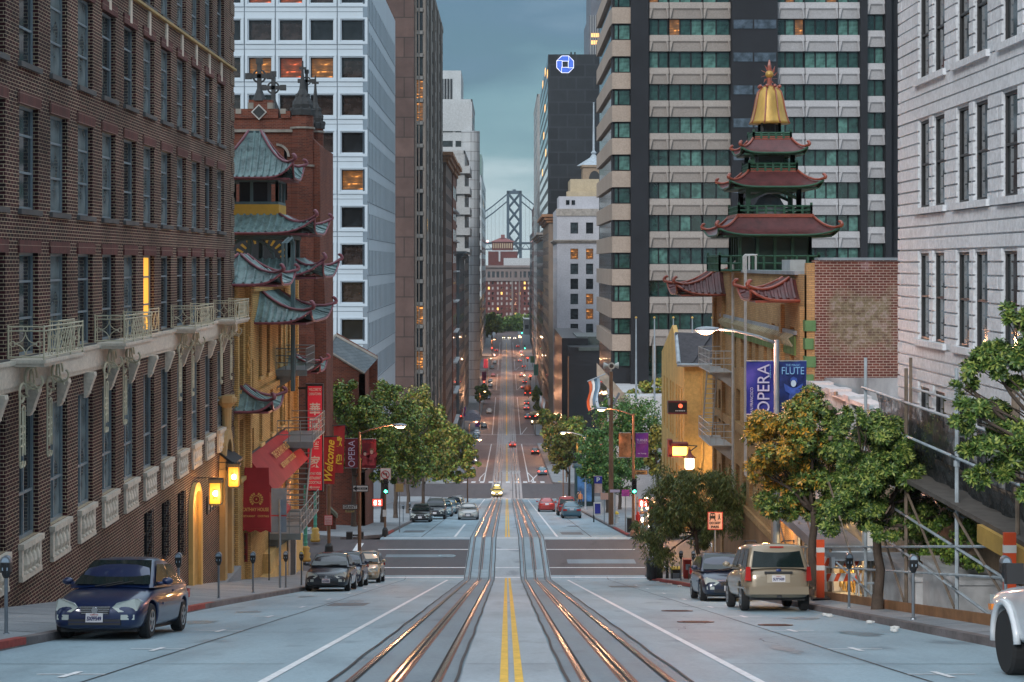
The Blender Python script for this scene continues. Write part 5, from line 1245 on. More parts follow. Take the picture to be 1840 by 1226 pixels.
m = MB(); m.prism([(OX - .5, oy0 - .5, oz - .1), (OX + .5, oy0 - .5, oz + .05), (OX + 2.2, oy0 + 3.8, wz(603, oy0 + 3.8)), (OX - .2, oy0 + 3.8, wz(603, oy0 + 3.8) + .1)], (0, 0, .12)); m.quad((OX + .5, oy0 - .5, oz + .1), (30, oy0 - .5, oz + .1), (30, oy0 + 4, wz(603, oy0 + 3.8)), (OX + .5, oy0 + 4, wz(603, oy0 + 3.8))); m.quad((OX + .5, oy0 + 4, wz(603, oy0 + 3.8)), (30, oy0 + 4, wz(603, oy0 + 3.8)), (30, oy0 + 9, oz), (OX + .5, oy0 + 9, oz)); m.build('roof', mat('dark_shingle', (.055, .05, .055), .9, var=.3, scale=3, fine=9), oc)
m = MB(); m.tube([(OX - .5, oy0 - .5, oz), (30, oy0 - .5, oz)], .12, 6); m.tube([(OX - .4, oy0 - .4, oz + .1), (OX - .1, oy0 + 3.9, wz(600, oy0 + 3.8))], .14, 6); m.build('gutter', mat('grey_lead', (.33, .37, .40), .5), oc)
MB().tube([(wx(1262, oy0), oy0 - .1, oz), (wx(1262, oy0), oy0 - .1, oz - 6), (wx(1256, oy0), oy0 - .2, oz - 6.8), (wx(1246, oy0), oy0 - .3, oz - 7.4)], .06, 6).build('downpipe', M_och, oc)
M_sgr = mat('dark_red_sign_frame', (.16, .03, .03), .5); M_sgk = flat('sign_black', (.02, .02, .022), .4); M_sred = flat('neon_red', (1, .12, .05), emit=1.2)
hs = thing('hanging_sign', 'black and red shop sign box projecting from the ochre building', 'sign', (OX - .7, 104.5, wz(735, 104.5)), 0, 'shop signs on the ochre building')
m = MB(); m.box(wx(1200, 104.5), wx(1234, 104.5), 104.3, 105.0, wz(743, 104.5), wz(721, 104.5)); m.build('sign_box', M_sgk, hs); m = MB(); m.box(wx(1200, 104.5), wx(1234, 104.5), 104.26, 104.3, wz(744, 104.5), wz(741, 104.5)); m.box(wx(1200, 104.5), wx(1234, 104.5), 104.26, 104.3, wz(723, 104.5), wz(720, 104.5)); m.build('sign_border', M_sgr, hs)
MB().lathe((wx(1222, 104.5), 104.22, wz(729, 104.5)), [(.13, 0), (.13, .04)], 12, axis='y').build('emblem', M_sred, hs); m = MB()
for k in range(6): m.box(wx(1213 + k * 3, 104.5), wx(1215 + k * 3, 104.5), 104.24, 104.29, wz(738.5, 104.5), wz(737, 104.5))
m.build('lettering', M_white, hs)
h2 = thing('lit_sign_box', 'glowing yellow sign box with red roof on the ochre building', 'sign', (OX - .7, 104.4, wz(805, 104.4)), 0, 'shop signs on the ochre building')
MB().box(wx(1208, 104.4), wx(1234, 104.4), 104.2, 105.0, wz(818, 104.4), wz(802, 104.4)).build('lit_panel', flat('sign_glow', (1, .62, .12), emit=2.2), h2)
m = MB(); m.box(wx(1206, 104.4), wx(1236, 104.4), 104.1, 105.1, wz(802, 104.4), wz(796, 104.4)); m.box(wx(1206, 104.4), wx(1236, 104.4), 104.1, 105.1, wz(821, 104.4), wz(818, 104.4)); m.box(wx(1200, 104.4), wx(1208, 104.4), 104.2, 105, wz(821, 104.4), wz(790, 104.4)); m.build('sign_frame', M_sgr, h2)
pl = thing('hanging_lantern', 'bright white lantern with a red cap by the ochre building', 'lantern', (wx(1239, 103.9), 103.9, wz(833, 103.9)))
m = MB(); c = (wx(1239, 103.9), 103.9); m.lathe((c[0], c[1], wz(843, 103.9)), [(.24, 0), (.28, .1), (.28, .75), (.2, .85)], 6); m.build('glass', flat('lantern_white', (1, .82, .5), emit=7), pl); MB().lathe((c[0], c[1], wz(823, 103.9)), [(.42, 0), (.18, .2), (.08, .4), (.03, .65)], 6).build('cap', M_sgr, pl); MB().tube([(c[0], c[1], wz(812, 103.9)), (c[0] + .5, c[1] + .4, wz(803, 103.9)), (OX, 105.7, wz(805, 104))], .04, 5).build('bracket', M_dark, pl)
point(c[0], c[1] - .5, wz(835, 103.9), 260, (1, .55, .2))
# banded office tower with green glass
M_pre = mat('beige_precast', (.28, .245, .22), .85, var=.08, scale=.2, fine=6, bmp=.2); M_prl = mat('grey_precast', (.35, .34, .345), .85, var=.08, scale=.2, fine=6, bmp=.2)
M_blk = mat('dark_anodised_panel', (.014, .015, .019), .85, var=.2, scale=.3)
G_green = glass('green_glass', (.018, .050, .043), .05, .8); G_green2 = glass('pale_green_glass', (.06, .135, .115), .12, .7); G_gdark = glass('deep_green_glass', (.008, .028, .024), .04, .9)
D = 194.0; To = lambda y: wz(y, D); ot = thing('banded_office_tower', 'dark office tower with beige precast bands and green windows behind the pagoda', 'office tower', (20, D, gz(D)))
zt = To(-60); zb = gz(D) - 2; m = MB()
m.box(wx(1101, D), wx(1165, D), D + .5, D + 3, zb, zt); m.box(wx(1133, D), wx(1165, D), D - .5, D + 1, zb, zt); m.box(wx(1165, D), wx(1640, D), D + .9, D + 4, zb, zt); m.box(wx(1313, D), wx(1395, D), D - 1.0, D + 1, zb, zt); m.box(wx(1545, D), wx(1557, D), D - .6, D + 1, zb, zt); m.box(wx(1590, D), wx(1600, D), D - .6, D + 1, zb, zt)
m.box(wx(1101, D) + .3, 52, D + 2.9, D + 34, zb, zt - .2); m.build('core_wall', M_blk, ot)
pitch = 58.8; floors = range(-2, 11)
segs = [(1166, 1202, 1202 - 1166), (1202, 1263, 0), (1263, 1313, 0), (1395, 1446, 0), (1446, 1506, 0), (1506, 1545, 0), (1557, 1590, 0)]
bands = MB(); bl = MB(); wins = []
for r in floors:
 yb0 = 29.5 - 25 + (r) * pitch + 0     # top of the spandrel in photo pixels
 yt, ybm = yb0, yb0 + 29
 for (a, b, _) in segs:
  off = -8 if a == 1557 else 0; (bands if a < 1320 else bl).mark(); q = bands if a < 1320 else bl
  xa, xb = wx(a + .8, D), wx(b - .8, D); z1, z0 = To(yt + off), To(ybm + off)
  zm = z0 + (z1 - z0) * .55
  q.prism([(xa, D + .9, z1), (xa, D - .1, z1), (xa, D - .32, zm + .12), (xa, D - .12, zm - .1), (xa, D + .02, z0), (xa, D + .9, z0)], (xb - xa, 0, 0))
  q.prism([(xa, D - .1, z1), (xa + .25, D - .34, zm), (xa, D - .36, z0)], (.12, 0, 0)); q.prism([(xb - .12, D - .1, z1), (xb - .3, D - .34, zm), (xb - .12, D - .36, z0)], (.12, 0, 0))
  npn = max(2, round((b - a) / 20)); wz0, wz1 = To(yb0 + pitch + off), To(ybm + off)
  for k in range(npn): wins.append((xa + (xb - xa) * k / npn, xa + (xb - xa) * (k + 1) / npn - .02, wz0, wz1))
bands.pieces('spandrel_panel', M_pre, ot); bl.pieces('spandrel_panel', M_prl, ot)
wins = [w for w in wins if w[2] > gz(D) + 10]; lit = {i: G_warm for i in rnd.sample(range(90), 6)}
wins.sort(key=lambda w: -w[2]); put_windows(ot, (0, D), 0, [w for w in wins], .55, (.07, 0, [], .06), M_blk, [G_green, G_green, G_green2, G_gdark], lit, 100)
cx0 = wx(1100, D); side = MB(); fw_ = []
for r in floors:
 yb0 = 4.5 + r * pitch + 9; z1, z0 = To(yb0), To(yb0 + 29);
 if z0 < gz(D) + 8: continue
 side.mark(); side.prism([(wx(1133, D), D - .1, z0), (cx0, D - .1, z0), (cx0 - .15, D + 3, z0), (cx0 - .15, D + 31, z0), (wx(1133, D), D + 31, z0)], (0, 0, z1 - z0))
 for k in range(3): pass
 w0, w1 = To(yb0 + pitch), To(yb0 + 29)
 for (a, b) in ((1104, 1111), (1112, 1132)): fw_.append((wx(a, D), wx(b, D), w0 + .1, w1 - .1))
side.pieces('corner_spandrel', mat('warm_precast', (.34, .27, .22), .85, var=.08, scale=.2, fine=6, bmp=.2), ot)
put_windows(ot, (0, D), 0, fw_, .35, (.05, 0, [], .06), M_blk, [G_green2, G_green], None, 40)
for r in range(2): pass
m = MB().box(cx0 + .2, cx0 + .35, D + 1, D + 30, zb, zt); m.build('side_glazing', G_dk, ot)
m = MB();
for r in floors: yb = 38 + r * pitch; m.mark().box(wx(1316, D), wx(1350, D), D - 1.08, D - 1.0, To(yb + 16), To(yb)); m.box(wx(1353, D), wx(1392, D), D - 1.08, D - 1.0, To(yb + 16), To(yb))
m.pieces('recess_window', glass('blue_grey_glass', (.05, .065, .085)), ot)
dk = thing('dark_bay_tower', 'dark tower sliver with amber lit rooms beside the pale stone building', 'office tower', (46, 205, gz(205))); D2 = 205.0
m = MB(); m.box(wx(1592, D2), wx(1592, D2) + 25, D2, D2 + 20, gz(D2) - 2, wz(-60, D2)); m.build('wall', M_blk, dk); m = MB()
for r in range(-1, 9):
 y = 30 + r * 59.5; m.mark().box(wx(1593, D2), wx(1640, D2), D2 - .8, D2, wz(y + 18, D2), wz(y, D2))
m.pieces('spandrel', mat('mauve_stone', (.11, .09, .105), .7), dk)
for r in (0, 1, 3, 5, 7): y = 32 + r * 59.5; MB().box(wx(1598 + (r % 3) * 2, D2), wx(1616, D2), D2 - .05, D2, wz(y + 44, D2), wz(y + 22, D2)).build('lit_window', G_warm2 if r % 2 else G_warm, dk)
pz = thing('plaza_terrace', 'grey concrete plaza terrace wall below the banded tower', 'terrace', (20, 176, gz(176))); dpz = 176.0
m = MB(); m.box(wx(1110, dpz), 60, dpz, D + 1, gz(dpz) - 2, wz(712, dpz)); m.build('terrace', M_terr, pz)
m = MB(); m.prism([(wx(1072, dpz), dpz - 1, wz(652, dpz)), (wx(1072, dpz), dpz - 1, wz(675, dpz)), (wx(1108, dpz), dpz - 1, wz(716, dpz)), (wx(1126, dpz), dpz - 1, wz(712, dpz))], (0, 1.0, 0)); m.build('sloping_parapet', mat('beige_parapet', (.30, .25, .20), .8), pz)
lb_ = MB(); lb_.box(wx(1166, D) , wx(1600, D), D + .3, D + .9, wz(720, D), wz(620, D)); lb_.build('lobby_glazing', G_gdark, ot)
m = MB()
for a in (1172, 1290, 1420): m.mark().box(wx(a, D), wx(a + 6, D), D - .4, D + .2, gz(D), To(620))
m.pieces('lobby_column', M_pre, ot)
for i, px in enumerate((1143, 1176, 1210, 1244, 1280)):
 d = 170 + i * 3; x = wx(px, d)
 t = thing('flagpole', ['bare silver flagpole, leftmost of the row before the banded tower', 'bare silver flagpole, second of the plaza row', 'bare silver flagpole, third, rising behind the gabled roof end', 'bare silver flagpole showing just above the dark roof', 'bare silver flagpole rightmost, behind the lit street lamp'][i], 'flagpole', (x, d, wz(720, d)), 0, 'flagpoles before the banded tower')
 MB().tube([(x, d, wz(722, d)), (x, d, wz(573, d))], [.11, .06], 8).build('pole', mat('brushed_pole', (.42, .46, .5), .35, metal=.6), t); MB().ball((x, d, wz(571, d)), .13, 8, 6).build('gold_ball', M_gold, t)
# right side beyond the plaza
bh = thing('black_banking_hall', 'low black granite hall with a vertical light tube, right of the street', 'building', (11.8, 330, gz(330)))
d = 330.0; zt = wz(613, d); m = MB(); m.box(wx(1022, d), wx(1150, d), d, d + 60, gz(400) - 3, zt - 1.2); m.box(wx(1012, d), wx(1060, d), d + 8, d + 60, gz(400) - 3, wz(611, d)); m.build('wall', M_navy, bh)
m = MB(); m.box(wx(1040, d), wx(1098, d), d + 10, d + 30, zt - 1.2, wz(609, d)); m.box(wx(1040, d), wx(1132, d), d - .4, d + .1, zt - 1.9, zt - 1.2); m.build('roof_skylight', mat('dark_skylight', (.07, .085, .08), .4), bh)
MB().box(wx(1020, d), wx(1022, d), d - .3, d, gz(d), zt - 3).build('light_tube', mat('orange_trim', (.22, .1, .05), .5), bh)
M_wst = mat('pale_granite_blocks', (.40, .40, .43), .7, var=.1, scale=.3, fine=3)
ws_t = thing('white_stone_bank', 'pale grey classical office building with two window columns, beyond the black hall', 'building', (14, 446, gz(446)))
d = 446.0; Zw = lambda y: wz(y, d); x0 = wx(1001, d); X1 = wx(1110, d); ws = []; lt = {}
for k, (a, b) in enumerate(((1025, 1039), (1053, 1066), (1081, 1094))):
 a0, b0 = wx(a, d) - x0, wx(b, d) - x0
 for r in range(12): ws.append((a0, b0, Zw(466 + r * 27), Zw(447 + r * 27)))
 ws.append((a0, b0, Zw(420), Zw(400)))
for i, w in enumerate(ws):
 if i in (0, 13, 16, 17): lt[i] = G_warm
m = MB(); facade(m, (x0, d), 0, X1 - x0, gz(480) - 3, Zw(375), ws, .5); ss = [(2 + k * 4.5, 4.2 + k * 4.5, z0, z0 + 2.4) for k in range(8) for z0 in [Zw(463 + r * 27) for r in range(12)]]
facade(m, (x0, d + 39), -HP, 39, gz(480) - 3, Zw(375), ss, .4); m.quad((x0, d, Zw(375)), (X1, d, Zw(375)), (X1, d + 39, Zw(375)), (x0, d + 39, Zw(375))); m.build('wall', M_wst, ws_t)
put_windows(ws_t, (x0, d), 0, ws, .48, (.1, 0, [.5], .06), M_dark, [G_dk, G_std], lt); put_windows(ws_t, (x0, d + 39), -HP, ss, .38, (.0, 0, [], .06), M_dark, [G_dk, G_std], None, 40)
cornice(ws_t, x0, 1, d, d + 39, Zw(437), .9, .9, mat('carved_stone', (.30, .27, .24), .8, var=.3, scale=1.5), X1 - x0)
m = MB(); m.box(x0 - .3, X1, d - .3, d + .2, Zw(375.5), Zw(388)); m.build('carved_frieze', mat('carved_stone', (.3, .27, .24)), ws_t)
m = MB(); m.box(wx(1005, d), wx(1078, d), d + 4, d + 20, Zw(376), Zw(352)); m.build('penthouse', M_wst, ws_t); m = MB()
for a in (1017, 1027): m.mark().box(wx(a, d + 4), wx(a + 6, d + 4), d + 3.8, d + 4, wz(368, d + 4), wz(360, d + 4))
m.pieces('penthouse_window', G_dk, ws_t)
cr_ = thing('cream_roof_block', 'cream roof block with small spire tower and flag mast, above the white stone bank', 'building', (24, 500, gz(500)))
d = 500.0; Zq = lambda y: wz(y, d); m = MB(); m.box(wx(1025, d), wx(1110, d), d, d + 25, 5, Zq(322)); m.box(wx(1018, d), wx(1100, d), d - 3, d + 3, 5, Zq(345)); m.build('wall', M_cre, cr_)
m = MB(); m.box(wx(1048, d), wx(1090, d), d + 2, d + 12, Zq(323), Zq(296)); m.box(wx(1046, d), wx(1092, d), d + 1.5, d + 12, Zq(300), Zq(296)); m.build('belfry', mat('tan_belfry', (.26, .19, .13), .7, var=.2), cr_)
m = MB(); m.prism([(wx(1069, d) + 1.7 * math.cos(a), d + 1.9, Zq(322) + 2.6 * math.sin(a)) for a in [math.pi * i / 12 for i in range(13)]], (0, .1, 0)); m.build('arched_opening', M_dark, cr_)
MB().lathe((wx(1069, d), d + 7, 0), [(5.2, Zq(296)), (3.6, Zq(290)), (1.2, Zq(281)), (.5, Zq(275)), (.9, Zq(272)), (.35, Zq(268)), (.2, Zq(182)), (.35, Zq(181)), (.1, Zq(180))], 8).build('spire', mat('lead_spire', (.33, .38, .42), .5), cr_)
bk = thing('black_emblem_tower', 'black office tower carrying a lit blue octagon emblem at its top', 'office tower', (20, 520, gz(520)))
d = 520.0; Zb = lambda y: wz(y, d); xe = wx(985, d); m = MB(); m.prism([(xe, d, 0), (wx(1110, d), d, 0), (wx(1110, d), d + 60, 0), (xe, d + 130, 0), (xe - .0, d + 60, 0)], (0, 0, Zb(98))); m.build('wall', brick('black_curtain_wall', (.014, .015, .018), (.022, .024, .028), (.03, .033, .038), w=5.5, h=3.9, ms=.25, rough=.35, var=.2), bk)
m = MB()
for r in range(34): z = Zb(112) - r * 3.9; m.box(xe - .05, xe + .0, d + 2, d + 128, z, z + 2.2)
m.build('side_windows', glass('dark_blue_glass', (.03, .045, .06)), bk); m = MB()
for i in range(14): r = rnd.randrange(30); z = Zb(112) - r * 3.9; y = d + rnd.uniform(2, 110); m.mark().box(xe - .12, xe - .05, y, y + 7, z, z + 2.2)
m.pieces('lit_side_window', flat('amber_window', (1, .5, .15), emit=.9), bk)
M_emb = flat('emblem_blue', (.03, .09, .42), emit=.6); M_embw = flat('emblem_white', (.8, .8, .95), emit=.7); em = MB(); c = (wx(1015.5, d), Zb(116)); r1, r0 = 2.55, .95
E2 = lambda x, z: (c[0] + x, d - .25, c[1] + z)
k = r1; s_ = r1 * .42
for i in range(4):
 a = i * HP
 def rt(x, z): return E2(x * math.cos(a) - z * math.sin(a), x * math.sin(a) + z * math.cos(a))
 em.prism([rt(-s_ * 1.0, k), rt(k * .44, k), rt(k * .44 + .0, r0 + .0), rt(-r0 + .12 + -.0, r0), rt(-s_, k * .98)][:4], (0, -.15, 0)); em.prism([rt(k * .44 + .12, k * .97), rt(k, s_), rt(k, .25), rt(k * .44 + .12, r0 * .2)][:3] if 0 else [rt(k * .5, k * .95), rt(k * .97, s_), rt(r0 + .15, r0 * 1.0)], (0, -.15, 0))
em.build('emblem', M_emb, bk); m = MB()
for i in range(8):
 a0, a1 = math.pi / 8 + i * math.pi / 4, math.pi / 8 + (i + 1) * math.pi / 4; R1 = r1 / math.cos(math.pi / 8) * 1.02
 m.tube([E2(R1 * math.cos(a0), R1 * math.sin(a0)), E2(R1 * math.cos(a1), R1 * math.sin(a1))], .11, 5)
for i in range(4):
 a = i * HP
 def rt(x, z): return (c[0] + x * math.cos(a) - z * math.sin(a), d - .5, c[1] + x * math.sin(a) + z * math.cos(a))
 m.tube([rt(-r0, r0), rt(k * .44, r0), rt(k * .44, k)], .08, 4)
m.build('emblem_outline', M_embw, bk)
m = MB(); m.box(wx(997, d), wx(1030, d), d + 4, d + 10, Zb(98), Zb(95)); m.build('roof_plant', M_blk, bk)
for px in (1028, 1035): MB().tube([(wx(px, d), d + 8, Zb(98)), (wx(px, d), d + 8, Zb(88))], .25, 5).build('mast', M_blk, bk)
lt_ = thing('lit_floor_tower', 'slim dark tower behind with two amber lit floors near the top edge', 'office tower', (40, 640, gz(640))); d = 640.0
m = MB(); m.box(wx(1058, d), wx(1150, d), d, d + 40, 5, wz(28, d)); m.box(wx(1062, d), wx(1150, d), d + 2, d + 38, 5, wz(-50, d)); m.build('wall', mat('slate_blue_stone', (.11, .12, .145), .6, var=.2, scale=.2), lt_)
m = MB()
for y in (60, 73): m.mark().box(wx(1062, d), wx(1078, d), d - .2, d, wz(y + 7, d), wz(y, d))
m.pieces('lit_floor', flat('amber_window', (1, .5, .15), emit=.9), lt_); m = MB()
for k in range(5): m.mark().box(wx(1061 + k * 4.2, d), wx(1062.2 + k * 4.2, d), d - .5, d, 60, wz(28, d))
m.pieces('fin', M_gst, lt_)
t, X, zt, zb = tower('slim_grey_tower', 'slim pale grey slab tower at the right edge of the sky', 690, 12.8, 780, 173, M_gst, 1, cols=5, pitch=5, frontcols=3, fw=30, wfrac=.5)
t, X, zt, zb = tower('brown_mid_tower', 'reddish brown slab right of the bridge', 800, 13.4, 880, 373, mat('mauve_brown_stone', (.13, .085, .085), .7, var=.15, scale=.1), 1, cols=6, pitch=5, frontcols=2, fw=25, litn=2)
t, X, zt, zb = tower('navy_slab', 'dark navy slab, lowest tower right of the bridge', 890, 14.2, 1010, 420, mat('navy_cladding', (.03, .035, .055), .5), 1, cols=6, pitch=5, frontcols=2, fw=25)
t, X, zt, zb = tower('cornice_office', 'ornate brown office block with orange lit cornice beside the white stone bank', 487, 12.3, 560, 400, mat('tan_grid_stone', (.20, .15, .115), .7, var=.2, scale=.2), 1, cols=12, pitch=4.2, frontcols=3, fw=20, wfrac=.6, litn=3)
cornice(t, X, 1, 487, 560, zt, 2.0, 2.4, M_ora)
t, X, zt, zb = tower('dark_office_row', 'dark street wall with lit awnings right of the far roadway', 565, 12.6, 690, 430, M_dgr, 1, cols=10, pitch=5, frontcols=3, fw=20, litn=4); cornice(t, X, 1, 565, 690, zt, 2.4, 2.2, M_gst)
t, X, zt, zb = tower('low_dark_row', 'low dark buildings at the far right end of the street', 1015, 15.0, 1100, 500, M_dgr, 1, cols=6, pitch=5, frontcols=2, fw=25)
t, X, zt, zb = tower('small_grey_kiosk_block', 'small pale block at the far right kerb', 1105, 11.5, 1160, 576, M_gst, 1, cols=3, pitch=5, frontcols=2, fw=8)
# cars (local axes: nose towards -y, origin on the ground under the middle)
def paint(name, c, rough=.28): return flat(name, c, rough, metal=.25, coat=.8)
M_blue = paint('blue_car_paint', (.006, .018, .075)); M_glassc = flat('car_glass', (.010, .018, .018), .06, spec=.6); M_tyre = flat('tyre_rubber', (.015, .015, .016), .85)
M_alloy = flat('alloy_rim', (.38, .40, .42), .3, metal=.9); M_chrome = flat('chrome', (.6, .62, .65), .12, metal=1); M_head = flat('headlight_lens', (.46, .50, .47), .12, spec=.8); M_amber = flat('amber_lens', (.7, .22, .03), .2)
M_tail = flat('tail_lens', (.42, .02, .015), .2); M_taillit = flat('tail_lens_lit', (1, .06, .03), emit=3); M_headlit = flat('headlight_lit', (1, .9, .75), emit=9); M_plate = flat('plate_white', (.6, .58, .6), .5); M_platei = flat('plate_ink', (.02, .02, .10), .5); M_blackp = flat('black_plastic', (.02, .02, .022), .6)
def car(kind, name, label, cat, loc, rz, tilt, body, plate=None, lit=False, group=None, rearlit=False):
 P = dict(
  sedan=dict(L=4.45, W=.86, belt=.93, roof=1.45, cab=(-1.12, -.32, .85, 1.72), wr=.57, wb=.77, hood=(.66, .80, .90), tail=(1.02, 1.00, .86), wheel=.315, ax=(-1.38, 1.28), zb=.20),
  coupe=dict(L=4.4, W=.88, belt=.92, roof=1.40, cab=(-1.0, -.15, .75, 1.75), wr=.54, wb=.77, hood=(.62, .76, .88), tail=(.98, .97, .86), wheel=.33, ax=(-1.36, 1.28), zb=.19),
  hatch=dict(L=4.0, W=.84, belt=.93, roof=1.48, cab=(-1.15, -.35, 1.3, 1.85), wr=.58, wb=.76, hood=(.66, .80, .90), tail=(1.0, 1.0, .95), wheel=.31, ax=(-1.25, 1.25), zb=.20),
  suv=dict(L=4.45, W=.90, belt=1.10, roof=1.74, cab=(-1.02, -.42, 1.95, 2.12), wr=.66, wb=.80, hood=(.80, .96, 1.05), tail=(1.12, 1.12, 1.10), wheel=.36, ax=(-1.36, 1.32), zb=.34),
  pickup=dict(L=5.0, W=.92, belt=1.08, roof=1.76, cab=(-.95, -.35, .55, .75), wr=.66, wb=.80, hood=(.82, .98, 1.06), tail=(1.08, 1.08, 1.06), wheel=.38, ax=(-1.6, 1.5), zb=.38))[kind]
 t = thing(name, label, cat, loc, rz, group, tilt); L, W, zb = P['L'] / 2, P['W'], P['zb']; h0, h1, h2 = P['hood']; t2, t1, t0 = P['tail']; c0, c1, c2, c3 = P['cab']
 bl = P['belt']
 st = [(-L, zb + .12, h0 - .1, W * .72), (-L + .06, zb, h0, W * .86), (-L + .32, zb - .02, h1 - .03, W * .96), (-L + .7, zb - .02, h1 + .05, W * .99), (c0, zb - .02, h2 + .02, W), (c0 + .5, zb - .02, bl + .02, W), ((c1 + c2) / 2, zb - .02, bl + .04, W), (c2, zb - .02, bl + .06, W), (L - .75, zb - .02, t2, W * .985), (L - .3, zb, t1 - .01, W * .95), (L - .07, zb + .02, t0, W * .87), (L, zb + .14, t0 - .14, W * .76)]
 rows = []
 for (y, a, b, w) in st:
  sh = a + (b - a) * .72
  half = [(0, b), (w * .5, b - .004), (w * .80, b - .025), (w * .94, b - .09), (w, sh - .06), (w * 1.0, a + (b - a) * .4), (w * .975, a + .1), (w * .9, a), (w * .45, a - .01), (0, a - .01)]
  rows.append([(x, y, z) for x, z in half] + [(-x, y, z) for x, z in half[-2:0:-1]])
 m = MB(); n = len(rows[0]); m.v = [p for r in rows for p in r]
 m.f = [(i * n + j, (i + 1) * n + j, (i + 1) * n + (j + 1) % n, i * n + (j + 1) % n) for i in range(len(rows) - 1) for j in range(n)] + [tuple(range(n)), tuple(range((len(rows) - 1) * n, len(rows) * n))[::-1]]; m.m = [0] * len(m.f)
 cut = MB()
 for ay in P['ax']: cut.lathe((0, ay, P['wheel'] + .0), [(P['wheel'] + .07, -2), (P['wheel'] + .07, 2)], 20, axis='x')
 cut = MB()
 for ay in P['ax']:
  for s in (-1, 1): cut.lathe((s * W * .86, ay, P['wheel']), [(P['wheel'] + .065, -.27), (P['wheel'] + .065, .27)], 20, axis='x')
 me = evaluated(m, [body], [('SUBSURF', dict(levels=1, render_levels=1)), ('BOOLEAN', dict(mb=cut))]); me.name = 'body'; link('body', me, t, True)
 rf = P['roof']; wr, wb = P['wr'], P['wb']
 sec = [(c0, bl - .02, wb - .02, 0), (c0 + (c1 - c0) * .5, bl + (rf - bl) * .56, 0, .5), (c1, rf - .05, 0, 1), (c1 + .25, rf - .005, 0, 1), ((c1 + c2) / 2, rf + .012, 0, 1), (c2 - .1, rf - .015, 0, 1), (c2 + .05, rf - .06, 0, 1), (c2 + (c3 - c2) * .55, bl + (rf - bl) * .55, 0, .5), (c3, bl - .0, 0, 0)]
 rows = []
 for (y, z, _, k) in sec:
  hgt = max(.001, z - bl); q = hgt / (rf - bl); w = wb + (wr - wb) * q
  rows.append([(wb, y, bl - .03), (w + .012, y, z - min(.07, hgt * .5)), (w * .9, y, z - .012), (w * .5, y, z + .008), (0, y, z + .014), (-w * .5, y, z + .008), (-w * .9, y, z - .012), (-w - .012, y, z - min(.07, hgt * .5)), (-wb, y, bl - .03)])
 m = MB().grid(rows); o = m.build('roof', body, t, smooth=True, local=True)
 def wat(z): return wb + (wr - wb) * (z - bl) / (rf - bl)
 e = .012; m = MB(); zA, zB = bl + .02, rf - .06
 def ys(z): return c0 + (c1 - c0) * (z - bl) / (rf - .05 - bl)
 def yr(z): return c3 + (c2 - c3) * (z - bl) / (rf - .06 - bl)
 rows = [[(x * wat(z) * .94, ys(z) - .03 + abs(x) ** 2 * .02, z + .02) for x in (-1, -.5, 0, .5, 1)] for z in (zA, (zA + zB) / 2, zB)]; m.grid(rows).build('windscreen', M_glassc, t, smooth=True, local=True)
 m = MB(); rows = [[(x * wat(z) * .86, yr(z) + .03, z + .02) for x in (-1, -.5, 0, .5, 1)] for z in (zA, (zA + zB) / 2, zB - .02)]; m.grid(rows).build('rear_window', M_glassc, t, smooth=True, local=True)
 for s in (-1, 1):
  spans = [(.13, .52), (.56, .93)] if kind not in ('suv', 'pickup') else ([(.1, .36), (.39, .66), (.69, .95)] if kind == 'suv' else [(.15, .9)])
  for (a, b) in spans:
   def yy(f, z): A, B_ = ys(z), yr(z); return A + (B_ - A) * f
   m = MB(); z1_ = rf - .12
   fa = a if a > .14 else .07
   pts = [(s * (wat(z) + e + .004), yy(f, z), z) for f, z in ((fa, zA), (b, zA), (b, z1_), (a, z1_))]; m.quad(*pts).build('side_window', M_glassc, t, local=True)
 for s in (-1, 1):
  for ay in P['ax']:
   r = P['wheel']; m = MB(); x = s * (W - .115); pr = [(r * .62, -.1), (r * .93, -.105), (r, -.07), (r, .07), (r * .93, .105), (r * .62, .1)]
   m.lathe((x, ay, r), pr, 20, axis='x'); w = m.build('wheel', M_tyre, t, smooth=False, local=True)
   m = MB(); xo = x + s * .085; m.lathe((xo, ay, r), [(r * .62, -.02 * s), (r * .64, .02 * s), (r * .56, .022 * s), (r * .52, -.0)], 20, axis='x')
   for k in range(5):
    a = k * 2 * math.pi / 5 + .3; m.prism([(xo - .0, ay + r * (q * math.cos(a) + p * math.sin(a)), r + r * (q * math.sin(a) - p * math.cos(a))) for q, p in ((.1, .1), (.56, .075), (.56, -.075), (.1, -.1))], (s * .02, 0, 0))
   m.lathe((xo, ay, r), [(r * .14, 0), (r * .14, s * .025)], 10, axis='x'); m.build('rim', M_alloy, w, local=True)
 yf = -L; hz = h0 - .05
 for s in (-1, 1):
  m = MB(); zz = h0 - .08; m.prism([(s * W * .36, yf + .0, zz), (s * W * .46, yf - .012, zz + .08), (s * W * .80, yf + .09, zz + .15), (s * W * .90, yf + .2, zz + .10), (s * W * .86, yf + .10, zz - .06), (s * W * .5, yf - .012, zz - .085)], (0, .35, 0)); hl = m.build('headlight', M_headlit if lit else M_head, t, local=True)
  MB().prism([(s * W * .80, yf + .09, zz + .10), (s * W * .885, yf + .2, zz + .065), (s * W * .82, yf + .09, zz - .04), (s * W * .76, yf + .085, zz + .0)], (0, .3, 0)).build('indicator', M_amber, hl, local=True)
  MB().prism([(s * W * .55, yf - .012, zb + .16), (s * W * .82, yf + .06, zb + .16), (s * W * .82, yf + .06, zb + .25), (s * W * .55, yf - .012, zb + .25)], (0, .2, 0)).build('fog_lamp', M_head, t, local=True)
  m = MB(); m.ball((s * (W + .09), c0 + .42, bl + .09), .1, 8, 6, (1.1, .7, .72)); m.box(*sorted((s * (W - .12), s * (W + .03))), c0 + .38, c0 + .46, bl + .02, bl + .08); mi = m.build('wing_mirror', body, t, smooth=True, local=True)
  m = MB(); yb_ = L
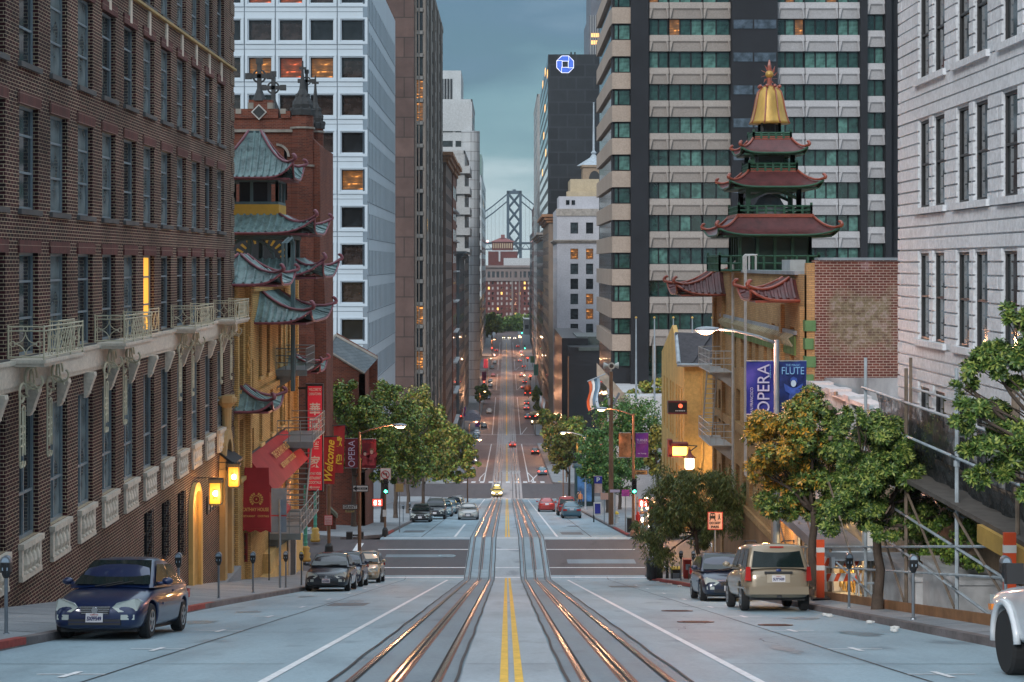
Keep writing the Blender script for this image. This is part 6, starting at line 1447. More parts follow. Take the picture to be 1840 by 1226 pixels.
  if kind in ('suv', 'hatch', 'pickup'): m.prism([(s * W * .80, yb_ - .08, .78 if kind != 'hatch' else .7), (s * W * .965, yb_ - .16, .80), (s * W * .93, yb_ - .12, bl + .05), (s * W * .82, yb_ - .05, bl + .05)], (0, .12, 0))
  else: m.prism([(s * W * .48, yb_ - .1, t0 - .06), (s * W * .90, yb_ - .2, t0 - .04), (s * W * .9, yb_ - .22, t0 - .22), (s * W * .5, yb_ - .1, t0 - .2)], (0, .18, 0))
  m.build('tail_light', M_taillit if rearlit else M_tail, t, local=True)
  MB().box(*sorted((s * (W * .985), s * (W + .012))), c0 + .5, c2 + .3, .58, .63).build('side_moulding', body, t, local=True)
  for f in ((.32,) if kind != 'suv' else (.25, .62)):
   yq = c0 + (c3 - c0) * (f + .12); MB().box(*sorted((s * W * .99, s * (W + .03))), yq, yq + .18, bl - .12, bl - .085).build('door_handle', body, t, local=True)
 m = MB(); zz = h0 - .06
 for k in range(4): m.box(-W * .32 + .012 * k, W * .32 - .012 * k, yf - .025, yf + .05, zz - .02 - k * .036, zz - .006 - k * .036)
 m.build('grille', M_chrome, t, local=True); MB().box(-W * .3, W * .3, yf - .012, yf + .04, zz - .14, zz).build('grille_back', M_blackp, t, local=True)
 m = MB().lathe((0, yf - .03, zz - .07), [(.055, -.01), (.06, 0), (.055, .01)], 14, axis='y').build('badge', M_chrome, t, local=True)
 MB().box(-W * .55, W * .55, yf - .015, yf + .1, zb + .07, zb + .17).build('bumper_intake', M_blackp, t, local=True)
 MB().box(-W * .55, W * .55, yf - .022, yf + .1, zb + .112, zb + .128).build('intake_bar', body, t, local=True)
 m = MB();
 for k in (-1, 1): m.tube([(k * .1 - .2, c0 - .05, bl + .0), (k * .1 + .3, c0 + .05, bl + .09)], .012, 4)
 m.build('wiper', M_blackp, t, local=True)
 MB().box(-W * .8, W * .8, -L + .3, L - .3, zb - .06, zb + .04).build('underbody', M_blackp, t, local=True)
 front = plate and plate[1] == 'f'
 z = zb + .14; y = yf - .035; m = MB().box(-.155, .155, y, y + .02, z - .02, z + .14); p = m.build('number_plate', M_plate, t, local=True)
 if front: letters(plate[0], M_platei, p, (0, y - .004, z + .045), (1, 0, 0), (0, 0, 1), .26, .075, bold=.035, local=True); letters('California', M_tail, p, (0, y - .004, z + .115), (1, 0, 0), (0, 0, 1), .14, .025, shear=.3, local=True)
 zr_ = .78 if kind in ('suv', 'pickup') else (t0 - .13); yr_ = L + .012; m = MB().box(-.17, .17, yr_ - .03, yr_, zr_ - .02, zr_ + .15); p = m.build('rear_plate', M_plate, t, local=True)
 if plate and not front: letters(plate[0], M_platei, p, (0, yr_ + .004, zr_ + .05), (-1, 0, 0), (0, 0, 1), .29, .075, bold=.035, local=True); letters('California', M_tail, p, (0, yr_ + .004, zr_ + .12), (-1, 0, 0), (0, 0, 1), .14, .025, local=True)
 if kind == 'suv':
  MB().box(-.36, .36, L - .03, L + .035, .97, 1.03).build('tailgate_handle', M_blackp, t, local=True)
  MB().prism([(-W * .92, L - .2, .44), (-W * .86, L + .03, .44), (W * .86, L + .03, .44), (W * .92, L - .2, .44)], (0, 0, .2)).build('rear_bumper', body, t, local=True)
  for s in (-1, 1): MB().tube([(s * .5, c1 + .2, rf + .05), (s * .52, c1 + .35, rf + .085), (s * .52, c2 - .3, rf + .085), (s * .5, c2 - .15, rf + .04)], .02, 6).build('roof_rail', M_blackp, t, local=True)
  MB().box(-.18, .18, L - .28, L - .2, rf - .1, rf - .065).build('brake_light', M_tail, t, local=True); MB().box(-.06, .06, L + .0, L + .06, .36, .42).build('tow_hitch', M_blackp, t, local=True); MB().ball((0, L + .02, 1.06), .05, 10, 6, (1.5, .4, .8)).build('rear_badge', flat('badge_blue', (.02, .04, .15), .3), t, local=True)
  m = MB().box(-.3, .3, L - .005, L + .004, .74, .96); m.build('plate_recess', mat('champagne', (.4, .34, .26), .4), t, local=True)
 if kind == 'pickup':
  m = MB(); m.box(-W * .8, W * .8, c3 + .15, L - .12, 1.085, 1.09); m.build('load_bed', M_blackp, t, local=True)
 return t
def ground_tilt(d): return -math.atan((hd(d + 1) - hd(d - 1)) / 2)
def place(d): return gz(d)
def put(kind, label, px, d, body, back=False, x=None, **k):
 xx = x if x is not None else wx(px, d)
 return car(kind, k.pop('name', 'parked_car'), label, k.pop('cat', 'car'), (xx, d, gz(d) + .01), math.pi if back else 0, -ground_tilt(d) if back else ground_tilt(d), body, **k)
blue = put('sedan', 'dark blue sedan parked facing the camera, nearest on the left', 0, 31.4 + .6, M_blue, x=-7.02, plate=('5XFF549', 'f'))
blue.matrix_basis = Matrix.Translation((-7.36, 32.2, gz(32.2) + .01)) @ Matrix.Rotation(ground_tilt(32), 4, 'X') @ Matrix.Rotation(math.radians(-1.5), 4, 'Z')
M_camry = paint('dark_grey_car_paint', (.018, .024, .035)); M_navyc = paint('navy_car_paint', (.02, .03, .06)); M_silver = paint('silver_car_paint', (.40, .38, .36)); M_champ = paint('champagne_car_paint', (.42, .33, .22)); M_blackc = paint('black_car_paint', (.012, .013, .016)); M_tanc = paint('tan_car_paint', (.30, .245, .175)); M_redc = paint('red_car_paint', (.30, .02, .015)); M_tealc = paint('blue_grey_car_paint', (.07, .14, .18)); M_whc = flat('white_car_paint', (.62, .65, .68), .3, coat=.6); M_yelc = paint('taxi_yellow_paint', (.70, .48, .05)); M_greenc = paint('taxi_green_paint', (.05, .25, .12))
camry = put('sedan', 'dark grey sedan with wide chrome barred grille, first of the three before the crossing', 0, 65.5, M_camry, x=-6.85, plate=('6LDG902', 'f'), group='cars parked before the crossing on the left')
put('hatch', 'dark navy car parked between the grey sedan and the champagne wagon', 0, 72.5, M_navyc, x=-6.95, group='cars parked before the crossing on the left')
put('hatch', 'champagne car parked last before the crossing on the left', 0, 80.5, M_champ, x=-6.8, group='cars parked before the crossing on the left')
suv = put('suv', 'tan station wagon parked on the right, rear and red tail lamps towards the camera', 0, 45.6, M_tanc, back=True, x=7.1, plate=('5UYY439', 'r'), name='parked_suv', cat='suv')
put('hatch', 'small dark blue car parked in front of the tan wagon on the right', 0, 53.6, M_navyc, back=False, x=6.9)
put('coupe', 'silver coupe driving up the street past the parked row', 842, 143.5, M_silver, name='driving_car')
pr = put('sedan', 'black sedan first in the parked row beyond the crossing', 757, 136.5, M_blackc, group='parked row beyond the crossing on the left')
put('suv', 'dark grey wagon second in the parked row beyond the crossing', 783, 145, M_camry, name='parked_suv', cat='suv', group='parked row beyond the crossing on the left')
for i, (px, d, k, mm, lb) in enumerate(((797, 153.5, M_tealc, M_tealc, 'blue grey car third in the parked row beyond the crossing'), (806, 163, M_camry, M_tealc, 'blue grey car fourth in the parked row under the trees'), (815, 173, 0, M_navyc, 'navy car fifth in the parked row under the trees'), (821, 184, 0, M_silver, 'silver car last in the parked row before the second crossing'))):
 dup(pr, (wx(px, d), d, gz(d) + .01), 0, lb, 'parked row beyond the crossing on the left', ground_tilt(d), {M_blackc.name: mm})
put('coupe', 'red coupe with its brake side towards us, nearest the second crossing on the right', 982, 172, M_redc, back=True, name='driving_car')
put('pickup', 'dark red pickup parked by the right kerb behind the blue grey sedan', 1018, 157, M_redc, back=True, name='parked_pickup', cat='pickup truck')
put('sedan', 'blue grey sedan parked at the right kerb beyond the crossing', 1026, 148, M_tealc, back=True)
taxi = put('sedan', 'yellow and green taxi with lit headlamps on the tracks at the second crossing', 893, 262, M_yelc, lit=True, name='taxi', cat='taxi')
MB().box(-.35, .35, 0, .25, 1.46, 1.62).build('roof_sign', flat('taxi_roof_sign', (1, .8, .3), emit=2), taxi, local=True); MB().box(-.871, .871, -.8, 1.4, .55, .75).build('side_stripe', M_greenc, taxi, local=True)
put('sedan', 'small red car with glowing tail lamps driving away between the crossings', 921, 405, M_redc, back=True, name='driving_car', rearlit=True)
bus = None
far = put('sedan', 'white car parked on the left beyond the third crossing', 879, 520, M_whc, group='far cars along the street')
farb = put('sedan', 'dark car heading away near the right kerb, fourth block', 946, 555, M_blackc, back=True, rearlit=True, group='far cars along the street', name='parked_car')
for (px, d, src, mm, lb) in ((881, 640, far, M_silver, 'silver car on the left kerb of the fifth block'), (948, 500, farb, M_navyc, 'navy car under the trees at the right kerb, third block'), (943, 660, farb, M_camry, 'grey car with red lamps at the right kerb, fifth block'), (941, 760, farb, M_blackc, 'dark car with red lamps at the right kerb, sixth block'),
 (886, 700, far, M_redc, 'tiny red car on the left kerb, beyond the silver one'), (889, 790, far, M_whc, 'tiny white car far down the left kerb'), (936, 880, farb, M_whc, 'tiny white car near the end of the right kerb'), (857, 447, far, M_whc, 'white car at the left corner of the third crossing'), (855, 437, far, M_tealc, 'blue grey car half hidden by trees at the third crossing'), (892, 900, farb, M_blackc, 'tiny dark car with red lamps far left')):
 dup(src, (wx(px, d), d, gz(d) + .01), math.pi if src is farb else 0, lb, 'far cars along the street', 0, {(M_whc if src is far else M_blackc).name: mm})
tr = thing('cable_car', 'yellow and cream cable car with lit front in the right lane of the third block', 'cable car', (wx(961, 480), 480, gz(480)), 0)
M_crm = mat('cream_coach', (.55, .45, .25), .5); x, d, z = 0, 0, 0
MB().box(-1.2, 1.2, -3, 3, .5, 1.5).build('body', M_crm, tr, local=True); m = MB()
for a in (-1.15, -.4, .4, 1.15): m.box(a - .08, a + .08, -3, -2.85, 1.5, 3.0)
m.box(-1.2, 1.2, -2.85, 3, 1.5, 3.0); m.build('cab', mat('dark_cab', (.06, .04, .03), .4), tr, local=True); MB().box(-1.3, 1.3, -3.3, 3.2, 3.0, 3.25).build('roof', M_crm, tr, local=True); MB().box(-.6, .6, -2.6, 2.6, 3.25, 3.6).build('clerestory', M_crm, tr, local=True)
for s in (-.8, .8): MB().ball((s, -3.05, 1.1), .16, 8, 6).build('headlight', M_headlit, tr, local=True); MB().lathe((s, 0, .35), [(.35, -2.2), (.35, 2.2)], 10, axis='y').build('wheel', M_tyre, tr, local=True)
tk = thing('cement_truck', 'orange red concrete truck with glowing tail lamps at the right kerb, fourth block', 'truck', (wx(948, 600), 600, gz(600)), 0)
MB().box(-1.25, 1.25, -3.5, 4, .7, 1.2).build('chassis', M_blackp, tk, local=True); m = MB(); m.lathe((0, 0, 2.5), [(.5, -3.4), (1.1, -2.4), (1.35, -.5), (1.2, 1.2), (.7, 2.4)], 12, axis='y'); m.build('drum', mat('truck_orange', (.35, .10, .04), .5), tk, local=True, smooth=True); MB().box(-1.2, 1.2, 2.4, 4.2, 1.0, 3.2).build('cab', M_redc, tk, local=True)
for s in (-1, 1):
 MB().box(s * .9 - .2, s * .9 + .2, -3.6, -3.5, .9, 1.15).build('tail_light', M_taillit, tk, local=True)
 for y in (-2.4, -1.2, 3): MB().lathe((s * 1.0, y, .5), [(.5, -.2), (.5, .2)], 12, axis='x').build('wheel', M_tyre, tk, local=True)
wp = thing('white_pickup', 'white pickup with black mirror cut by the right picture edge', 'pickup truck', (9.25 - 1.55, 25.3, gz(25.3)), 0, None, ground_tilt(25))
def white_truck(t):
 W, L = 1.0, 2.7
 rows = []
 for (y, a, b, w) in ((-L, .52, .98, W * .86), (-L + .08, .46, 1.08, W * .96), (-L + .6, .42, 1.15, W * .99), (-1.0, .42, 1.2, W), (-.9, .42, 1.22, W), (.9, .42, 1.2, W), (1.0, .42, 1.2, W), (L - .1, .45, 1.18, W), (L, .5, 1.1, W * .97)):
  half = [(0, b), (w * .6, b), (w * .88, b - .02), (w * .98, b - .1), (w, b - .25), (w * 1.0, a + .25), (w * .98, a + .05), (w * .92, a), (0, a)]
  rows.append([(x, y, z) for x, z in half] + [(-x, y, z) for x, z in half[-2:0:-1]])
 m = MB(); n = len(rows[0]); m.v = [p for r in rows for p in r]
 m.f = [(i * n + j, (i + 1) * n + j, (i + 1) * n + (j + 1) % n, i * n + (j + 1) % n) for i in range(len(rows) - 1) for j in range(n)] + [tuple(range(n)), tuple(range((len(rows) - 1) * n, len(rows) * n))[::-1]]; m.m = [0] * len(m.f)
 cut = MB()
 for ay in (-1.75, 1.6):
  for s in (-1, 1): cut.lathe((s * .9, ay, .42), [(.5, -.33), (.5, .33)], 24, axis='x')
 me = evaluated(m, [M_whc], [('SUBSURF', dict(levels=1, render_levels=1)), ('BOOLEAN', dict(mb=cut))]); link('body', me, t, True)
 for ay in (-1.75, 1.6):
  for s in (-1, 1):
   m = MB(); pts = [(s * 1.0, ay + .53 * math.cos(a), .42 + .53 * math.sin(a)) for a in [math.pi * i / 12 for i in range(13)]]; m.tube(pts, .05, 6); m.build('wheel_arch_flare', M_whc, t, smooth=True, local=True)
   m = MB().lathe((s * .88, ay, .42), [(.25, -.14), (.39, -.14), (.42, -.1), (.42, .1), (.39, .14), (.25, .14)], 28, axis='x')
   for k in range(28): a = k * math.pi / 14; m.mi(0).box
   w = m.build('wheel', M_tyre, t, local=True); MB().lathe((s * .97, ay, .42), [(.26, -.02), (.27, .03 * s), (.2, .0), (.08, .04 * s)], 16, axis='x').build('rim', M_alloy, w, local=True)
 rows = [[(x * w, y, z) for x in (-1, -.9, 0, .9, 1)] for y, z, w in ((-.95, 1.2, .9), (-.3, 1.72, .72), (0, 1.78, .7), (.9, 1.76, .7), (1.0, 1.2, .88))]; MB().grid(rows).build('roof', M_whc, t, local=True)
 m = MB(); m.quad((-.8, -.93, 1.24), (.8, -.93, 1.24), (.66, -.34, 1.7), (-.66, -.34, 1.7)).build('windscreen', M_glassc, t, local=True)
 for s in (-1, 1):
  MB().quad((s * .9, -.7, 1.24), (s * .9, .85, 1.24), (s * .74, .8, 1.68), (s * .74, -.2, 1.68)).build('side_window', M_glassc, t, local=True)
  m = MB().box(*sorted((s * 1.05, s * 1.27)), -.72, -.6, 1.2, 1.46); m.tube([(s * .9, -.65, 1.2), (s * 1.1, -.66, 1.25)], .03, 5); m.build('wing_mirror', M_blackp, t, local=True)
  MB().prism([(s * .62, -L - .01, .85), (s * .93, -L + .1, .85), (s * .93, -L + .1, 1.02), (s * .62, -L - .01, 1.02)], (0, .2, 0)).build('headlight', M_head, t, local=True)
  MB().box(*sorted((s * .93, s * 1.003)), -L + .25, -L + .4, .82, .9).build('side_marker', M_amber, t, local=True)
 MB().box(-.5, .5, -L - .02, -L + .05, .7, 1.0).build('grille', M_blackp, t, local=True)
white_truck(wp)
wp.matrix_basis = Matrix.Translation((7.6, 20.3, gz(20.3))) @ Matrix.Rotation(math.pi, 4, 'Z') @ Matrix.Rotation(-ground_tilt(20), 4, 'X')
# trees
M_bark = mat('grey_brown_bark', (.085, .062, .048), .9, var=.3, scale=3, fine=14, streak=1)
L_mag = leafmat('magnolia_leaf', (.02, .05, .014), (.095, .17, .033), (.28, .33, .075), .66)
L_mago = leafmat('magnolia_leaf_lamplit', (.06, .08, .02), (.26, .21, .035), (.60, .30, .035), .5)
L_fic = leafmat('ficus_leaf', (.04, .085, .018), (.12, .21, .035), (.30, .38, .07), .72)
L_fico = leafmat('ficus_leaf_olive', (.09, .085, .02), (.26, .21, .04), (.42, .32, .06), .7)
L_wil = leafmat('drooping_leaf', (.05, .075, .025), (.13, .18, .05), (.24, .25, .08), .75)
def limb(mb, p, q, r0, r1, bend=.2, n=5, seed=0):
 R_ = random.Random(seed); p, q = Vector(p), Vector(q); pts = [p]
 for i in range(1, n): t = i / n; pts.append(p.lerp(q, t) + V(R_.uniform(-1, 1), R_.uniform(-1, 1), R_.uniform(-.3, .3)) * bend * math.sin(math.pi * t))
 pts.append(q); mb.tube(pts, [r0 + (r1 - r0) * i / n for i in range(n + 1)], 7); return pts
def tree(name, label, cat, base, trunk_h, blobs, leaf, n_leaf, ls, group, style='round', lean=(0, 0), r0=.13, seed=1, leaf2=None, split=None):
 """base point, trunk height to first fork, blobs = [(dx,dy,dz,rx,ry,rz)] clumps of foliage relative to base"""
 R_ = random.Random(seed); b = Vector(base); t = thing(name, label, cat, base, 0, group); m = MB()
 fork = b + V(lean[0], lean[1], trunk_h); limb(m, b - V(0, 0, .2), fork, r0 * 1.15, r0 * .8, .06, 6, seed)
 m.lathe(b - V(0, 0, .25), [(r0 * 1.7, 0), (r0 * 1.3, .3), (r0 * 1.1, .6)], 8)
 m.build('trunk', M_bark, t, smooth=True); m = MB()
 for i, (dx, dy, dz, rx, ry, rz) in enumerate(blobs):
  c = b + V(dx, dy, dz); m.mark() if i < 1 else None; limb(m, fork - V(0, 0, .15), c, r0 * .5, r0 * .16, .18, 5, seed + i)
  for k in range(3): limb(m, fork.lerp(c, .6), c + V(R_.uniform(-1, 1) * rx, R_.uniform(-1, 1) * ry, R_.uniform(-.6, .8) * rz) * .7, r0 * .2, r0 * .05, .12, 4, seed + i * 7 + k)
 m.build('branches', M_bark, t, smooth=True)
 vol = [bl[3] * bl[4] * bl[5] for bl in blobs]; tot = sum(vol); mA, mB_ = MB(), MB()
 for (dx, dy, dz, rx, ry, rz), v in zip(blobs, vol):
  c = b + V(dx, dy, dz); cnt = int(n_leaf * v / tot)
  subs = []
  for _ in range(max(9, int(15 * (v ** .33)))):
   a, u = R_.uniform(0, 2 * math.pi), R_.uniform(-1, 1); q = math.sqrt(1 - u * u); f = R_.uniform(.55, .98)
   f *= R_.choice((1, 1, 1.2)); subs.append((c + V(rx * q * math.cos(a) * f, ry * q * math.sin(a) * f, rz * u * f), R_.uniform(.14, .46)))
  for i in range(cnt):
   sc, sr = R_.choice(subs); a, u = R_.uniform(0, 2 * math.pi), R_.uniform(-1, 1); q = math.sqrt(1 - u * u); f = R_.random() ** .4
   d = V(q * math.cos(a), q * math.sin(a), u); p = sc + V(d.x * rx * sr, d.y * ry * sr, d.z * rz * sr) * f
   s = ls * R_.uniform(.7, 1.3); mb = mA
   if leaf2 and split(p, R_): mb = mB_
   if style == 'rosette':      # whorl of long pointed leaves
    ax = (d + V(0, 0, .5)).normalized(); t1 = ax.orthogonal().normalized(); t2 = ax.cross(t1)
    for k in range(6):
     w = k * math.pi / 3 + R_.uniform(-.3, .3); dr = (t1 * math.cos(w) + t2 * math.sin(w)); up = ax * R_.uniform(.1, .7)
     e = (dr + up).normalized() * s; sd = e.cross(ax).normalized() * s * .19
     mb.add([p, p + e * .5 + sd, p + e, p + e * .5 - sd], [(0, 1, 2, 3)])
   elif style == 'droop':
    sd = V(R_.uniform(-1, 1), R_.uniform(-1, 1), 0).normalized() * s * .10; dn = V(R_.uniform(-.8, .8), R_.uniform(-.8, .8), -R_.uniform(.2, 1)) * s
    mb.add([p, p + dn * .5 + sd, p + dn, p + dn * .5 - sd], [(0, 1, 2, 3)])
   else:
    n_ = (d + V(R_.uniform(-.8, .8), R_.uniform(-.8, .8), R_.uniform(-.4, .9))).normalized(); t1 = n_.orthogonal().normalized(); t2 = n_.cross(t1); w = R_.uniform(0, 6.28)
    e1 = (t1 * math.cos(w) + t2 * math.sin(w)) * s * .5; e2 = n_.cross(e1) * .75
    mb.add([p - e1, p - e2 * .9 + e1 * .1, p + e1, p + e2 * .9], [(0, 1, 2, 3)])
 mA.build('crown', leaf, t)
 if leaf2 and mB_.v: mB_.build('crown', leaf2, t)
 return t
def base(x, d, s=1): return (x, d, gz(d) + (.2 if abs(x) > KW + .2 else .02))
bA = base(9.2, 50.0); zc = lambda y, d, b: wz(y, d) - b[2]
def bl(px, py, rpx, rpz, d, b, ry=None): return (wx(px, d) - b[0], d - b[1], wz(py, d) - b[2], rpx * d / F, ry or rpx * d / F * .9, rpz * d / F)
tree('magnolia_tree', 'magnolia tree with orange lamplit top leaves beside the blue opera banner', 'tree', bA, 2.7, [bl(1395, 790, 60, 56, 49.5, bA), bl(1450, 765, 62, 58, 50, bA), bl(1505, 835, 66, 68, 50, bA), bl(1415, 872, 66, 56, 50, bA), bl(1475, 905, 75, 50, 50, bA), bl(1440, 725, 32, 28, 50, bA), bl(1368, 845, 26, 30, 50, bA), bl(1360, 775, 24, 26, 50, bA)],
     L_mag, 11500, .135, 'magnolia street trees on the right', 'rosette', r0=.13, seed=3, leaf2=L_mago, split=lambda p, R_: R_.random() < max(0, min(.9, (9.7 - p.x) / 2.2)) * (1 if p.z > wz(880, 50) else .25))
bB = base(9.0, 40.5)
tree('magnolia_tree', 'bright green magnolia tree before the scaffolding, trunk clear of the cars', 'tree', bB, 2.1, [bl(1560, 800, 72, 56, 40, bB), bl(1622, 800, 66, 56, 41, bB), bl(1575, 870, 82, 62, 40, bB), bl(1525, 895, 62, 52, 40, bB), bl(1640, 880, 66, 60, 41, bB), bl(1675, 930, 34, 22, 40, bB), bl(1595, 935, 58, 30, 40, bB), bl(1668, 800, 36, 50, 41, bB), bl(1540, 755, 26, 26, 40, bB)],
     L_mag, 12500, .112, 'magnolia street trees on the right', 'rosette', r0=.12, seed=8)
bC = base(9.6, 26.5)
tree('magnolia_tree', 'magnolia tree reaching into the picture from the right edge', 'tree', bC, 2.3, [bl(1835, 620, 45, 62, 26.5, bC), bl(1782, 655, 48, 32, 26.5, bC), bl(1850, 720, 80, 50, 26.8, bC), bl(1745, 742, 32, 28, 26.2, bC), bl(1795, 800, 72, 36, 26.5, bC), bl(1850, 860, 70, 42, 26.5, bC), bl(1735, 690, 22, 16, 26.4, bC), bl(1900, 640, 60, 80, 26.5, bC), bl(1770, 850, 30, 26, 26.4, bC), bl(1828, 575, 26, 30, 26.5, bC)],
     L_mag, 11000, .098, 'magnolia street trees on the right', 'rosette', r0=.12, seed=12)
bD = base(9.0, 77.0)
tree('drooping_street_tree', 'drooping fine leaved tree in a planter at the right corner', 'tree', bD, 2.3, [bl(1215, 905, 58, 55, 77, bD), bl(1268, 890, 64, 55, 77, bD), bl(1302, 920, 50, 56, 77, bD), bl(1195, 955, 46, 55, 77, bD), bl(1245, 950, 58, 52, 77, bD), bl(1180, 890, 26, 26, 77, bD), bl(1225, 870, 40, 26, 77, bD), bl(1315, 885, 26, 30, 77, bD), bl(1190, 1000, 24, 22, 77, bD)],
     L_wil, 30000, .25, None, 'droop', r0=.10, seed=21, lean=(-.3, 0))
def row(lab, px, d, x, tops, n, s, seed, leaf=L_fic, leaf2=L_fico, th=3.6, grp='leafy street trees beyond the crossing on the left', r0=.17, cut=.3):
 b = base(x, d); return tree('street_tree', lab, 'tree', b, th, [bl(a, c, r, rz, d, b) for a, c, r, rz in tops], leaf, n, s, grp, 'round', r0=r0, seed=seed, leaf2=leaf2, split=lambda p, R_: R_.random() < cut)
row('dense green tree nearest the left banners, beside the church', 635, 116, -10.6, [(630, 735, 46, 46), (668, 760, 48, 50), (640, 800, 40, 40), (690, 815, 45, 42), (610, 705, 28, 25)], 15000, .21, 31, cut=.12)
row('tall green tree second on the left walk behind the turn sign', 700, 127, -9.4, [(690, 720, 42, 35), (725, 770, 46, 46), (700, 835, 42, 34), (740, 830, 38, 40)], 14000, .22, 32, cut=.2)
row('olive tinged tree in the middle of the left row', 752, 140, -9.3, [(745, 730, 36, 35), (768, 770, 36, 42), (765, 825, 38, 40), (735, 790, 34, 40)], 13000, .24, 33, cut=.55)
row('olive tree fourth in the left row above the parked cars', 785, 156, -9.2, [(775, 750, 28, 30), (795, 790, 32, 36), (790, 835, 34, 30)], 10000, .26, 34, cut=.6)
row('olive tree reaching over the roadway at the end of the left row', 820, 176, -8.8, [(808, 780, 24, 26), (832, 800, 26, 28), (825, 840, 30, 26), (845, 815, 15, 16)], 9000, .28, 35, cut=.5)
row('dark round tree on the left kerb past the third crossing', 868, 560, -9.0, [(866, 700, 11, 10), (862, 712, 9, 8), (872, 708, 8, 8)], 1800, 1.0, 36, cut=0, th=4, r0=.3, grp='far trees along the left kerb')
G2 = 'leafy street trees beyond the crossing on the right'
row('bright green tree filling the view left of the ochre building', 1130, 168, 11.4, [(1110, 760, 45, 45), (1150, 755, 48, 45), (1165, 800, 36, 42), (1125, 815, 42, 40), (1090, 800, 30, 36)], 15000, .25, 41, cut=.05, grp=G2, leaf=leafmat('bright_ficus_leaf', (.03, .085, .015), (.07, .155, .035), (.16, .26, .06), .8))
row('green tree behind the wooden pole, lower crown over the walk', 1075, 158, 9.6, [(1070, 815, 34, 40), (1090, 850, 36, 34), (1055, 835, 24, 26), (1110, 860, 34, 28)], 12000, .25, 42, cut=.05, grp=G2, leaf=MATS['bright_ficus_leaf'])
row('orange lamplit tree by the street name sign of the second crossing', 1005, 250, 9.4, [(1000, 790, 24, 26), (1020, 800, 22, 26), (1005, 825, 22, 22)], 4500, .5, 43, cut=.75, grp=G2)
row('dim tree at the far side of the second crossing, right', 1030, 290, 10.5, [(1030, 770, 20, 18), (1045, 790, 20, 20), (1015, 780, 16, 18)], 4000, .55, 44, cut=.3, grp=G2)
row('lamplit tree third along the right kerb beyond the second crossing', 992, 330, 9.3, [(982, 752, 16, 16), (1000, 760, 16, 16), (990, 772, 17, 14)], 3500, .6, 45, cut=.6, grp=G2, r0=.2)
row('dark tree on the right kerb of the third block', 965, 500, 9.4, [(965, 712, 9, 14), (968, 730, 8, 12)], 2000, .8, 46, cut=0, grp=G2, r0=.25)
row('olive tree beside the ochre building and its lantern', 1180, 150, 13.6, [(1180, 790, 26, 30), (1185, 830, 24, 24)], 4500, .36, 47, cut=.9, grp=G2)
G3 = 'dark trees closing the end of the street'
for i, (px, d, x, r, lab) in enumerate(((876, 1060, -9, 13, 'dark tree mass at the left end of the street'), (892, 1150, -7, 15, 'dark green tree left of centre before the brick terminal'), (912, 1170, 0, 14, 'dark green tree in the middle before the brick terminal'), (932, 1175, 8, 14, 'dark green tree right of centre before the brick terminal'), (950, 1160, 15, 13, 'dark green tree at the right end of the street'), (868, 1010, -13, 12, 'dark tree leaning over the far left kerb'), (884, 960, -10.5, 9, 'small dark tree on the far left kerb'))):
 row(lab, px, d, (px - CX) * d / F, [(px - r * .4, 588 - (i > 4) * 0, r, 13), (px + r * .5, 582 + i % 2 * 5, r, 12), (px, 572 + i % 3 * 3, r * .8, 9)], 2600, 1.6, 60 + i, cut=.0, grp=G3, th=6, r0=.5)
G4 = 'shrubs on the plaza terrace'
for i, (px, py, r, lab) in enumerate(((1150, 705, 22, 'spiky shrub at the left end of the plaza'), (1178, 695, 20, 'round shrub between two flagpoles on the plaza'), (1205, 700, 20, 'small plaza tree nearest the gabled roof'), (1130, 712, 14, 'yellowish low shrub at the plaza parapet'))):
 d = 180; b = (wx(px, d), d, wz(725, d)); tree('plaza_shrub', lab, 'shrub', b, .6, [bl(px, py, r, r * .7, d, b), bl(px + 6, py - 6, r * .6, r * .5, d, b)], L_fic, 1400, .32, G4, 'round', r0=.06, seed=80 + i, leaf2=L_fico, split=lambda p, R_: R_.random() < .6)
for i, (y0, y1, lab) in enumerate(((36.5, 39.5, 'dark hedge in the white planter under the scaffolding'), (40.2, 43.6, 'dark hedge in the white planter beside the lit gate'))):
 b = (10.4, (y0 + y1) / 2, gz(y0) + .9); t = tree('planter_hedge', lab, 'hedge', b, .15, [(-.1, -.8, .6, .5, .9, .5), (0, .5, .65, .5, 1.0, .55)], L_fic, 2600, .09, 'hedges in white planters', r0=.04, seed=90 + i)
 p = thing('white_planter', lab.replace('dark hedge in the white planter', 'white stepped planter box'), 'planter', (10.4, y0, gz(y0)), 0, 'white planters under the scaffolding'); m = MB(); m.box(9.85, 10.9, y0, y1, gz(y1) - .1, gz(y0) + .95); m.box(9.8, 10.95, y0 - .05, y1 + .05, gz(y0) + .86, gz(y0) + .97); m.build('box', mat('white_render', (.52, .53, .54), .7), p)
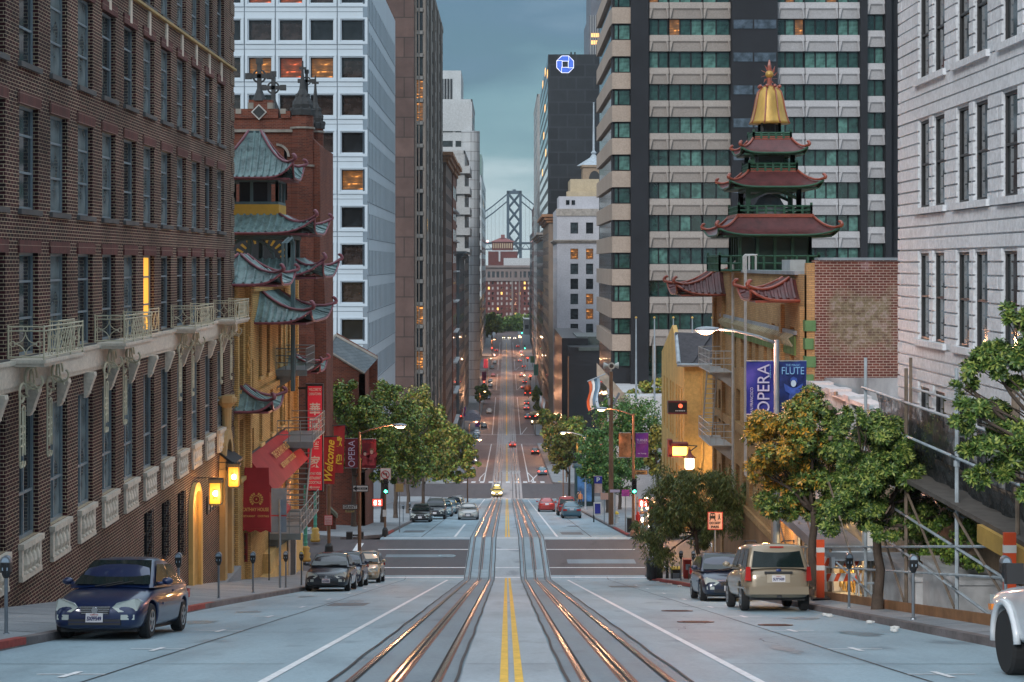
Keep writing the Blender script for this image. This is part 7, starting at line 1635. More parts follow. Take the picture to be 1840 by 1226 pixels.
# parking meters
M_mgrey = mat('meter_grey_metal', (.22, .25, .28), .4, metal=.6, var=.15, scale=4); M_mdark = flat('meter_dark', (.02, .022, .025), .35); M_mlens = flat('meter_lens', (.35, .45, .55), .15)
M_post = mat('grey_painted_post', (.24, .28, .31), .5, metal=.3, var=.15, scale=3); M_bronze = mat('bronze_brown_post', (.17, .095, .055), .5, var=.2, scale=2)
def meter_at(x, d, label, cap=None):
 t = thing('parking_meter', label, 'parking meter', (x, d, gz(d) + .15), 0, 'parking meters along the kerbs')
 m = MB(); m.tube([(0, 0, -.05), (0, 0, 1.02)], .033, 8); m.lathe((0, 0, 0), [(.07, 0), (.05, .04)], 8); m.build('post', M_mgrey, t, local=True)
 m = MB(); m.lathe((0, 0, 1.0), [(.045, 0), (.075, .06), (.09, .16), (.085, .26)], 10); m.box(-.085, .085, -.075, .075, 1.1, 1.27); h = m.build('housing', M_mdark, t, local=True)
 m = MB(); m.prism([(.095 * math.cos(a), -.06, 1.27 + .12 * math.sin(a)) for a in [math.pi * i / 10 for i in range(11)]], (0, .12, 0)); m.build('dome', cap or M_mgrey, t, local=True)
 m = MB(); m.prism([(.065 * math.cos(a), -.064, 1.28 + .08 * math.sin(a)) for a in [math.pi * i / 10 for i in range(11)]], (0, .004, 0)); m.box(-.05, .05, -.082, -.076, 1.14, 1.19); m.build('display', M_mlens, h, local=True)
 return t
def copy_meter(x, d, lab): dup(m0, (x, d, gz(d) + .15), 0, lab, 'parking meters along the kerbs')
m0 = meter_at(-8.75, 29.2, 'parking meter at the left picture edge beside the blue sedan')
for x, d, lab in ((-8.7, 44.3, 'parking meter just behind the blue sedan'), (-8.6, 49.9, 'parking meter before the arched yellow doorway end, second behind the blue sedan'), (-8.5, 56.0, 'parking meter before the red awning, left of the grey sign back'), (8.55, 28.6, 'parking meter next to the white pickup'), (8.6, 35.3, 'parking meter between the white pickup and the green magnolia'),
 (8.6, 41.9, 'parking meter just left of the green magnolia trunk'), (8.45, 48.3, 'parking meter half hidden behind the tan wagon'), (8.15, 72.8, 'parking meter by the planter of the drooping tree'), (8.1, 77.5, 'parking meter behind the planter of the drooping tree'), (-8.3, 62.8, 'parking meter standing against the grey sign back post'), (-8.1, 131, 'parking meter beyond the crossing by the black sedan'), (-8.1, 140, 'parking meter beyond the crossing by the second parked car')): copy_meter(x, d, lab)
meter_at(-8.25, 67.2, 'parking meter with yellow dome beside the dark grey sedan', M_ramp)
# poles with signs
def panel(parent, c, w, h, m_, t=.03, name='panel', border=None):
 MB().box(c[0] - w / 2, c[0] + w / 2, c[1] - t, c[1], c[2] - h / 2, c[2] + h / 2).build(name, m_, parent) if not border else None
 if border:
  b = MB().box(c[0] - w / 2, c[0] + w / 2, c[1] - t, c[1], c[2] - h / 2, c[2] + h / 2).build(name, border, parent)
  MB().box(c[0] - w / 2 + .03, c[0] + w / 2 - .03, c[1] - t - .006, c[1] - t, c[2] - h / 2 + .03, c[2] + h / 2 - .03).build('face', m_, b); return b
def PP(px, py, d): return (wx(px, d), d, wz(py, d))
RT, UP, LF = (1, 0, 0), (0, 0, 1), (-1, 0, 0)
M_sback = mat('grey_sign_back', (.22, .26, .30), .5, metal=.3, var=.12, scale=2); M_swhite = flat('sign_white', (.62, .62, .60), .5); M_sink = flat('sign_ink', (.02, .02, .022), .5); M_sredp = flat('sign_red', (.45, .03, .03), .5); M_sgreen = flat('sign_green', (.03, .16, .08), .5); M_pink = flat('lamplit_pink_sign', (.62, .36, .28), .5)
s = thing('sign_back', 'back of a tall grey street sign on a round post before the red canopy', 'street sign', (wx(503, 62.5), 62.5, gz(62.5) + .17)); d = 62.5
MB().tube([(wx(503, d), d, gz(d)), (wx(503, d), d, wz(898, d))], .045, 8).build('post', M_post, s)
MB().box(wx(487, d), wx(514.5, d), d + .06, d + .08, wz(926, d), wz(878, d)).build('upper_panel', M_sback, s); MB().box(wx(487, d), wx(514.5, d), d + .06, d + .08, wz(957, d), wz(928.5, d)).build('lower_panel', M_sback, s); MB().box(wx(487, d), wx(514.5, d), d + .07, d + .075, wz(928.5, d), wz(926, d)).build('red_strip', M_sredp, s)
M_lhead = mat('lamp_head_grey', (.33, .36, .40), .4, metal=.3, var=.1); M_sod = flat('lit_sodium_lens', (1.0, .55, .25), emit=10)
M_sodw = flat('lit_pale_lens', (1.0, .75, .52), emit=8)
def lamp(label, px, ytop, d, arm, m_, lit=True, x=None, rise=.35, r=.09, yb=None, e=0, headz=None):
 X = x if x is not None else wx(px, d); zt = wz(ytop, d) if ytop else gz(d) + 7.8; z0 = gz(d) + .1
 t = thing('street_lamp', label, 'street lamp', (X, d, z0), 0, 'street lamps with curved arms')
 MB().tube([(X, d, z0), (X, d, z0 + 1), (X, d, zt)], [r * 1.25, r, r * .7], 10).build('pole', m_, t); MB().lathe((X, d, z0), [(r * 2.2, 0), (r * 2, .25), (r * 1.3, .35)], 10).build('base', m_, t)
 MB().tube([(X, d, zt - .12), (X + arm * .25, d, zt + rise * .3), (X + arm * .6, d, zt + rise * .85), (X + arm * .86, d, zt + rise)], [.05, .045, .04, .035], 8).build('arm', m_, t, smooth=True)
 hx = X + arm; m = MB(); m.ball((hx, d, zt + rise - .02), .2, 12, 8, (1.75, .8, .5)); m.tube([(X + arm * .82, d, zt + rise), (hx, d, zt + rise)], [.05, .09], 8); h = m.build('lamp_head', M_lhead, t, smooth=True)
 MB().ball((hx, d, zt + rise - .08), .16, 12, 8, (1.5, .9, .62)).build('lens', M_sod if lit else M_mlens, h, smooth=True)
 if lit and e: point(hx, d, zt + rise - .45, e, (1, .48, .25), .2)
 return t
def banner(parent, xa, xb, ya, yb, d, m_, side='', name='banner'):
 m = MB(); rows = []
 for j in range(9):
  rows.append([(wx(xa + (xb - xa) * i / 4, d), d + .03 * math.sin(i * 1.3 + j * .9), wz(ya + (yb - ya) * j / 8, d)) for i in range(5)])
 o = m.grid(rows).build(name, m_, parent, smooth=True); mm = MB()
 for y in (ya, yb): mm.tube([(wx(xa, d), d, wz(y, d)), (wx(xb, d), d, wz(y, d))], .02, 5)
 mm.build('banner_rod', M_post, parent); return o
M_bblue = mat('blue_banner_cloth', (.025, .03, .24), .7, var=.15, scale=2); M_bblue2 = mat('night_blue_poster', (.012, .03, .16), .7, var=.7, scale=1.8); M_bmar = mat('maroon_banner_cloth', (.17, .018, .03), .7, var=.2, scale=2); M_pur = mat('purple_banner_cloth', (.20, .04, .30), .7, var=.25, scale=2); M_swirl = mat('amber_painting', (.42, .17, .07), .7, var=.8, scale=1.6); M_cyan = flat('pale_cyan_print', (.22, .45, .75), .6); M_lav = flat('pale_lilac_print', (.55, .5, .68), .6); M_yel2 = flat('yellow_print', (.75, .50, .05), .5)
d = 53.2; L1 = lamp('lit grey street lamp carrying the two blue opera banners on the right', 1395, 611, d, -2.25, M_post, e=560, r=.12)
o = banner(L1, 1341, 1390, 649, 745, d, M_bblue)
f = lambda s, m_, px, py, w, h, rt=RT, up=UP, dd=d, par=None, **k: letters(s, m_, par or o, (wx(px, dd), dd - .09, wz(py, dd)), rt, up, w * dd / F, h * dd / F, **k)
f('OPERA', M_lav, 1371, 698, 88, 22, UP, LF, bold=.0); f('SAN FRANCISCO', M_lav, 1350, 720, 48, 5, UP, LF); f('sfopera.com', M_cyan, 1383.5, 667, 24, 3.6, UP, LF)
o = banner(L1, 1400, 1449, 649, 748, d, M_bblue2); f('FLUTE', M_cyan, 1424, 666, 40, 13); f('THE MAGIC', M_cyan, 1424, 656, 26, 4)
def figure(par, px, py, s, d, mf, mb_, mh=None):
 q = d - .085; c = lambda a, b: (wx(px + a * s, d), q, wz(py + b * s, d))
 MB().prism([c(-9, 20), c(-6, 2), c(-13, -2), c(-15, -14), c(-11, -12), c(-5, -8), c(0, -7), c(5, -8), c(11, -12), c(15, -14), c(13, -2), c(6, 2), c(9, 20)], (0, -.006, 0)).build('printed_gown', mb_, par)
 MB().prism([c(4.2 * math.cos(a), -14 + 5.4 * math.sin(a)) for a in [i * math.pi / 6 for i in range(12)]], (0, -.01, 0)).build('printed_face', mf, par)
 if mh: MB().prism([c(-6, -15), c(-4.5, -22), c(0, -25), c(5, -22), c(6, -15), c(3, -19), c(-3, -19)], (0, -.014, 0)).build('printed_hair', mh, par)
M_gown = mat('blue_gown_print', (.04, .09, .38), .7, var=.5, scale=4); M_gown2 = mat('red_gown_print', (.35, .05, .06), .7, var=.6, scale=5); M_facep = flat('pale_face_print', (.5, .62, .75), .6); M_facew = flat('warm_face_print', (.6, .42, .34), .6)
figure(o, 1425, 705, 1.15, d, M_facep, M_gown, M_gown)
point(6.3, 53.2, wz(640, 53.2), 150, (1, .36, .38))
d = 86.0; L2 = lamp('lit street lamp with maroon opera banners at the left near corner', 646, 776, d, 2.1, M_bronze, e=450, x=wx(646, d), r=.10)
o = banner(L2, 620, 643.5, 788, 841, d, M_bmar); f('OPERA', M_lav, 632, 815, 47, 12, UP, LF, dd=d)
o = banner(L2, 650, 676, 789, 842, d, M_bmar); f('SWEENEY', M_sredp, 663, 794, 24, 5, dd=d); figure(o, 668, 822, .7, d, M_facew, M_gown2, M_bronze); figure(o, 656, 824, .6, d, M_facew, M_gown2, M_sink)
o2 = panel(L2, PP(648, 878, d - .12), 28 * d / F, 12 * d / F, M_swhite, border=M_sink, name='one_way_sign')
MB().prism([PP(634, 878, d - .17), PP(641, 873, d - .17), PP(641, 876, d - .17), PP(660, 876, d - .17), PP(660, 880, d - .17), PP(641, 880, d - .17), PP(641, 883, d - .17)], (0, -.01, 0)).build('arrow', M_sink, o2); letters('ONE WAY', M_swhite, o2, PP(650, 878, d - .185), RT, UP, 15 * d / F, 3 * d / F)
o2 = panel(L2, PP(629, 911, d - .12), 27 * d / F, 8.5 * d / F, M_swhite, border=M_sink, name='street_name_sign'); letters('GRANT', M_sink, o2, PP(629, 911, d - .17), RT, UP, 23 * d / F, 5.4 * d / F, bold=.02); letters('600', M_sink, o2, PP(629, 904.5, d - .17), RT, UP, 6 * d / F, 2.6 * d / F)
o2 = MB().box(wx(621, d), wx(637, d), d - .15, d - .12, wz(920, d), wz(916, d)).build('chinese_name_plate', mat('gold_plate', (.38, .3, .12), .5), L2); letters('都板街', M_sink, o2, PP(629, 918, d - .155), RT, UP, 13 * d / F, 3 * d / F)
def signal_box(par, px, py, d, on='g', s=1.0):
 x, z = wx(px, d), wz(py, d); m = MB().box(x - .17 * s, x + .17 * s, d - .35, d - .1, z - .55 * s, z + .55 * s); b = m.build('signal_housing', M_mdark, par)
 for i, (c, k) in enumerate((('r', .35), ('y', 0), ('g', -.35))):
  mm = {'r': flat('signal_red', (1, .05, .03), emit=10), 'g': flat('signal_green', (.05, 1, .55), emit=9)}.get(c) if c == on else flat('signal_unlit', (.03, .03, .03), .3)
  MB().lathe((x, d - .36, z + k * s), [(.12 * s, 0), (.12 * s, .02)], 14, axis='y').build('signal_lens', mm, b); m = MB(); m.prism([(x + .14 * s * math.cos(a), d - .35, z + k * s + .14 * s * math.sin(a)) for a in [math.pi * i / 8 for i in range(9)]] + [(x + .12 * s * math.cos(a), d - .35, z + k * s + .12 * s * math.sin(a)) for a in [math.pi - math.pi * i / 8 for i in range(9)]], (0, -.18, 0)); m.build('visor', M_mdark, b)
M_hand = flat('walk_display_white', (1, .75, .65), emit=5); M_walkred = flat('walk_display_red', (.9, .06, .04), emit=1.6)
def walk_signal(par, px, py, d, num='2'):
 x, z = wx(px, d), wz(py, d); k = d / 100; b = MB().box(x - .30 * k, x + .30 * k, d - .3, d - .1, z - .22 * k, z + .22 * k).build('walk_signal', M_mdark, par)
 MB().box(x - .28 * k, x + .28 * k, d - .312, d - .302, z - .2 * k, z + .2 * k).build('red_field', M_walkred, b)
 m = MB(); hx = x - .13 * k; m.box(hx - .07 * k, hx + .07 * k, d - .325, d - .315, z - .14 * k, z + .02 * k)
 for q in range(4): m.box(hx - .07 * k + q * .037 * k, hx - .04 * k + q * .037 * k, d - .325, d - .315, z + .0, z + (.11 + .02 * (q in (1, 2))) * k)
 m.build('hand_symbol', M_hand, b); letters(num, M_hand, b, (x + .13 * k, d - .33, z), RT, UP, .13 * k, .26 * k, bold=.03)
d = 104.2; t = thing('traffic_signal', 'green traffic signal with a no left turn sign on the left far corner', 'traffic light', (wx(692, d), d, gz(d) + .15), 0, 'traffic signals at the crossings')
MB().tube([(wx(692, d), d, gz(d)), (wx(692, d), d, wz(850, d))], .075, 10).build('pole', M_bronze, t); MB().lathe((wx(692, d), d, gz(d) + .1), [(.2, 0), (.18, .35), (.1, .5)], 10).build('base', M_dark, t); signal_box(t, 694, 873, d, 'g', .85); walk_signal(t, 679, 902, d, '2')
o2 = panel(t, PP(693, 852, d - .3), 19 * d / F, 21 * d / F, M_swhite, name='no_left_turn_sign', border=M_pink); x, z = wx(693, d), wz(852, d); m = MB()
for i in range(20): a, b = i * math.pi / 10, (i + 1) * math.pi / 10; m.prism([(x + r * math.cos(q), d - .36, z + r * math.sin(q)) for r, q in ((.27, a), (.27, b), (.22, b), (.22, a))], (0, -.01, 0))
m.prism([(x - .19, d - .38, z + .16), (x - .15, d - .38, z + .2), (x + .2, d - .38, z - .15), (x + .16, d - .38, z - .19)], (0, -.01, 0)); m.build('prohibition_ring', M_sredp, o2)
m = MB(); m.prism([(x - .17, d - .35, z + .06), (x - .06, d - .35, z + .15), (x - .06, d - .35, z + .09), (x + .11, d - .35, z + .09), (x + .11, d - .35, z - .14), (x + .06, d - .35, z - .14), (x + .06, d - .35, z + .04), (x - .06, d - .35, z + .04), (x - .06, d - .35, z - .02)], (0, -.008, 0)); m.build('turn_arrow', M_sink, o2)
m = MB().box(wx(688, d), wx(695, d), d - .13, d - .1, wz(928, d), wz(916, d)); m.build('notice', M_swhite, t)
M_teal2 = mat('turquoise_lamp_post', (.08, .36, .28), .45, var=.15, scale=3)
for i, (px, d, yt) in enumerate(((566.5, 100.5, 872), (549, 92.5, 900))):
 t = thing('ornamental_lamp_post', ['turquoise bamboo shaped lamp post with gold base, right of the restaurant', 'turquoise lamp post with gold base close against the restaurant corner'][i], 'lamp post', (wx(px, d), d, gz(d) + .2), 0, 'turquoise lamp posts'); x = wx(px, d); z0 = gz(d) + .15
 MB().lathe((x, d, z0), [(.3, 0), (.3, .15), (.24, .2), (.28, .45), (.2, .5), (.24, .75), (.14, .85)], 12).build('gold_base', mat('ochre_gold_paint', (.42, .27, .06), .45, var=.2), t, smooth=True)
 m = MB(); zt = max(wz(yt, d), z0 + 3.2) if i == 0 else z0 + 4.2; m.tube([(x, d, z0 + .8), (x, d, zt)], .1, 10)
 for k in range(8): m.lathe((x, d, z0 + 1.0 + k * .42), [(.1, 0), (.13, .04), (.1, .08)], 10)
 m.build('shaft', M_teal2, t)
d = 96.5; t = thing('parking_notice', 'small pink parking notice on a brown post at the left corner', 'street sign', (wx(591, d), d, gz(d) + .2)); MB().tube([(wx(591, d), d, gz(d)), (wx(591, d), d, wz(872, d))], .1, 8).build('post', M_bronze, t); MB().lathe((wx(591, d), d, gz(d) + .1), [(.26, 0), (.22, .35), (.12, .5)], 10).build('base', M_dark, t)
o2 = panel(t, PP(590, 935, d - .2), 15 * d / F, 18 * d / F, mat('pale_pink_sign', (.6, .45, .5), .5), name='notice', border=M_sredp)
for k, s_ in enumerate(('NO PARKING', 'Bus Stop', 'TOW-AWAY')): letters(s_, M_sredp, o2, PP(590, 930 + k * 5, d - .24), RT, UP, 11 * d / F, 2.6 * d / F)
d = 88.2; t = thing('walk_signal_post', 'dark pedestrian signal seen from behind before the parked cars', 'traffic light', (wx(640, 87), 87, gz(87) + .15)); MB().box(wx(623, d), wx(634, d), d - .3, d, wz(968, d), wz(955, d)).build('signal_box', M_mdark, t); MB().box(wx(647, d), wx(654, d), d - .3, d, wz(968, d), wz(955, d)).build('signal_box', M_mdark, t); MB().tube([(wx(622, d), d, wz(962, d)), (wx(654, d), d, wz(962, d))], .05, 6).build('bracket', M_mdark, t)
# restaurant awnings, signs
M_red = mat('red_awning_cloth', (.34, .025, .03), .75, var=.18, scale=1.2); M_goldp = flat('gold_print', (.66, .36, .10), .5); M_redsign = flat('red_sign_face', (.50, .025, .05), .5, emit=.12)
aw = thing('red_awning', 'long sloping red awning with gold lettering on the yellow restaurant wall', 'awning', (-11.1, 80, CZ - 9.3)); WX = CXL + .03
m = MB(); rows = []
for j in range(7):
 q = j / 6; rows.append([(WX + 1.15 * q + .10 * math.sin(q * 3), 73.5 + i * 1.25, CZ - 8.5 - 1.55 * q ** .85) for i in range(11)])
m.grid(rows); m.prism([rows[j][0] for j in range(7)] + [(WX, 73.5, CZ - 10.05)], (0, .02, 0)); m.prism([rows[j][-1] for j in range(7)] + [(WX, 86, CZ - 10.05)], (0, .02, 0)); m.build('cloth', M_red, aw)
m = MB(); m.tube([(WX, 73.5, CZ - 8.45), (WX, 86, CZ - 8.45)], .05, 5); m.build('rail', M_dark, aw)
nrm = V(1.55, 0, 1.2).normalized(); upv = V(-1.15, 0, 1.5).normalized()
letters('THE CATHAY HOUSE', M_goldp, aw, V(WX + .47, 80.5, CZ - 9.0) + nrm * .05, (0, 1, 0), upv, 5.2, .36, bold=.02); letters('RESTAURANT COCKTAILS', M_goldp, aw, V(WX + .83, 80.5, CZ - 9.5) + nrm * .05, (0, 1, 0), upv, 4.6, .26, bold=.02)
ec = thing('entrance_canopy', 'tall red entrance canopy with gold crest facing up the hill', 'awning', (-11, 73, CZ - 10.5)); d = 72.2; y1 = 78.8
xa0, xa1, xb0, xb1 = wx(431, d), wx(487, d), wx(438, d), wx(481, d); zb_, zt_ = wz(950, d), wz(842, d)
m = MB(); m.quad((xa0, d, zb_), (xa1, d, zb_), (xb1, d + .3, zt_), (xb0, d + .3, zt_)); m.quad((xa1, d, zb_), (xa1, y1, zb_), (xb0 + .2, y1, zb_ + .9), (xb1, d + .3, zt_)); m.quad((xa0, d, zb_), (xb0, d + .3, zt_), (xb0, d + .6, zt_), (xa0, y1, zb_)); m.quad((xb0, d + .3, zt_), (xb1, d + .3, zt_), (xb0 + .2, y1, zb_ + .9)); m.build('cloth', M_red, ec)
m = MB(); n = 12; pts = [(xa0 + (xa1 - xa0) * i / n, d - .01, zb_) for i in range(n + 1)]; bot = [(p[0], d - .01, zb_ - .12 - .05 * math.cos(i * math.pi / 2)) for i, p in enumerate(pts)]; m.grid([pts, bot]); m.quad((xa1, d, zb_), (xa1, y1, zb_), (xa1, y1, zb_ - .15), (xa1, d, zb_ - .15)); m.build('valance', M_red, ec)
fz = lambda s, px, py, w, h, **k: letters(s, M_goldp, ec, (wx(px, d), d - .12, wz(py, d)), RT, (0, .3, 2.6), w * d / F, h * d / F, **k)
fz('CATHAY HOUSE', 460, 915, 48, 6.5, bold=.02); fz('RESTAURANT    COCKTAILS', 460, 927, 48, 3.6, bold=.02)
m = MB(); cx_, cz_ = wx(460, d), wz(898, d); q0 = d + .1
for k in range(16): a, b = k * math.pi / 8, (k + 1) * math.pi / 8; m.prism([(cx_ + r * math.cos(w), q0, cz_ + r * math.sin(w)) for r, w in ((.17, a), (.17, b), (.14, b), (.14, a))], (0, -.02, 0))
for sgn in (-1, 1):
 for k in range(6): a = -1.0 + k * .4; m.prism([(cx_ + sgn * r * math.cos(w), q0, cz_ + r * math.sin(w)) for r, w in ((.3, a), (.3, a + .28), (.2, a + .32), (.2, a))], (0, -.02, 0))
m.prism([(cx_ - .03, q0, cz_ - .03), (cx_ + .03, q0, cz_ - .03), (cx_ + .03, q0, cz_ + .05), (cx_ - .03, q0, cz_ + .03)], (0, -.02, 0)); m.build('gold_crest', M_goldp, ec)
m = MB();
for x in (xa0 + .1, xa1 - .1): m.tube([(x, d + .1, zb_), (x, d + .1, gz(d) + .2)], .03, 6)
m.build('canopy_post', M_dark, ec)
cp = thing('doorway_banner', 'narrow black and red vertical panel with Chinese characters beside the canopy', 'sign', (wx(437, 72.6), 72.6, CZ - 12.5)); MB().box(wx(432, 72.6), wx(445, 72.6), 72.6, 72.65, wz(1010, 72.6), wz(958, 72.6)).build('panel', mat('lacquer_red', (.20, .02, .02), .4), cp)
for k, ch_ in enumerate('吉祥如意'): letters(ch_, M_sink, cp, PP(438.5, 966 + k * 12, 72.56), RT, UP, 8 * 72.6 / F, 9 * 72.6 / F, bold=.02)
d = 89.5; vs = thing('vertical_neon_sign', 'tall red vertical sign with white Chinese characters at the restaurant corner', 'sign', (wx(562, d), d, wz(790, d)))
MB().box(wx(549, d), wx(580.5, d), d, d + .35, wz(884, d), wz(690, d)).build('sign_box', M_mdark, vs); fa = MB().box(wx(553, d), wx(578.5, d), d - .02, d, wz(881, d), wz(694, d)).build('sign_face', M_redsign, vs)
f2 = lambda s, px, py, w, h, **k: letters(s, M_swhite, fa, (wx(px, d), d - .03, wz(py, d)), RT, UP, w * d / F, h * d / F, **k)
f2('WELCOME TO', 566, 700, 22, 5, bold=.02); f2('CHINATOWN', 566, 708, 22, 5, bold=.02)
for ch_, y in zip('華園酒家', (735, 763, 796, 830)): f2(ch_, 566, y, 19, 22, bold=.02)
for s_, y in (('CATHAY HOUSE', 851), ('RESTAURANT', 859), ('COCKTAILS', 867)): f2(s_, 566, y, 22, 5, bold=.02)
MB().prism([(wx(555, d), d - .03, wz(875.5, d)), (wx(560, d), d - .03, wz(873, d)), (wx(560, d), d - .03, wz(874.8, d)), (wx(575, d), d - .03, wz(874.8, d)), (wx(575, d), d - .03, wz(876.2, d)), (wx(560, d), d - .03, wz(876.2, d)), (wx(560, d), d - .03, wz(878, d))], (0, -.01, 0)).build('arrow', M_swhite, fa)
MB().box(wx(535, d), wx(549, d), d + .1, d + .2, wz(700, d), wz(696, d)).build('bracket', M_dark, vs)
def hang(name, lab, xa, xb, ya, yb, d, skew, txt, mt):
 t = thing(name, lab, 'banner', (wx((xa + xb) / 2, d), d, wz(yb, d)), 0, 'red hanging banners'); m = MB(); rows = []
 for j in range(9): q = j / 8; rows.append([(wx(xa + (xb - xa) * i / 4 - skew * q, d), d + .06 * math.sin(i * 1.2 + j * .8), wz(ya + (yb - ya) * q, d)) for i in range(5)])
 m.grid(rows); o = m.build('cloth', M_red, t, smooth=True); MB().tube([(wx(xa - 3, d), d, wz(ya, d)), (wx(xb + 2, d), d, wz(ya - 1, d))], .035, 6).build('rod', M_dark, t); return t, o
t, o = hang('hanging_banner', 'red banner with yellow slanting Welcome script', 583, 606, 785, 870, 94, 5, '', 0); dd = 94
letters('Welcome', M_yel2, o, (wx(592, dd), dd - .12, wz(827, dd)), (.07, 0, 1), (-1, 0, .07), 74 * dd / F, 15 * dd / F, shear=.35, bold=.02)
t, o = hang('hanging_banner', 'darker red banner with two yellow Chinese characters behind the Welcome banner', 600, 620, 765, 850, 98, 3, '', 0); dd = 98
for ch_, y in (('歡', 793), ('迎', 825)): letters(ch_, M_yel2, o, (wx(608.5, dd), dd - .12, wz(y, dd)), RT, UP, 13 * dd / F, 19 * dd / F, bold=.02)
def escape2():
 t = thing('fire_escape', 'grey green fire escape with steep stairs on the yellow restaurant corner', 'fire escape', (CXL, 86, wz(790, 86)), 0, 'fire escapes'); X = CXL; M_ = mat('grey_green_steel', (.20, .24, .25), .5, var=.15, scale=2)
 for z, y0, y1, pr in ((wz(783, 86), 83, 88.6, 1.75), (wz(925, 86), 80, 88.0, 1.5), (wz(657, 86), 82.5, 86, 1.5)):
  m = MB().box(X, X + pr, y0, y1, z - .08, z); m.prism([(X, y0 + .3, z - .08), (X + pr * .9, y0 + .3, z - .08), (X, y0 + .3, z - 1)], (0, .06, 0)); m.box(X, X + pr + .05, y0 - .05, y0, z - .3, z); m.build('landing', M_, t); m = MB()
  for h in (.35, .7, 1.05): m.tube([(X, y0, z + h), (X + pr, y0, z + h), (X + pr, y1, z + h), (X, y1, z + h)], .025, 5)
  for k in range(8): m.tube([(X + pr, y0 + (y1 - y0) * k / 7, z), (X + pr, y0 + (y1 - y0) * k / 7, z + 1.05)], .02, 4)
  for q in (0, .33, .66): m.tube([(X + pr * q, y0, z), (X + pr * q, y0, z + 1.05)], .02, 4)
  m.build('railing', M_, t)
 z1, z2 = wz(783, 86), wz(925, 86); m = MB()
 for q in (.15, 1.25): m.tube([(X + q, 87.4, z1), (X + q, 83.8, z2)], .06, 5)
 for k in range(17): f_ = k / 17; m.box(X + .15, X + 1.25, 83.8 + 3.6 * f_ - .12, 83.8 + 3.6 * f_ + .12, z2 + (z1 - z2) * f_ - .02, z2 + (z1 - z2) * f_ + .02)
 m.build('stair', M_, t); return t
escape2()
MB().box(CXL + .05, CXL + .1, 81, 87.5, wz(920, 86), wz(800, 84)).build('lit_stairwell', litmat('stairwell_glow', (1, .35, .08), 1.2), ch)
m = MB(); m.box(CXL + .3, CXL + .46, 84.2, 86.4, gz(88) + .2, gz(88) + 2.9); m.build('shop_door', M_sink, ch); m = MB(); m.box(CXL + .4, CXL + .5, 84.0, 84.2, gz(88), gz(88) + 3.0); m.box(CXL + .4, CXL + .5, 86.4, 86.6, gz(88), gz(88) + 3.0); m.build('door_frame', M_swhite, ch)
# right corner: signals, signs, poles
d = 104.0; L3 = lamp('lit pink tinted street lamp with orange and purple exhibition banners, right far corner', 1138, 744, d, -2.0, mat('copper_lit_post', (.30, .15, .09), .5), e=350, r=.1)
L3b = banner(L3, 1112, 1134, 778, 822, d, M_swirl); o = banner(L3, 1142, 1165, 778, 822, d, M_pur); letters('TURNER', M_lav, o, (wx(1153.5, d), d - .09, wz(791, d)), RT, UP, 20 * d / F, 4.6 * d / F, bold=.01); letters('Painting Set Free', M_lav, o, (wx(1153.5, d), d - .09, wz(796, d)), RT, UP, 17 * d / F, 2 * d / F); letters('de Young', M_lav, o, (wx(1153.5, d), d - .09, wz(815, d)), RT, UP, 15 * d / F, 3 * d / F, bold=.02)
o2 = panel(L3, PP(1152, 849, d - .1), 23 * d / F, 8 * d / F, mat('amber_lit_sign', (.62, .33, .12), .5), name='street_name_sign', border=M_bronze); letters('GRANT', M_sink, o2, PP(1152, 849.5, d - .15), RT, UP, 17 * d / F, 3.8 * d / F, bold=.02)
signal_box(L3, 1139, 873, d, 'g', .85); walk_signal(L3, 1156, 903, d, '2')
d = 124.0; t = thing('siren_pole', 'tall brown wooden pole topped by warning siren horns', 'utility pole', (wx(1098, d), d, gz(d) + .15))
MB().tube([(wx(1098, d), d, gz(d)), (wx(1098, d), d, wz(668, d))], [.2, .14], 10).build('pole', mat('brown_wood_pole', (.20, .11, .065), .8, var=.3, scale=1.5, streak=1), t)
m = MB(); x, z = wx(1098, d), wz(657, d);
for s in (-1, 1): m.lathe((x, d, z), [(.06, 0), (.1, s * .25), (.24, s * .5), (.24, s * .56)], 12, axis='x')
m.lathe((x, d, z), [(.08, -.1), (.12, -.3), (.26, -.5), (.26, -.54)], 12, axis='y'); m.tube([(x, d, wz(668, d)), (x, d, z + .2)], .06, 6); m.build('siren_horns', mat('pale_siren_metal', (.42, .43, .40), .5, metal=.2), t)
MB().lathe((x, d - .55, z), [(.16, 0), (.14, -.02)], 12, axis='y').build('horn_mouth', M_mdark, t); MB().obox(Matrix.Translation((wx(1107, d), d - .3, wz(716, d))) @ Matrix.Rotation(.5, 4, 'Y'), .12, .5, .95).build('solar_panel', M_sback, t); MB().box(wx(1092, d), wx(1096, d), d - .4, d - .1, wz(727, d), wz(716, d)).build('control_box', M_lhead, t)
d = 66; t = thing('do_not_pass_sign', 'pink lit DO NOT PASS sign with a cable car symbol above the parked cars', 'street sign', (wx(1285, d), d, gz(d) + .15)); MB().tube([(wx(1285, d), d, gz(d)), (wx(1285, d), d, wz(921, d))], .035, 8).build('post', M_post, t)
o2 = panel(t, PP(1285, 936, d - .04), 27 * d / F, 32 * d / F, mat('lamplit_sign_face', (.66, .42, .34), .5), name='sign_plate', border=M_sredp); letters('DO NOT', M_sink, o2, PP(1285, 940, d - .09), RT, UP, 20 * d / F, 4.4 * d / F, bold=.03); letters('PASS', M_sink, o2, PP(1285, 947, d - .09), RT, UP, 14 * d / F, 4.4 * d / F, bold=.03)
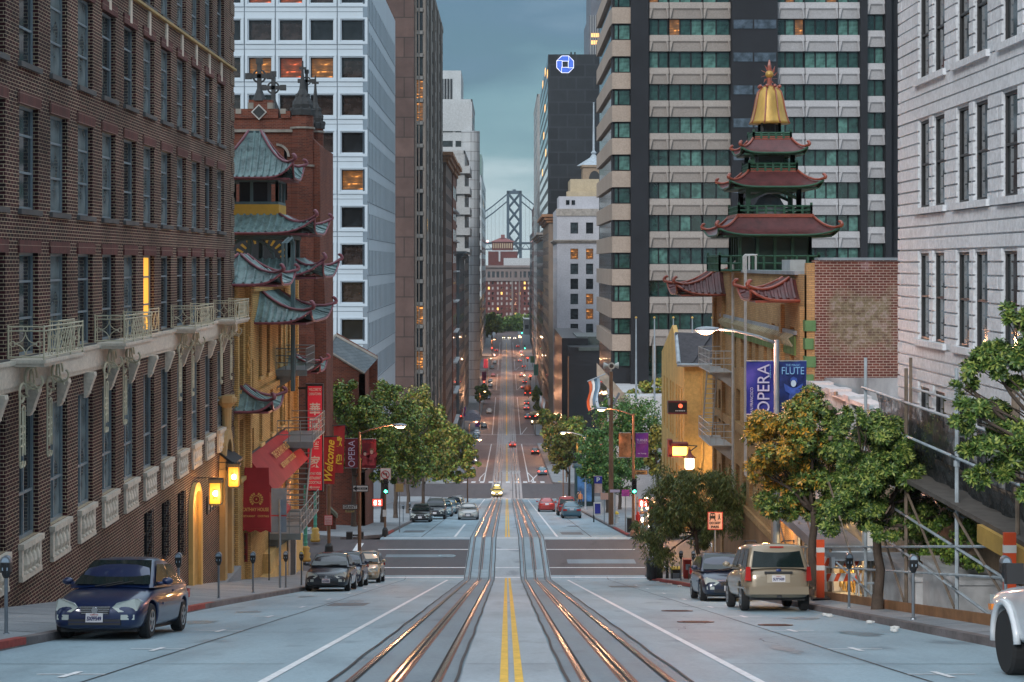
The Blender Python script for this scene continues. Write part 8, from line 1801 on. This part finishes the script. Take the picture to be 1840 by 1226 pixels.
m = MB(); c = lambda a, b: PP(1280.5 + a, 928 + b, d - .085); m.prism([c(-5, -4), c(-3, -6), c(3, -6), c(5, -4)], (0, -.01, 0)); m.prism([c(-5, -1), c(5, -1), c(5, 4), c(-5, 4)], (0, -.01, 0)); m.prism([c(-4, 4), c(-6, 8), c(-4.5, 8), c(-2.5, 4)], (0, -.01, 0)); m.prism([c(4, 4), c(6, 8), c(4.5, 8), c(2.5, 4)], (0, -.01, 0))
for a in (-4.6, -.6, 3.6): m.prism([c(a, -4), c(a + 1, -4), c(a + 1, -1), c(a, -1)], (0, -.01, 0))
m.build('cable_car_symbol', M_sink, o2); m = MB(); c = lambda a, b: PP(1292.5 + a, 929 + b, d - .085); m.prism([c(-.8, -5), c(.8, -5), c(.8, -3.4), c(-.8, -3.4)], (0, -.01, 0)); m.prism([c(-1, -3), c(1, -3), c(1, 1), c(2.4, 5), c(1.2, 5), c(0, 2), c(-1.5, 5), c(-2.6, 5), c(-1, 1)], (0, -.01, 0)); m.build('walker_symbol', M_sink, o2)
def boxthing(name, lab, cat, px0, px1, py0, py1, d, dep, m_, mt=None, top=None, grp=None):
 t = thing(name, lab, cat, (wx((px0 + px1) / 2, d), d, wz(py1, d)), 0, grp); x0, x1, z0, z1 = wx(px0, d), wx(px1, d), wz(py1, d), wz(py0, d); b = MB(); h = z1 - z0
 b.box(x0, x1, d, d + dep, z0, z1); b.build('body', m_, t); MB().box(x0 - .02, x1 + .02, d - .02, d + dep + .02, z1, z1 + .05).build('lid', mt or m_, t); return t
t = thing('litter_bin', 'black ribbed litter bin at the right near corner', 'litter bin', (wx(1171, 83), 83, gz(83) + .2)); x = wx(1171, 83); MB().lathe((x, 83, gz(83) + .15), [(.24, 0), (.27, .1), (.27, .85), (.3, .88), (.3, .95), (.18, 1.05)], 14).build('drum', M_mdark, t); MB().box(x - .12, x + .12, 82.72, 82.76, gz(83) + .85, gz(83) + .98).build('opening', M_sback, t)
t = boxthing('newsrack_cabinet', 'tall dark green cabinet beside the litter bin', 'cabinet', 1178, 1191, 985, 1042, 83, .7, mat('dark_green_cabinet', (.02, .035, .025), .5)); MB().box(wx(1179.5, 83), wx(1189.5, 83), 82.97, 83, wz(1036, 83), wz(992, 83)).build('door', mat('cabinet_door', (.035, .05, .04), .4), t)
t = boxthing('yellow_topped_box', 'dark utility box with yellow lid on the right corner', 'box', 1207, 1223, 1024, 1043, 81, .6, M_mdark, M_ramp); MB().box(wx(1209, 81), wx(1221, 81), 80.96, 81, wz(1040, 81), wz(1030, 81)).build('hatch', M_sback, t)
t = boxthing('red_newspaper_rack', 'red newspaper rack behind the planter', 'news rack', 1229, 1242, 1008, 1040, 79.5, .5, mat('newsrack_red', (.36, .04, .03), .5)); MB().box(wx(1232, 79.5), wx(1240, 79.5), 79.45, 79.5, wz(1024, 79.5), wz(1014, 79.5)).build('window', M_mlens, t)
t = thing('wooden_planter', 'low brown wooden planter box holding the drooping tree', 'planter', (9.0, 77, gz(77) + .2)); m = MB()
for k in range(5): m.box(8.45, 9.65, 76.35, 76.4, gz(77) + .2 + k * .1, gz(77) + .285 + k * .1)
m.box(8.45, 8.5, 76.4, 77.6, gz(77) + .1, gz(77) + .7); m.box(9.6, 9.65, 76.4, 77.6, gz(77) + .1, gz(77) + .7); m.box(8.45, 9.65, 77.55, 77.6, gz(77) + .1, gz(77) + .7); m.build('boards', mat('planter_wood', (.10, .055, .035), .8, var=.3, scale=4), t); MB().box(8.5, 9.6, 76.4, 77.55, gz(77) + .4, gz(77) + .6).build('soil', M_tar, t)
for px, d, lab in ((1199, 82.3, 'short black bollard by the right corner ramp'),): t = thing('bollard', lab, 'bollard', (wx(px, d), d, gz(d) + .2)); MB().lathe((wx(px, d), d, gz(d) + .15), [(.09, 0), (.08, .1), (.06, .75), (.09, .8), (.05, .9)], 10).build('post', M_mdark, t, smooth=True)
d = 84.5; t = thing('signal_pole', 'black traffic signal pole half hidden by the drooping tree', 'traffic light', (wx(1169, d), d, gz(d) + .15)); MB().tube([(wx(1169, d), d, gz(d)), (wx(1169, d), d, wz(910, d))], .07, 8).build('pole', M_mdark, t); MB().box(wx(1163, d), wx(1175, d), d - .2, d, wz(975, d), wz(950, d)).build('signal_back', M_mdark, t)
d = 127; t = thing('fire_hydrant', 'white fire hydrant with yellow cap by the right kerb past the crossing', 'fire hydrant', (wx(1108, d), d, gz(d) + .15)); x = wx(1108, d); MB().lathe((x, d, gz(d) + .15), [(.2, 0), (.14, .08), (.13, .55), (.19, .6), (.19, .68), (.1, .72)], 12).build('barrel', M_swhite, t); MB().lathe((x, d, gz(d) + .86), [(.18, 0), (.16, .1), (.05, .22)], 12).build('cap', M_yel2, t); m = MB(); m.tube([(x - .25, d, gz(d) + .6), (x + .25, d, gz(d) + .6)], .07, 8); m.build('nozzle', M_swhite, t)
M_shop = litmat('shop_glow', (1, .45, .14), 2.2); x0 = OX - .06
MB().box(x0, OX - .02, 107.2, 113.5, gz(108) + .3, gz(106) + 3.1).build('lit_shopfront', M_shop, oc); MB().box(OX + .3, 14, 105.5, 105.58, gz(106) + .3, gz(106) + 2.9).build('lit_shopfront', M_shop, oc)
gd = thing('souvenir_stand', 'cluttered red and white souvenir stand outside the lit corner shop', 'stand', (9.2, 106.5, gz(106) + .25)); cm = [M_sredp, M_swhite, M_goldp, M_lav, M_sod, M_teal2]
for i in range(46):
 x, z, y = 8.4 + rnd.random() * 1.7, gz(106) + .4 + rnd.random() * 2.0, 105.9 + rnd.random() * .9; m = MB(); q = rnd.uniform(.05, .11); m.ball((x, y, z), q, 8, 6, (1, .8, rnd.uniform(.8, 2))); m.build('souvenir', cm[i % 4] if i % 6 else M_sodw, gd)
m = MB()
for k in range(4): m.box(8.3, 10.2, 105.9, 106.9, gz(106) + .3 + k * .55, gz(106) + .33 + k * .55)
for x in (8.3, 10.2): m.tube([(x, 106, gz(106) + .1), (x, 106, gz(106) + 2.5)], .04, 5)
m.build('shelf', M_bronze, gd)
point(9.6, 105.2, gz(106) + 2.3, 120, (1, .5, .2)); point(10.6, 104.3, gz(106) + 1.7, 60, (1, .45, .2))
for i, (px, lab) in enumerate(((1146, 'red standing sign post before the souvenir stand'),)):
 d = 104.6; t = thing('red_stanchion', lab, 'post', (wx(px, d), d, gz(d) + .2)); MB().tube([(wx(px, d), d, gz(d) + .2), (wx(px, d), d, wz(920, d))], .08, 8).build('post', M_sredp, t); MB().lathe((wx(px, d), d, gz(d) + .17), [(.25, 0), (.25, .06), (.1, .1)], 12).build('foot', M_sredp, t); MB().box(wx(px - 4, d), wx(px + 4, d), d - .05, d, wz(935, d), wz(925, d)).build('plate', M_sredp, t)
t = boxthing('corner_litter_bin', 'dark bin with teal lid beside the right far corner lamp', 'litter bin', 1127, 1136, 932, 957, 104.6, .4, M_mdark, M_teal)
d = 132; t = thing('advert_kiosk', 'dark green advertising kiosk with blue poster under the right trees', 'kiosk', (wx(1032, 190), 190, gz(190))); d = 190; x = wx(1040, d) + .6; MB().lathe((x, d, gz(d) + .2), [(1.1, 0), (1.1, 4.3), (1.35, 4.4), (1.3, 4.7), (.3, 5.2)], 14).build('column', mat('kiosk_green', (.02, .05, .06), .4), t); MB().box(x - .8, x + .8, d - 1.25, d - 1.15, gz(d) + .9, gz(d) + 3.8).build('poster', mat('blue_poster', (.04, .13, .30), .6, var=.6, scale=1), t)
d = 135; t = thing('poster_board', 'blue and pink panel with a white curl on the right walk', 'poster', (wx(1074, d), d, gz(d) + .2)); MB().box(wx(1066, d), wx(1082, d), d, d + .2, wz(886, d), wz(856, d)).build('panel', mat('pink_lit_panel', (.55, .36, .30), .6), t); MB().box(wx(1066, d), wx(1082, d), d - .03, d, wz(869, d), wz(856, d)).build('blue_panel', M_bblue, t); letters('p', M_swhite, t, PP(1075, 862, d - .05), RT, UP, 6 * d / F, 8 * d / F, bold=.03); MB().tube([(wx(1067, d), d, gz(d)), (wx(1067, d), d, wz(856, d))], .06, 6).build('post', M_dark, t)
d = 126; t = thing('a_board', 'blue and white pavement board on the right walk beyond the crossing', 'sign', (wx(1074, d), d, gz(d) + .2)); MB().prism([(wx(1067, d), d, wz(926, d)), (wx(1081, d), d, wz(926, d)), (wx(1081, d), d + .3, wz(904, d)), (wx(1067, d), d + .3, wz(904, d))], (0, .04, 0)).build('board', M_swhite, t); MB().prism([(wx(1069, d), d - .02, wz(923, d)), (wx(1079, d), d - .02, wz(923, d)), (wx(1079, d), d + .26, wz(906, d)), (wx(1069, d), d + .26, wz(906, d))], (0, -.01, 0)).build('print', M_bblue, t)
for (px, y0, y1, d, m_, lab) in ((718, 869, 884, 112, mat('amber_sign_back', (.36, .24, .09), .5), 'amber back of a square sign on the left walk under the trees'), (1086, 886, 898, 130, M_pink, 'small pink square sign left of the wooden pole'), (1105, 880, 885, 122, M_lav, 'wide pale name sign right of the wooden pole'), (1124, 880, 892, 108, M_pur, 'purple flat sign beside the green signal')):
 t = thing('street_sign', lab, 'street sign', (wx(px, d), d, gz(d) + .15), 0, 'signs on the far pavements'); w = 7 if y1 - y0 > 8 else 9; MB().tube([(wx(px, d), d + .05, gz(d)), (wx(px, d), d + .05, wz(y0, d))], .04, 6).build('post', M_post, t); MB().box(wx(px - w, d), wx(px + w, d), d - .02, d, wz(y1, d), wz(y0, d)).build('plate', m_, t)
L4 = lamp('lit grey street lamp with a gold banner beyond the crossing on the right', 1052, 783, 172, -2.3, M_lhead, e=700); banner(L4, 1036, 1050, 796, 815, 172, mat('gold_banner', (.45, .26, .06), .6))
for px, yt, d, arm, lab in ((1024, None, 252, -2.0, 'lit lamp at the second crossing, right'), (993, None, 330, -1.5, 'small lit lamp beyond the second crossing, nearest of three'), (986, None, 365, -1.5, 'small lit lamp beyond the second crossing, middle of three'), (977, None, 402, -1.5, 'small lit lamp beyond the second crossing, farthest of three')): lamp(lab, px, yt, d, arm, M_bronze, e=1100)
for px, d, e, lab in ((843, 345, 1500, 'lit lamp on the left kerb of the third block'), (862, 500, 2500, 'lit lamp on the left kerb of the fourth block'), (950, 585, 2500, 'lit lamp on the right kerb of the fourth block'), (876, 690, 3500, 'tiny lit lamp on the left kerb, sixth block'), (943, 720, 3500, 'tiny lit lamp on the right kerb, sixth block'), (884, 860, 4500, 'tiny lit lamp far down the left kerb'), (938, 900, 4500, 'tiny lit lamp far down the right kerb'), (840, 205, 500, 'lit lamp among the left tree row')): lamp(lab, px, None, d, 1.5 if px < 900 else -1.5, M_bronze, e=e * .9)
def sig(lab, px, d, on, h=4.6, sc=1.0):
 t = thing('traffic_signal', lab, 'traffic light', (wx(px, d), d, gz(d)), 0, 'traffic signals at the crossings'); MB().tube([(wx(px, d), d, gz(d)), (wx(px, d), d, gz(d) + h)], .09, 6).build('pole', M_bronze, t); signal_box(t, px, HY + (CZ - gz(d) - h + .2) * F / d, d, on, sc); return t
k1 = sig('red traffic signal under the green street name sign at the second crossing', 1012, 257.5, 'r', 5.4, 1.1); d = 257.5
o2 = MB().box(wx(1002, d), wx(1021, d), d - .2, d - .1, wz(808, d), wz(800.5, d)).build('street_name_sign', M_sgreen, k1); letters('Kearny', M_swhite, o2, PP(1011.5, 804.3, d - .23), RT, UP, 15 * d / F, 5 * d / F, bold=.02); m = MB().tube([(wx(1012, d), d, gz(d) + 5), (wx(1012, d), d, wz(800, d))], .08, 6); m.build('mast', M_bronze, k1)
for px, d, on, lab in ((1018, 278, 'r', 'red traffic signal beyond the second crossing, right'), (828, 446, 'r', 'red signal at the left of the third crossing'), (962, 446, 'r', 'red signal at the right of the third crossing'), (870, 590, 'r', 'red signal left of the fourth crossing'), (953, 622, 'r', 'red signal right of the fourth crossing'), (876, 713, 'r', 'tiny red signal left of the fifth crossing'), (948, 740, 'r', 'tiny red signal right of the fifth crossing'), (884, 828, 'r', 'tiny red signal left of the sixth crossing'), (943, 850, 'g', 'tiny green signal right of the sixth crossing'), (892, 1030, 'r', 'tiny red signal left at the end of the street'), (938, 1040, 'g', 'tiny green signal right at the end of the street')): sig(lab, px, d, on, 5.0, 1.0 if d < 500 else 1.9)
ec_ = put('suv', 'lit white tram like van in the middle of the end of the street', 925, 1045, M_whc, lit=True, name='distant_van', cat='van', group='distant traffic at the end of the street')
kerb_cars = [(-1, 300, M_silver, 'silver car on the left kerb just past the second crossing'), (-1, 335, M_navyc, 'navy car on the left kerb, second in the third block'), (1, 300, M_tealc, 'teal car under the lamplit tree on the right kerb'), (1, 372, M_blackc, 'dark car on the right kerb near the small red one'), (-1, 470, M_blackc, 'dark car beside the grey barrel awning'), (1, 535, M_silver, 'silver car on the right kerb, fourth block'), (-1, 580, M_navyc, 'navy car before the fourth crossing on the left'), (1, 630, M_redc, 'red car on the right kerb before the grey one'), (-1, 665, M_whc, 'white van like car on the left kerb, fifth block'), (1, 700, M_whc, 'white car on the right kerb, fifth block'), (-1, 750, M_blackc, 'dark car on the left kerb, sixth block'), (1, 805, M_silver, 'silver car on the right kerb, sixth block'), (-1, 850, M_silver, 'silver speck of a car on the left kerb near the wood'), (1, 945, M_blackc, 'dark speck of a car on the right kerb near the wood')]
for i, (s_, d_, mm, lb) in enumerate(kerb_cars):
 sr = farb if s_ > 0 else far; dup(sr, (s_ * 6.4, d_, gz(d_) + .01), math.pi if s_ > 0 else 0, lb, 'far cars along the street', ground_tilt(d_) * -s_, {(M_whc if s_ < 0 else M_blackc).name: mm})
for px, d, lab in ((905, 1050, 'distant van left of the middle at the street end'), (915, 1048, 'distant van just left of the lit one at the street end'), (934, 1052, 'distant van at the right of the street end')): dup(ec_, (wx(px, d), d, gz(d)), 0, lab, 'distant traffic at the end of the street', 0, {M_whc.name: M_yelc})
for i, (px, d, y0, y1, m_, lab) in enumerate(((858, 470, 747, 776, M_pur, 'tall violet poster panel on the left walk of the third block'), (870, 640, 668, 684, mat('magenta_banner', (.32, .03, .14), .6), 'magenta banner on the left walk, fourth block'), (873, 700, 645, 662, mat('magenta_banner', (.3, .03, .14)), 'magenta banner farther down the left walk'), (963, 640, 655, 675, M_teal2, 'green banner on the right walk, fourth block'), (957, 760, 640, 652, M_sgreen, 'green banner farther down the right walk'))):
 t = thing('kerbside_banner', lab, 'banner', (wx(px, d), d, gz(d) + .15), 0, 'coloured banners down the street'); MB().tube([(wx(px, d), d, gz(d)), (wx(px, d), d, wz(y0, d))], .1, 6).build('post', M_bronze, t); MB().box(wx(px - 4, d), wx(px + 4, d), d - .06, d, wz(y1, d), wz(y0, d)).build('cloth', m_, t)
d = 452; t = thing('grey_awning', 'grey barrel awning over the left walk at the third crossing', 'awning', (wx(848, d), d, gz(d) + 3)); m = MB(); m.prism([(wx(848, d) + 2.2 * math.cos(a), d, gz(d) + 3.4 + 2.2 * math.sin(a)) for a in [math.pi * i / 10 for i in range(11)]], (0, 9, 0)); m.build('cloth', mat('grey_awning_cloth', (.25, .25, .30), .7), t); m = MB()
for a in (-2.1, 2.1): m.tube([(wx(848, d) + a, d, gz(d)), (wx(848, d) + a, d, gz(d) + 3.4)], .06, 5)
m.build('poles', M_dark, t)
def flag(lab, x, d, z, dx, dz, cols, s=1.0):
 t = thing('flag', lab, 'flag', (x, d, z), 0, 'flags along the street'); MB().tube([(x, d, z), (x + dx, d, z + dz)], .05 * s, 6).build('flag_pole', M_mgrey, t); n = len(cols); m = MB()
 for i, c in enumerate(cols):
  rows = [[(x + dx * (.35 + .6 * (i + j) / n) + .12 * s * math.sin(k * 1.1), d + .25 * s * math.sin(k * .9 + i), z + dz * (.35 + .6 * (i + j) / n) - k * .42 * s) for k in range(7)] for j in (0, 1)]; MB().grid(rows).build('stripe', c, t, smooth=True)
flag('large blue white and orange flag hanging by the sloping plaza parapet', wx(1088, 174), 174, wz(672, 174), -1.9, .6 - 1.4, [M_mlens, flat('flag_blue', (.10, .18, .26), .7), M_swhite, flat('flag_orange', (.50, .10, .03), .7)], 1.25)
flag('small striped flag over the left walk at the third crossing', wx(826, 440), 440, wz(738, 440), 1.6, 1.2, [M_sredp, M_swhite, M_sredp, M_bblue], 1.0)
flag('pale flag over the right walk at the third crossing', wx(985, 440), 440, wz(722, 440), -2.4, 1.8, [M_swhite, M_pink, M_swhite], 1.2)
# scaffolding and site fittings, right
M_scaf = mat('galvanised_tube', (.42, .48, .52), .45, metal=.2, var=.3, scale=2); M_scafw = mat('worn_tube_warm', (.22, .17, .13), .5, metal=.3, var=.4, scale=2)
def netmat():
 if 'debris_net' in MATS: return MATS['debris_net']
 m = bpy.data.materials.new('debris_net'); t, b = nodes(m); setp(b, rough=.7, spec=.2); c = coords(t); t.links.new(ramp(t, noise(t, c, 1.6, 5, .6, (1, .6, 2)), [(.35, (.012, .016, .018)), (.55, (.03, .036, .04)), (.7, (.09, .105, .11))]), b.inputs['Base Color'])
 t.links.new(ramp(t, noise(t, c, 2.4, 5, .7), [(.40, (.55,) * 3), (.55, (.9,) * 3)]), b.inputs['Alpha']); bump(t, b, noise(t, c, 3.0, 3), .8, .15); MATS['debris_net'] = m; return m
sc = thing('scaffolding', 'tube scaffolding with black debris netting along the right walk', 'scaffold', (9.8, 38, gz(38))); ds_ = [27.5, 31.2, 35.4, 39.9, 44.4, 49.2, 54.5, 60.0]
for i, d in enumerate(ds_):
 for j, X in enumerate((9.55, 10.75)):
  zt_ = CZ - (2.5 if d < 46 else 8.4); m = MB().tube([(X, d, gz(d) + .2), (X, d, zt_)], .045, 7); m.lathe((X, d, gz(d) + .19), [(.1, 0), (.1, .03)], 8)
  for z in (CZ - 4.3, CZ - 5.2): m.lathe((X, d, z), [(.07, 0), (.07, .12)], 7)
  m.build('standard', M_scafw if (i + j) % 2 else M_scaf, sc)
for a, b in zip(ds_, ds_[1:]):
 for X in (9.5, 10.8):
  for z in ((-3.3, -4.1, -5.15, -6.0, -6.9) if b < 47 else ()) + (-8.6,):
   MB().tube([(X, a - .2, CZ + z), (X, b + .2, CZ + z)], .032, 6).build('ledger', M_scaf, sc)
  m = MB()
  for h in (1.1, 1.7): m.tube([(X, a, gz(a) + h), (X, b, gz(b) + h)], .032, 6)
  m.build('guard_rail', M_scafw if X > 10 else M_scaf, sc)
 MB().tube([(9.5, a, gz(a) + .4), (9.5, b, min(CZ - 5.3, gz(b) + 3.6))], .032, 6).build('brace', M_scafw, sc)
 MB().tube([(9.55, a, CZ - 8.5), (10.8, a, CZ - 8.5)], .035, 6).build('transom', M_scaf, sc)
for a, b in zip(ds_, ds_[1:]):
 if b < 47: MB().box(9.4, 10.9, a, b, CZ - 5.16, CZ - 5.06).build('deck', mat('scaffold_plank', (.09, .08, .07), .8, var=.3, scale=3), sc)
for i, (a, b) in enumerate(zip(ds_, ds_[1:])):
 if b < 47:
  rows = [[(9.95 - .16 * abs(math.sin(k * .8 + i)) * math.sin(j * .7) - .12 * math.exp(-j), a + (b - a) * k / 12, CZ - 3.45 - j * .27 + .08 * math.sin(k * .5 * 3.14 / 3) * (j == 6)) for k in range(13)] for j in range(7)]
  MB().grid(rows).build('debris_netting', netmat(), sc, smooth=True)
MB().box(9.3, 9.42, 24, 33.0, CZ - 5.5, CZ - 5.15).build('fascia_board', mat('yellow_site_board', (.42, .26, .06), .7), sc)
MB().box(9.35, 9.45, 48, 61, CZ - 8.75, CZ - 8.45).build('deck_edge', M_sback, sc); MB().box(9.45, 10.85, 48, 61, CZ - 8.55, CZ - 8.5).build('shed_roof', M_sback, sc)
o2 = MB().box(wx(1402, 58), wx(1426, 58), 58, 58.04, wz(938, 58), wz(914, 58)).build('site_sign', mat('orange_site_sign', (.60, .10, .04), .6), sc)
for k, s_ in enumerate(('SIDEWALK', 'OPEN')): letters(s_, M_sredp, o2, PP(1414, 922 + k * 8, 57.97), RT, UP, 18 * 58 / F, 4 * 58 / F)
m = MB(); rows = sheet(9.25, 9.4, 26, 60, .2, step=4); m.grid(rows); ds2 = [r[0][1] for r in rows]
for a, b in zip(ds2, ds2[1:]): m.mark(); m.prism([(9.2, a, gz(a) + .18), (9.2, b, gz(b) + .18), (9.2, b, gz(b) + .40), (9.2, a, gz(a) + .40)], (.12, 0, 0))
m.pieces('kick_board', mat('orange_sill_board', (.24, .12, .055), .8, var=.3, scale=2), sc)
M_beige = mat('warm_beige_stone', (.42, .31, .22), .8, var=.15, scale=.8, fine=8)
m = MB(); m.box(XR - .1, XR + .02, 18, 46.6, CZ - 14, CZ - 5.0); m.build('beige_base', M_beige, rb); m = MB(); m.box(XR - .1, XR + .04, 46.8, 63.4, CZ - 14, CZ - 6.4); m.build('beige_base', M_beige, tw)
g = thing('folding_gate', 'gold lit folding lattice gate between white columns under the scaffold', 'gate', (XR - .2, 52, gz(52) + .3)); z0 = gz(50) + .2
MB().box(XR - .16, XR - .12, 49.9, 54.1, gz(54), CZ - 7.6).build('lit_recess', litmat('gate_glow', (1, .58, .16), 1.0), g); m = MB()
for k in range(9): y = 49.9 + k * .5; m.tube([(XR - .2, y, gz(54) + .4), (XR - .2, y + 1.2 if y + 1.2 < 54.2 else 54.1, CZ - 8.6)], .02, 4); m.tube([(XR - .2, y + 1.2 if y + 1.2 < 54.2 else 54.1, gz(54) + .4), (XR - .2, y, CZ - 8.6)], .02, 4)
m.build('lattice', mat('gilt_lattice', (.5, .32, .1), .4, metal=.4), g);
for y in (49.5, 54.3, 57.0): MB().box(XR - .35, XR + .0, y, y + .5, gz(y) - .2, CZ - 7.4).build('column', M_swhite, g)
point(10.2, 52, CZ - 8.9, 150, (1, .62, .28)); point(10.3, 33, CZ - 7.8, 130, (1, .5, .25)); point(10.0, 43, CZ - 8.2, 90, (1, .55, .28)); point(9.9, 64, CZ - 9.6, 140, (1, .5, .16))
M_orange = mat('safety_orange', (.62, .08, .025), .5, var=.1)
for X, d, h, lab in ((9.1, 30.2, 1.75, 'tall orange and white channeliser post next to the white pickup'), (8.95, 47.6, 1.7, 'orange and white channeliser post beside the tan wagon')):
 t = thing('channeliser_post', lab, 'traffic post', (X, d, gz(d) + .2), 0, 'orange and white site posts'); z = gz(d) + .2
 MB().box(X - .11, X + .11, d - .04, d + .04, z, z + h).build('panel', M_orange, t); MB().box(X - .25, X + .25, d - .2, d + .2, z - .02, z + .06).build('foot', M_mdark, t)
 for q in (.55, .85): MB().box(X - .113, X + .113, d - .045, d + .045, z + h * q - .1, z + h * q + .04).build('white_band', M_swhite, t)
t = thing('barricade', 'orange and white striped barricade behind the magnolia trunk', 'barricade', (9.6, 48.4, gz(48) + .3)); z = gz(48.4) + .25
for k in range(2):
 b = MB().box(9.15, 10.3, 48.4, 48.44, z + .45 + k * .45, z + .68 + k * .45).build('board', M_swhite, t)
 for j in range(4): MB().prism([(9.2 + j * .28, 48.39, z + .45 + k * .45), (9.32 + j * .28, 48.39, z + .45 + k * .45), (9.42 + j * .28, 48.39, z + .68 + k * .45), (9.3 + j * .28, 48.39, z + .68 + k * .45)], (0, -.005, 0)).build('stripe', M_orange, b)
m = MB()
for x in (9.25, 10.2): m.tube([(x, 48.3, z), (x, 48.45, z + 1.15)], .03, 5); m.tube([(x, 48.7, z), (x, 48.45, z + 1.15)], .03, 5)
m.build('legs', M_swhite, t)
M_skin = flat('skin', (.42, .25, .18), .6)
def walker(lab, px, d, top, legs, hair, rz):
 X = wx(px, d); t = thing('person', lab, 'person', (X, d, gz(d) + .2), rz, 'people on the right pavement')
 J = [(0, 0, .95), (0, 0, 1.2), (0, 0, 1.42), (0, 0, 1.52), (0, 0, 1.66), (.1, 0, .9), (.11, -.16, .5), (.1, -.1, .06), (.1, -.24, .03), (-.1, 0, .9), (-.11, .1, .5), (-.1, .32, .1), (-.1, .22, .02), (.19, 0, 1.38), (.24, .06, 1.12), (.25, -.06, .88), (-.19, 0, 1.38), (-.24, -.06, 1.12), (-.25, -.16, .9)]
 E = [(0, 1), (1, 2), (2, 3), (3, 4), (0, 5), (5, 6), (6, 7), (7, 8), (0, 9), (9, 10), (10, 11), (11, 12), (2, 13), (13, 14), (14, 15), (2, 16), (16, 17), (17, 18)]
 rr = [.14, .13, .13, .055, .095, .09, .065, .045, .035, .09, .065, .045, .035, .06, .045, .03, .06, .045, .03]
 me = bpy.data.meshes.new('body'); me.from_pydata(J, E, []); o = bpy.data.objects.new('tmp', me); COL.objects.link(o); o.modifiers.new('s', 'SKIN')
 for v, r in zip(me.skin_vertices[0].data if me.skin_vertices else [], rr): v.radius = (r, r)
 if not me.skin_vertices: return
 me.skin_vertices[0].data[0].use_root = True; o.modifiers.new('u', 'SUBSURF').levels = 1
 dg = bpy.context.evaluated_depsgraph_get(); dg.update(); m2 = bpy.data.meshes.new_from_object(o.evaluated_get(dg)); bpy.data.objects.remove(o)
 for mm in (top, legs, M_skin): m2.materials.append(mm)
 for p in m2.polygons: z = p.center.z; p.material_index = 2 if z > 1.47 or (abs(p.center.x) > .2 and z < .95) else 1 if z < .95 else 0; p.use_smooth = True
 link('body', m2, t, True); MB().ball((0, .02, 1.70), .1, 10, 6, (1, 1.05, .9)).build('hair', hair, t, smooth=True, local=True)
walker('person in an orange coat walking on the right pavement by the parked sedan', 1043, 183, flat('orange_coat', (.5, .2, .08), .8), M_mdark, M_bronze, .3)
walker('person in dark clothes walking beside the one in the orange coat', 1039, 187, M_mdark, flat('tan_trousers', (.25, .2, .15), .8), M_mdark, .1)
for i, (X, d) in enumerate(((7.9, 34), (8.0, 36.5), (7.8, 40.5), (7.75, 39.8), (7.6, 62), (7.5, 66), (7.35, 71), (7.7, 33), (7.3, 75), (7.2, 80))):
 t = thing('litter', ['crumpled white paper in the right gutter nearest the pickup', 'small white scrap in the gutter below the green magnolia', 'white paper cup in the gutter below the magnolia', 'white scrap next to the paper cup in the gutter', 'pale scrap in the gutter beyond the small blue car', 'leaf litter scrap farther along the gutter', 'scrap in the gutter near the planter', 'flat white scrap beside the crumpled paper', 'tiny scrap by the corner planter', 'tiny scrap at the right corner ramp'][i], 'litter', (X, d, gz(d) + .01), 0, 'scraps in the right gutter'); m = MB(); R_ = random.Random(i)
 for k in range(4): m.ball((R_.uniform(-.08, .08), R_.uniform(-.05, .05), .04), R_.uniform(.03, .07), 5, 3, (1.4, 1, .6))
 m.build('paper', M_swhite, t, local=True)
# evening haze
hz = MB().box(-2600, 2600, -70, 5100, -3.5, CZ + 125).build('haze', None or flat('haze_shell', (1, 1, 1))); hm = bpy.data.materials.new('haze_air'); hm.use_nodes = True
t = hm.node_tree; t.nodes.clear(); pv = t.nodes.new('ShaderNodeVolumePrincipled'); pv.inputs['Color'].default_value = (.72, .84, .92, 1); pv.inputs['Density'].default_value = .00009; pv.inputs['Anisotropy'].default_value = .2
ou = t.nodes.new('ShaderNodeOutputMaterial'); t.links.new(pv.outputs[0], ou.inputs['Volume']); hz.data.materials.clear(); hz.data.materials.append(hm); hz['kind'] = 'stuff'; hz['label'] = 'thin pale evening haze over the street'
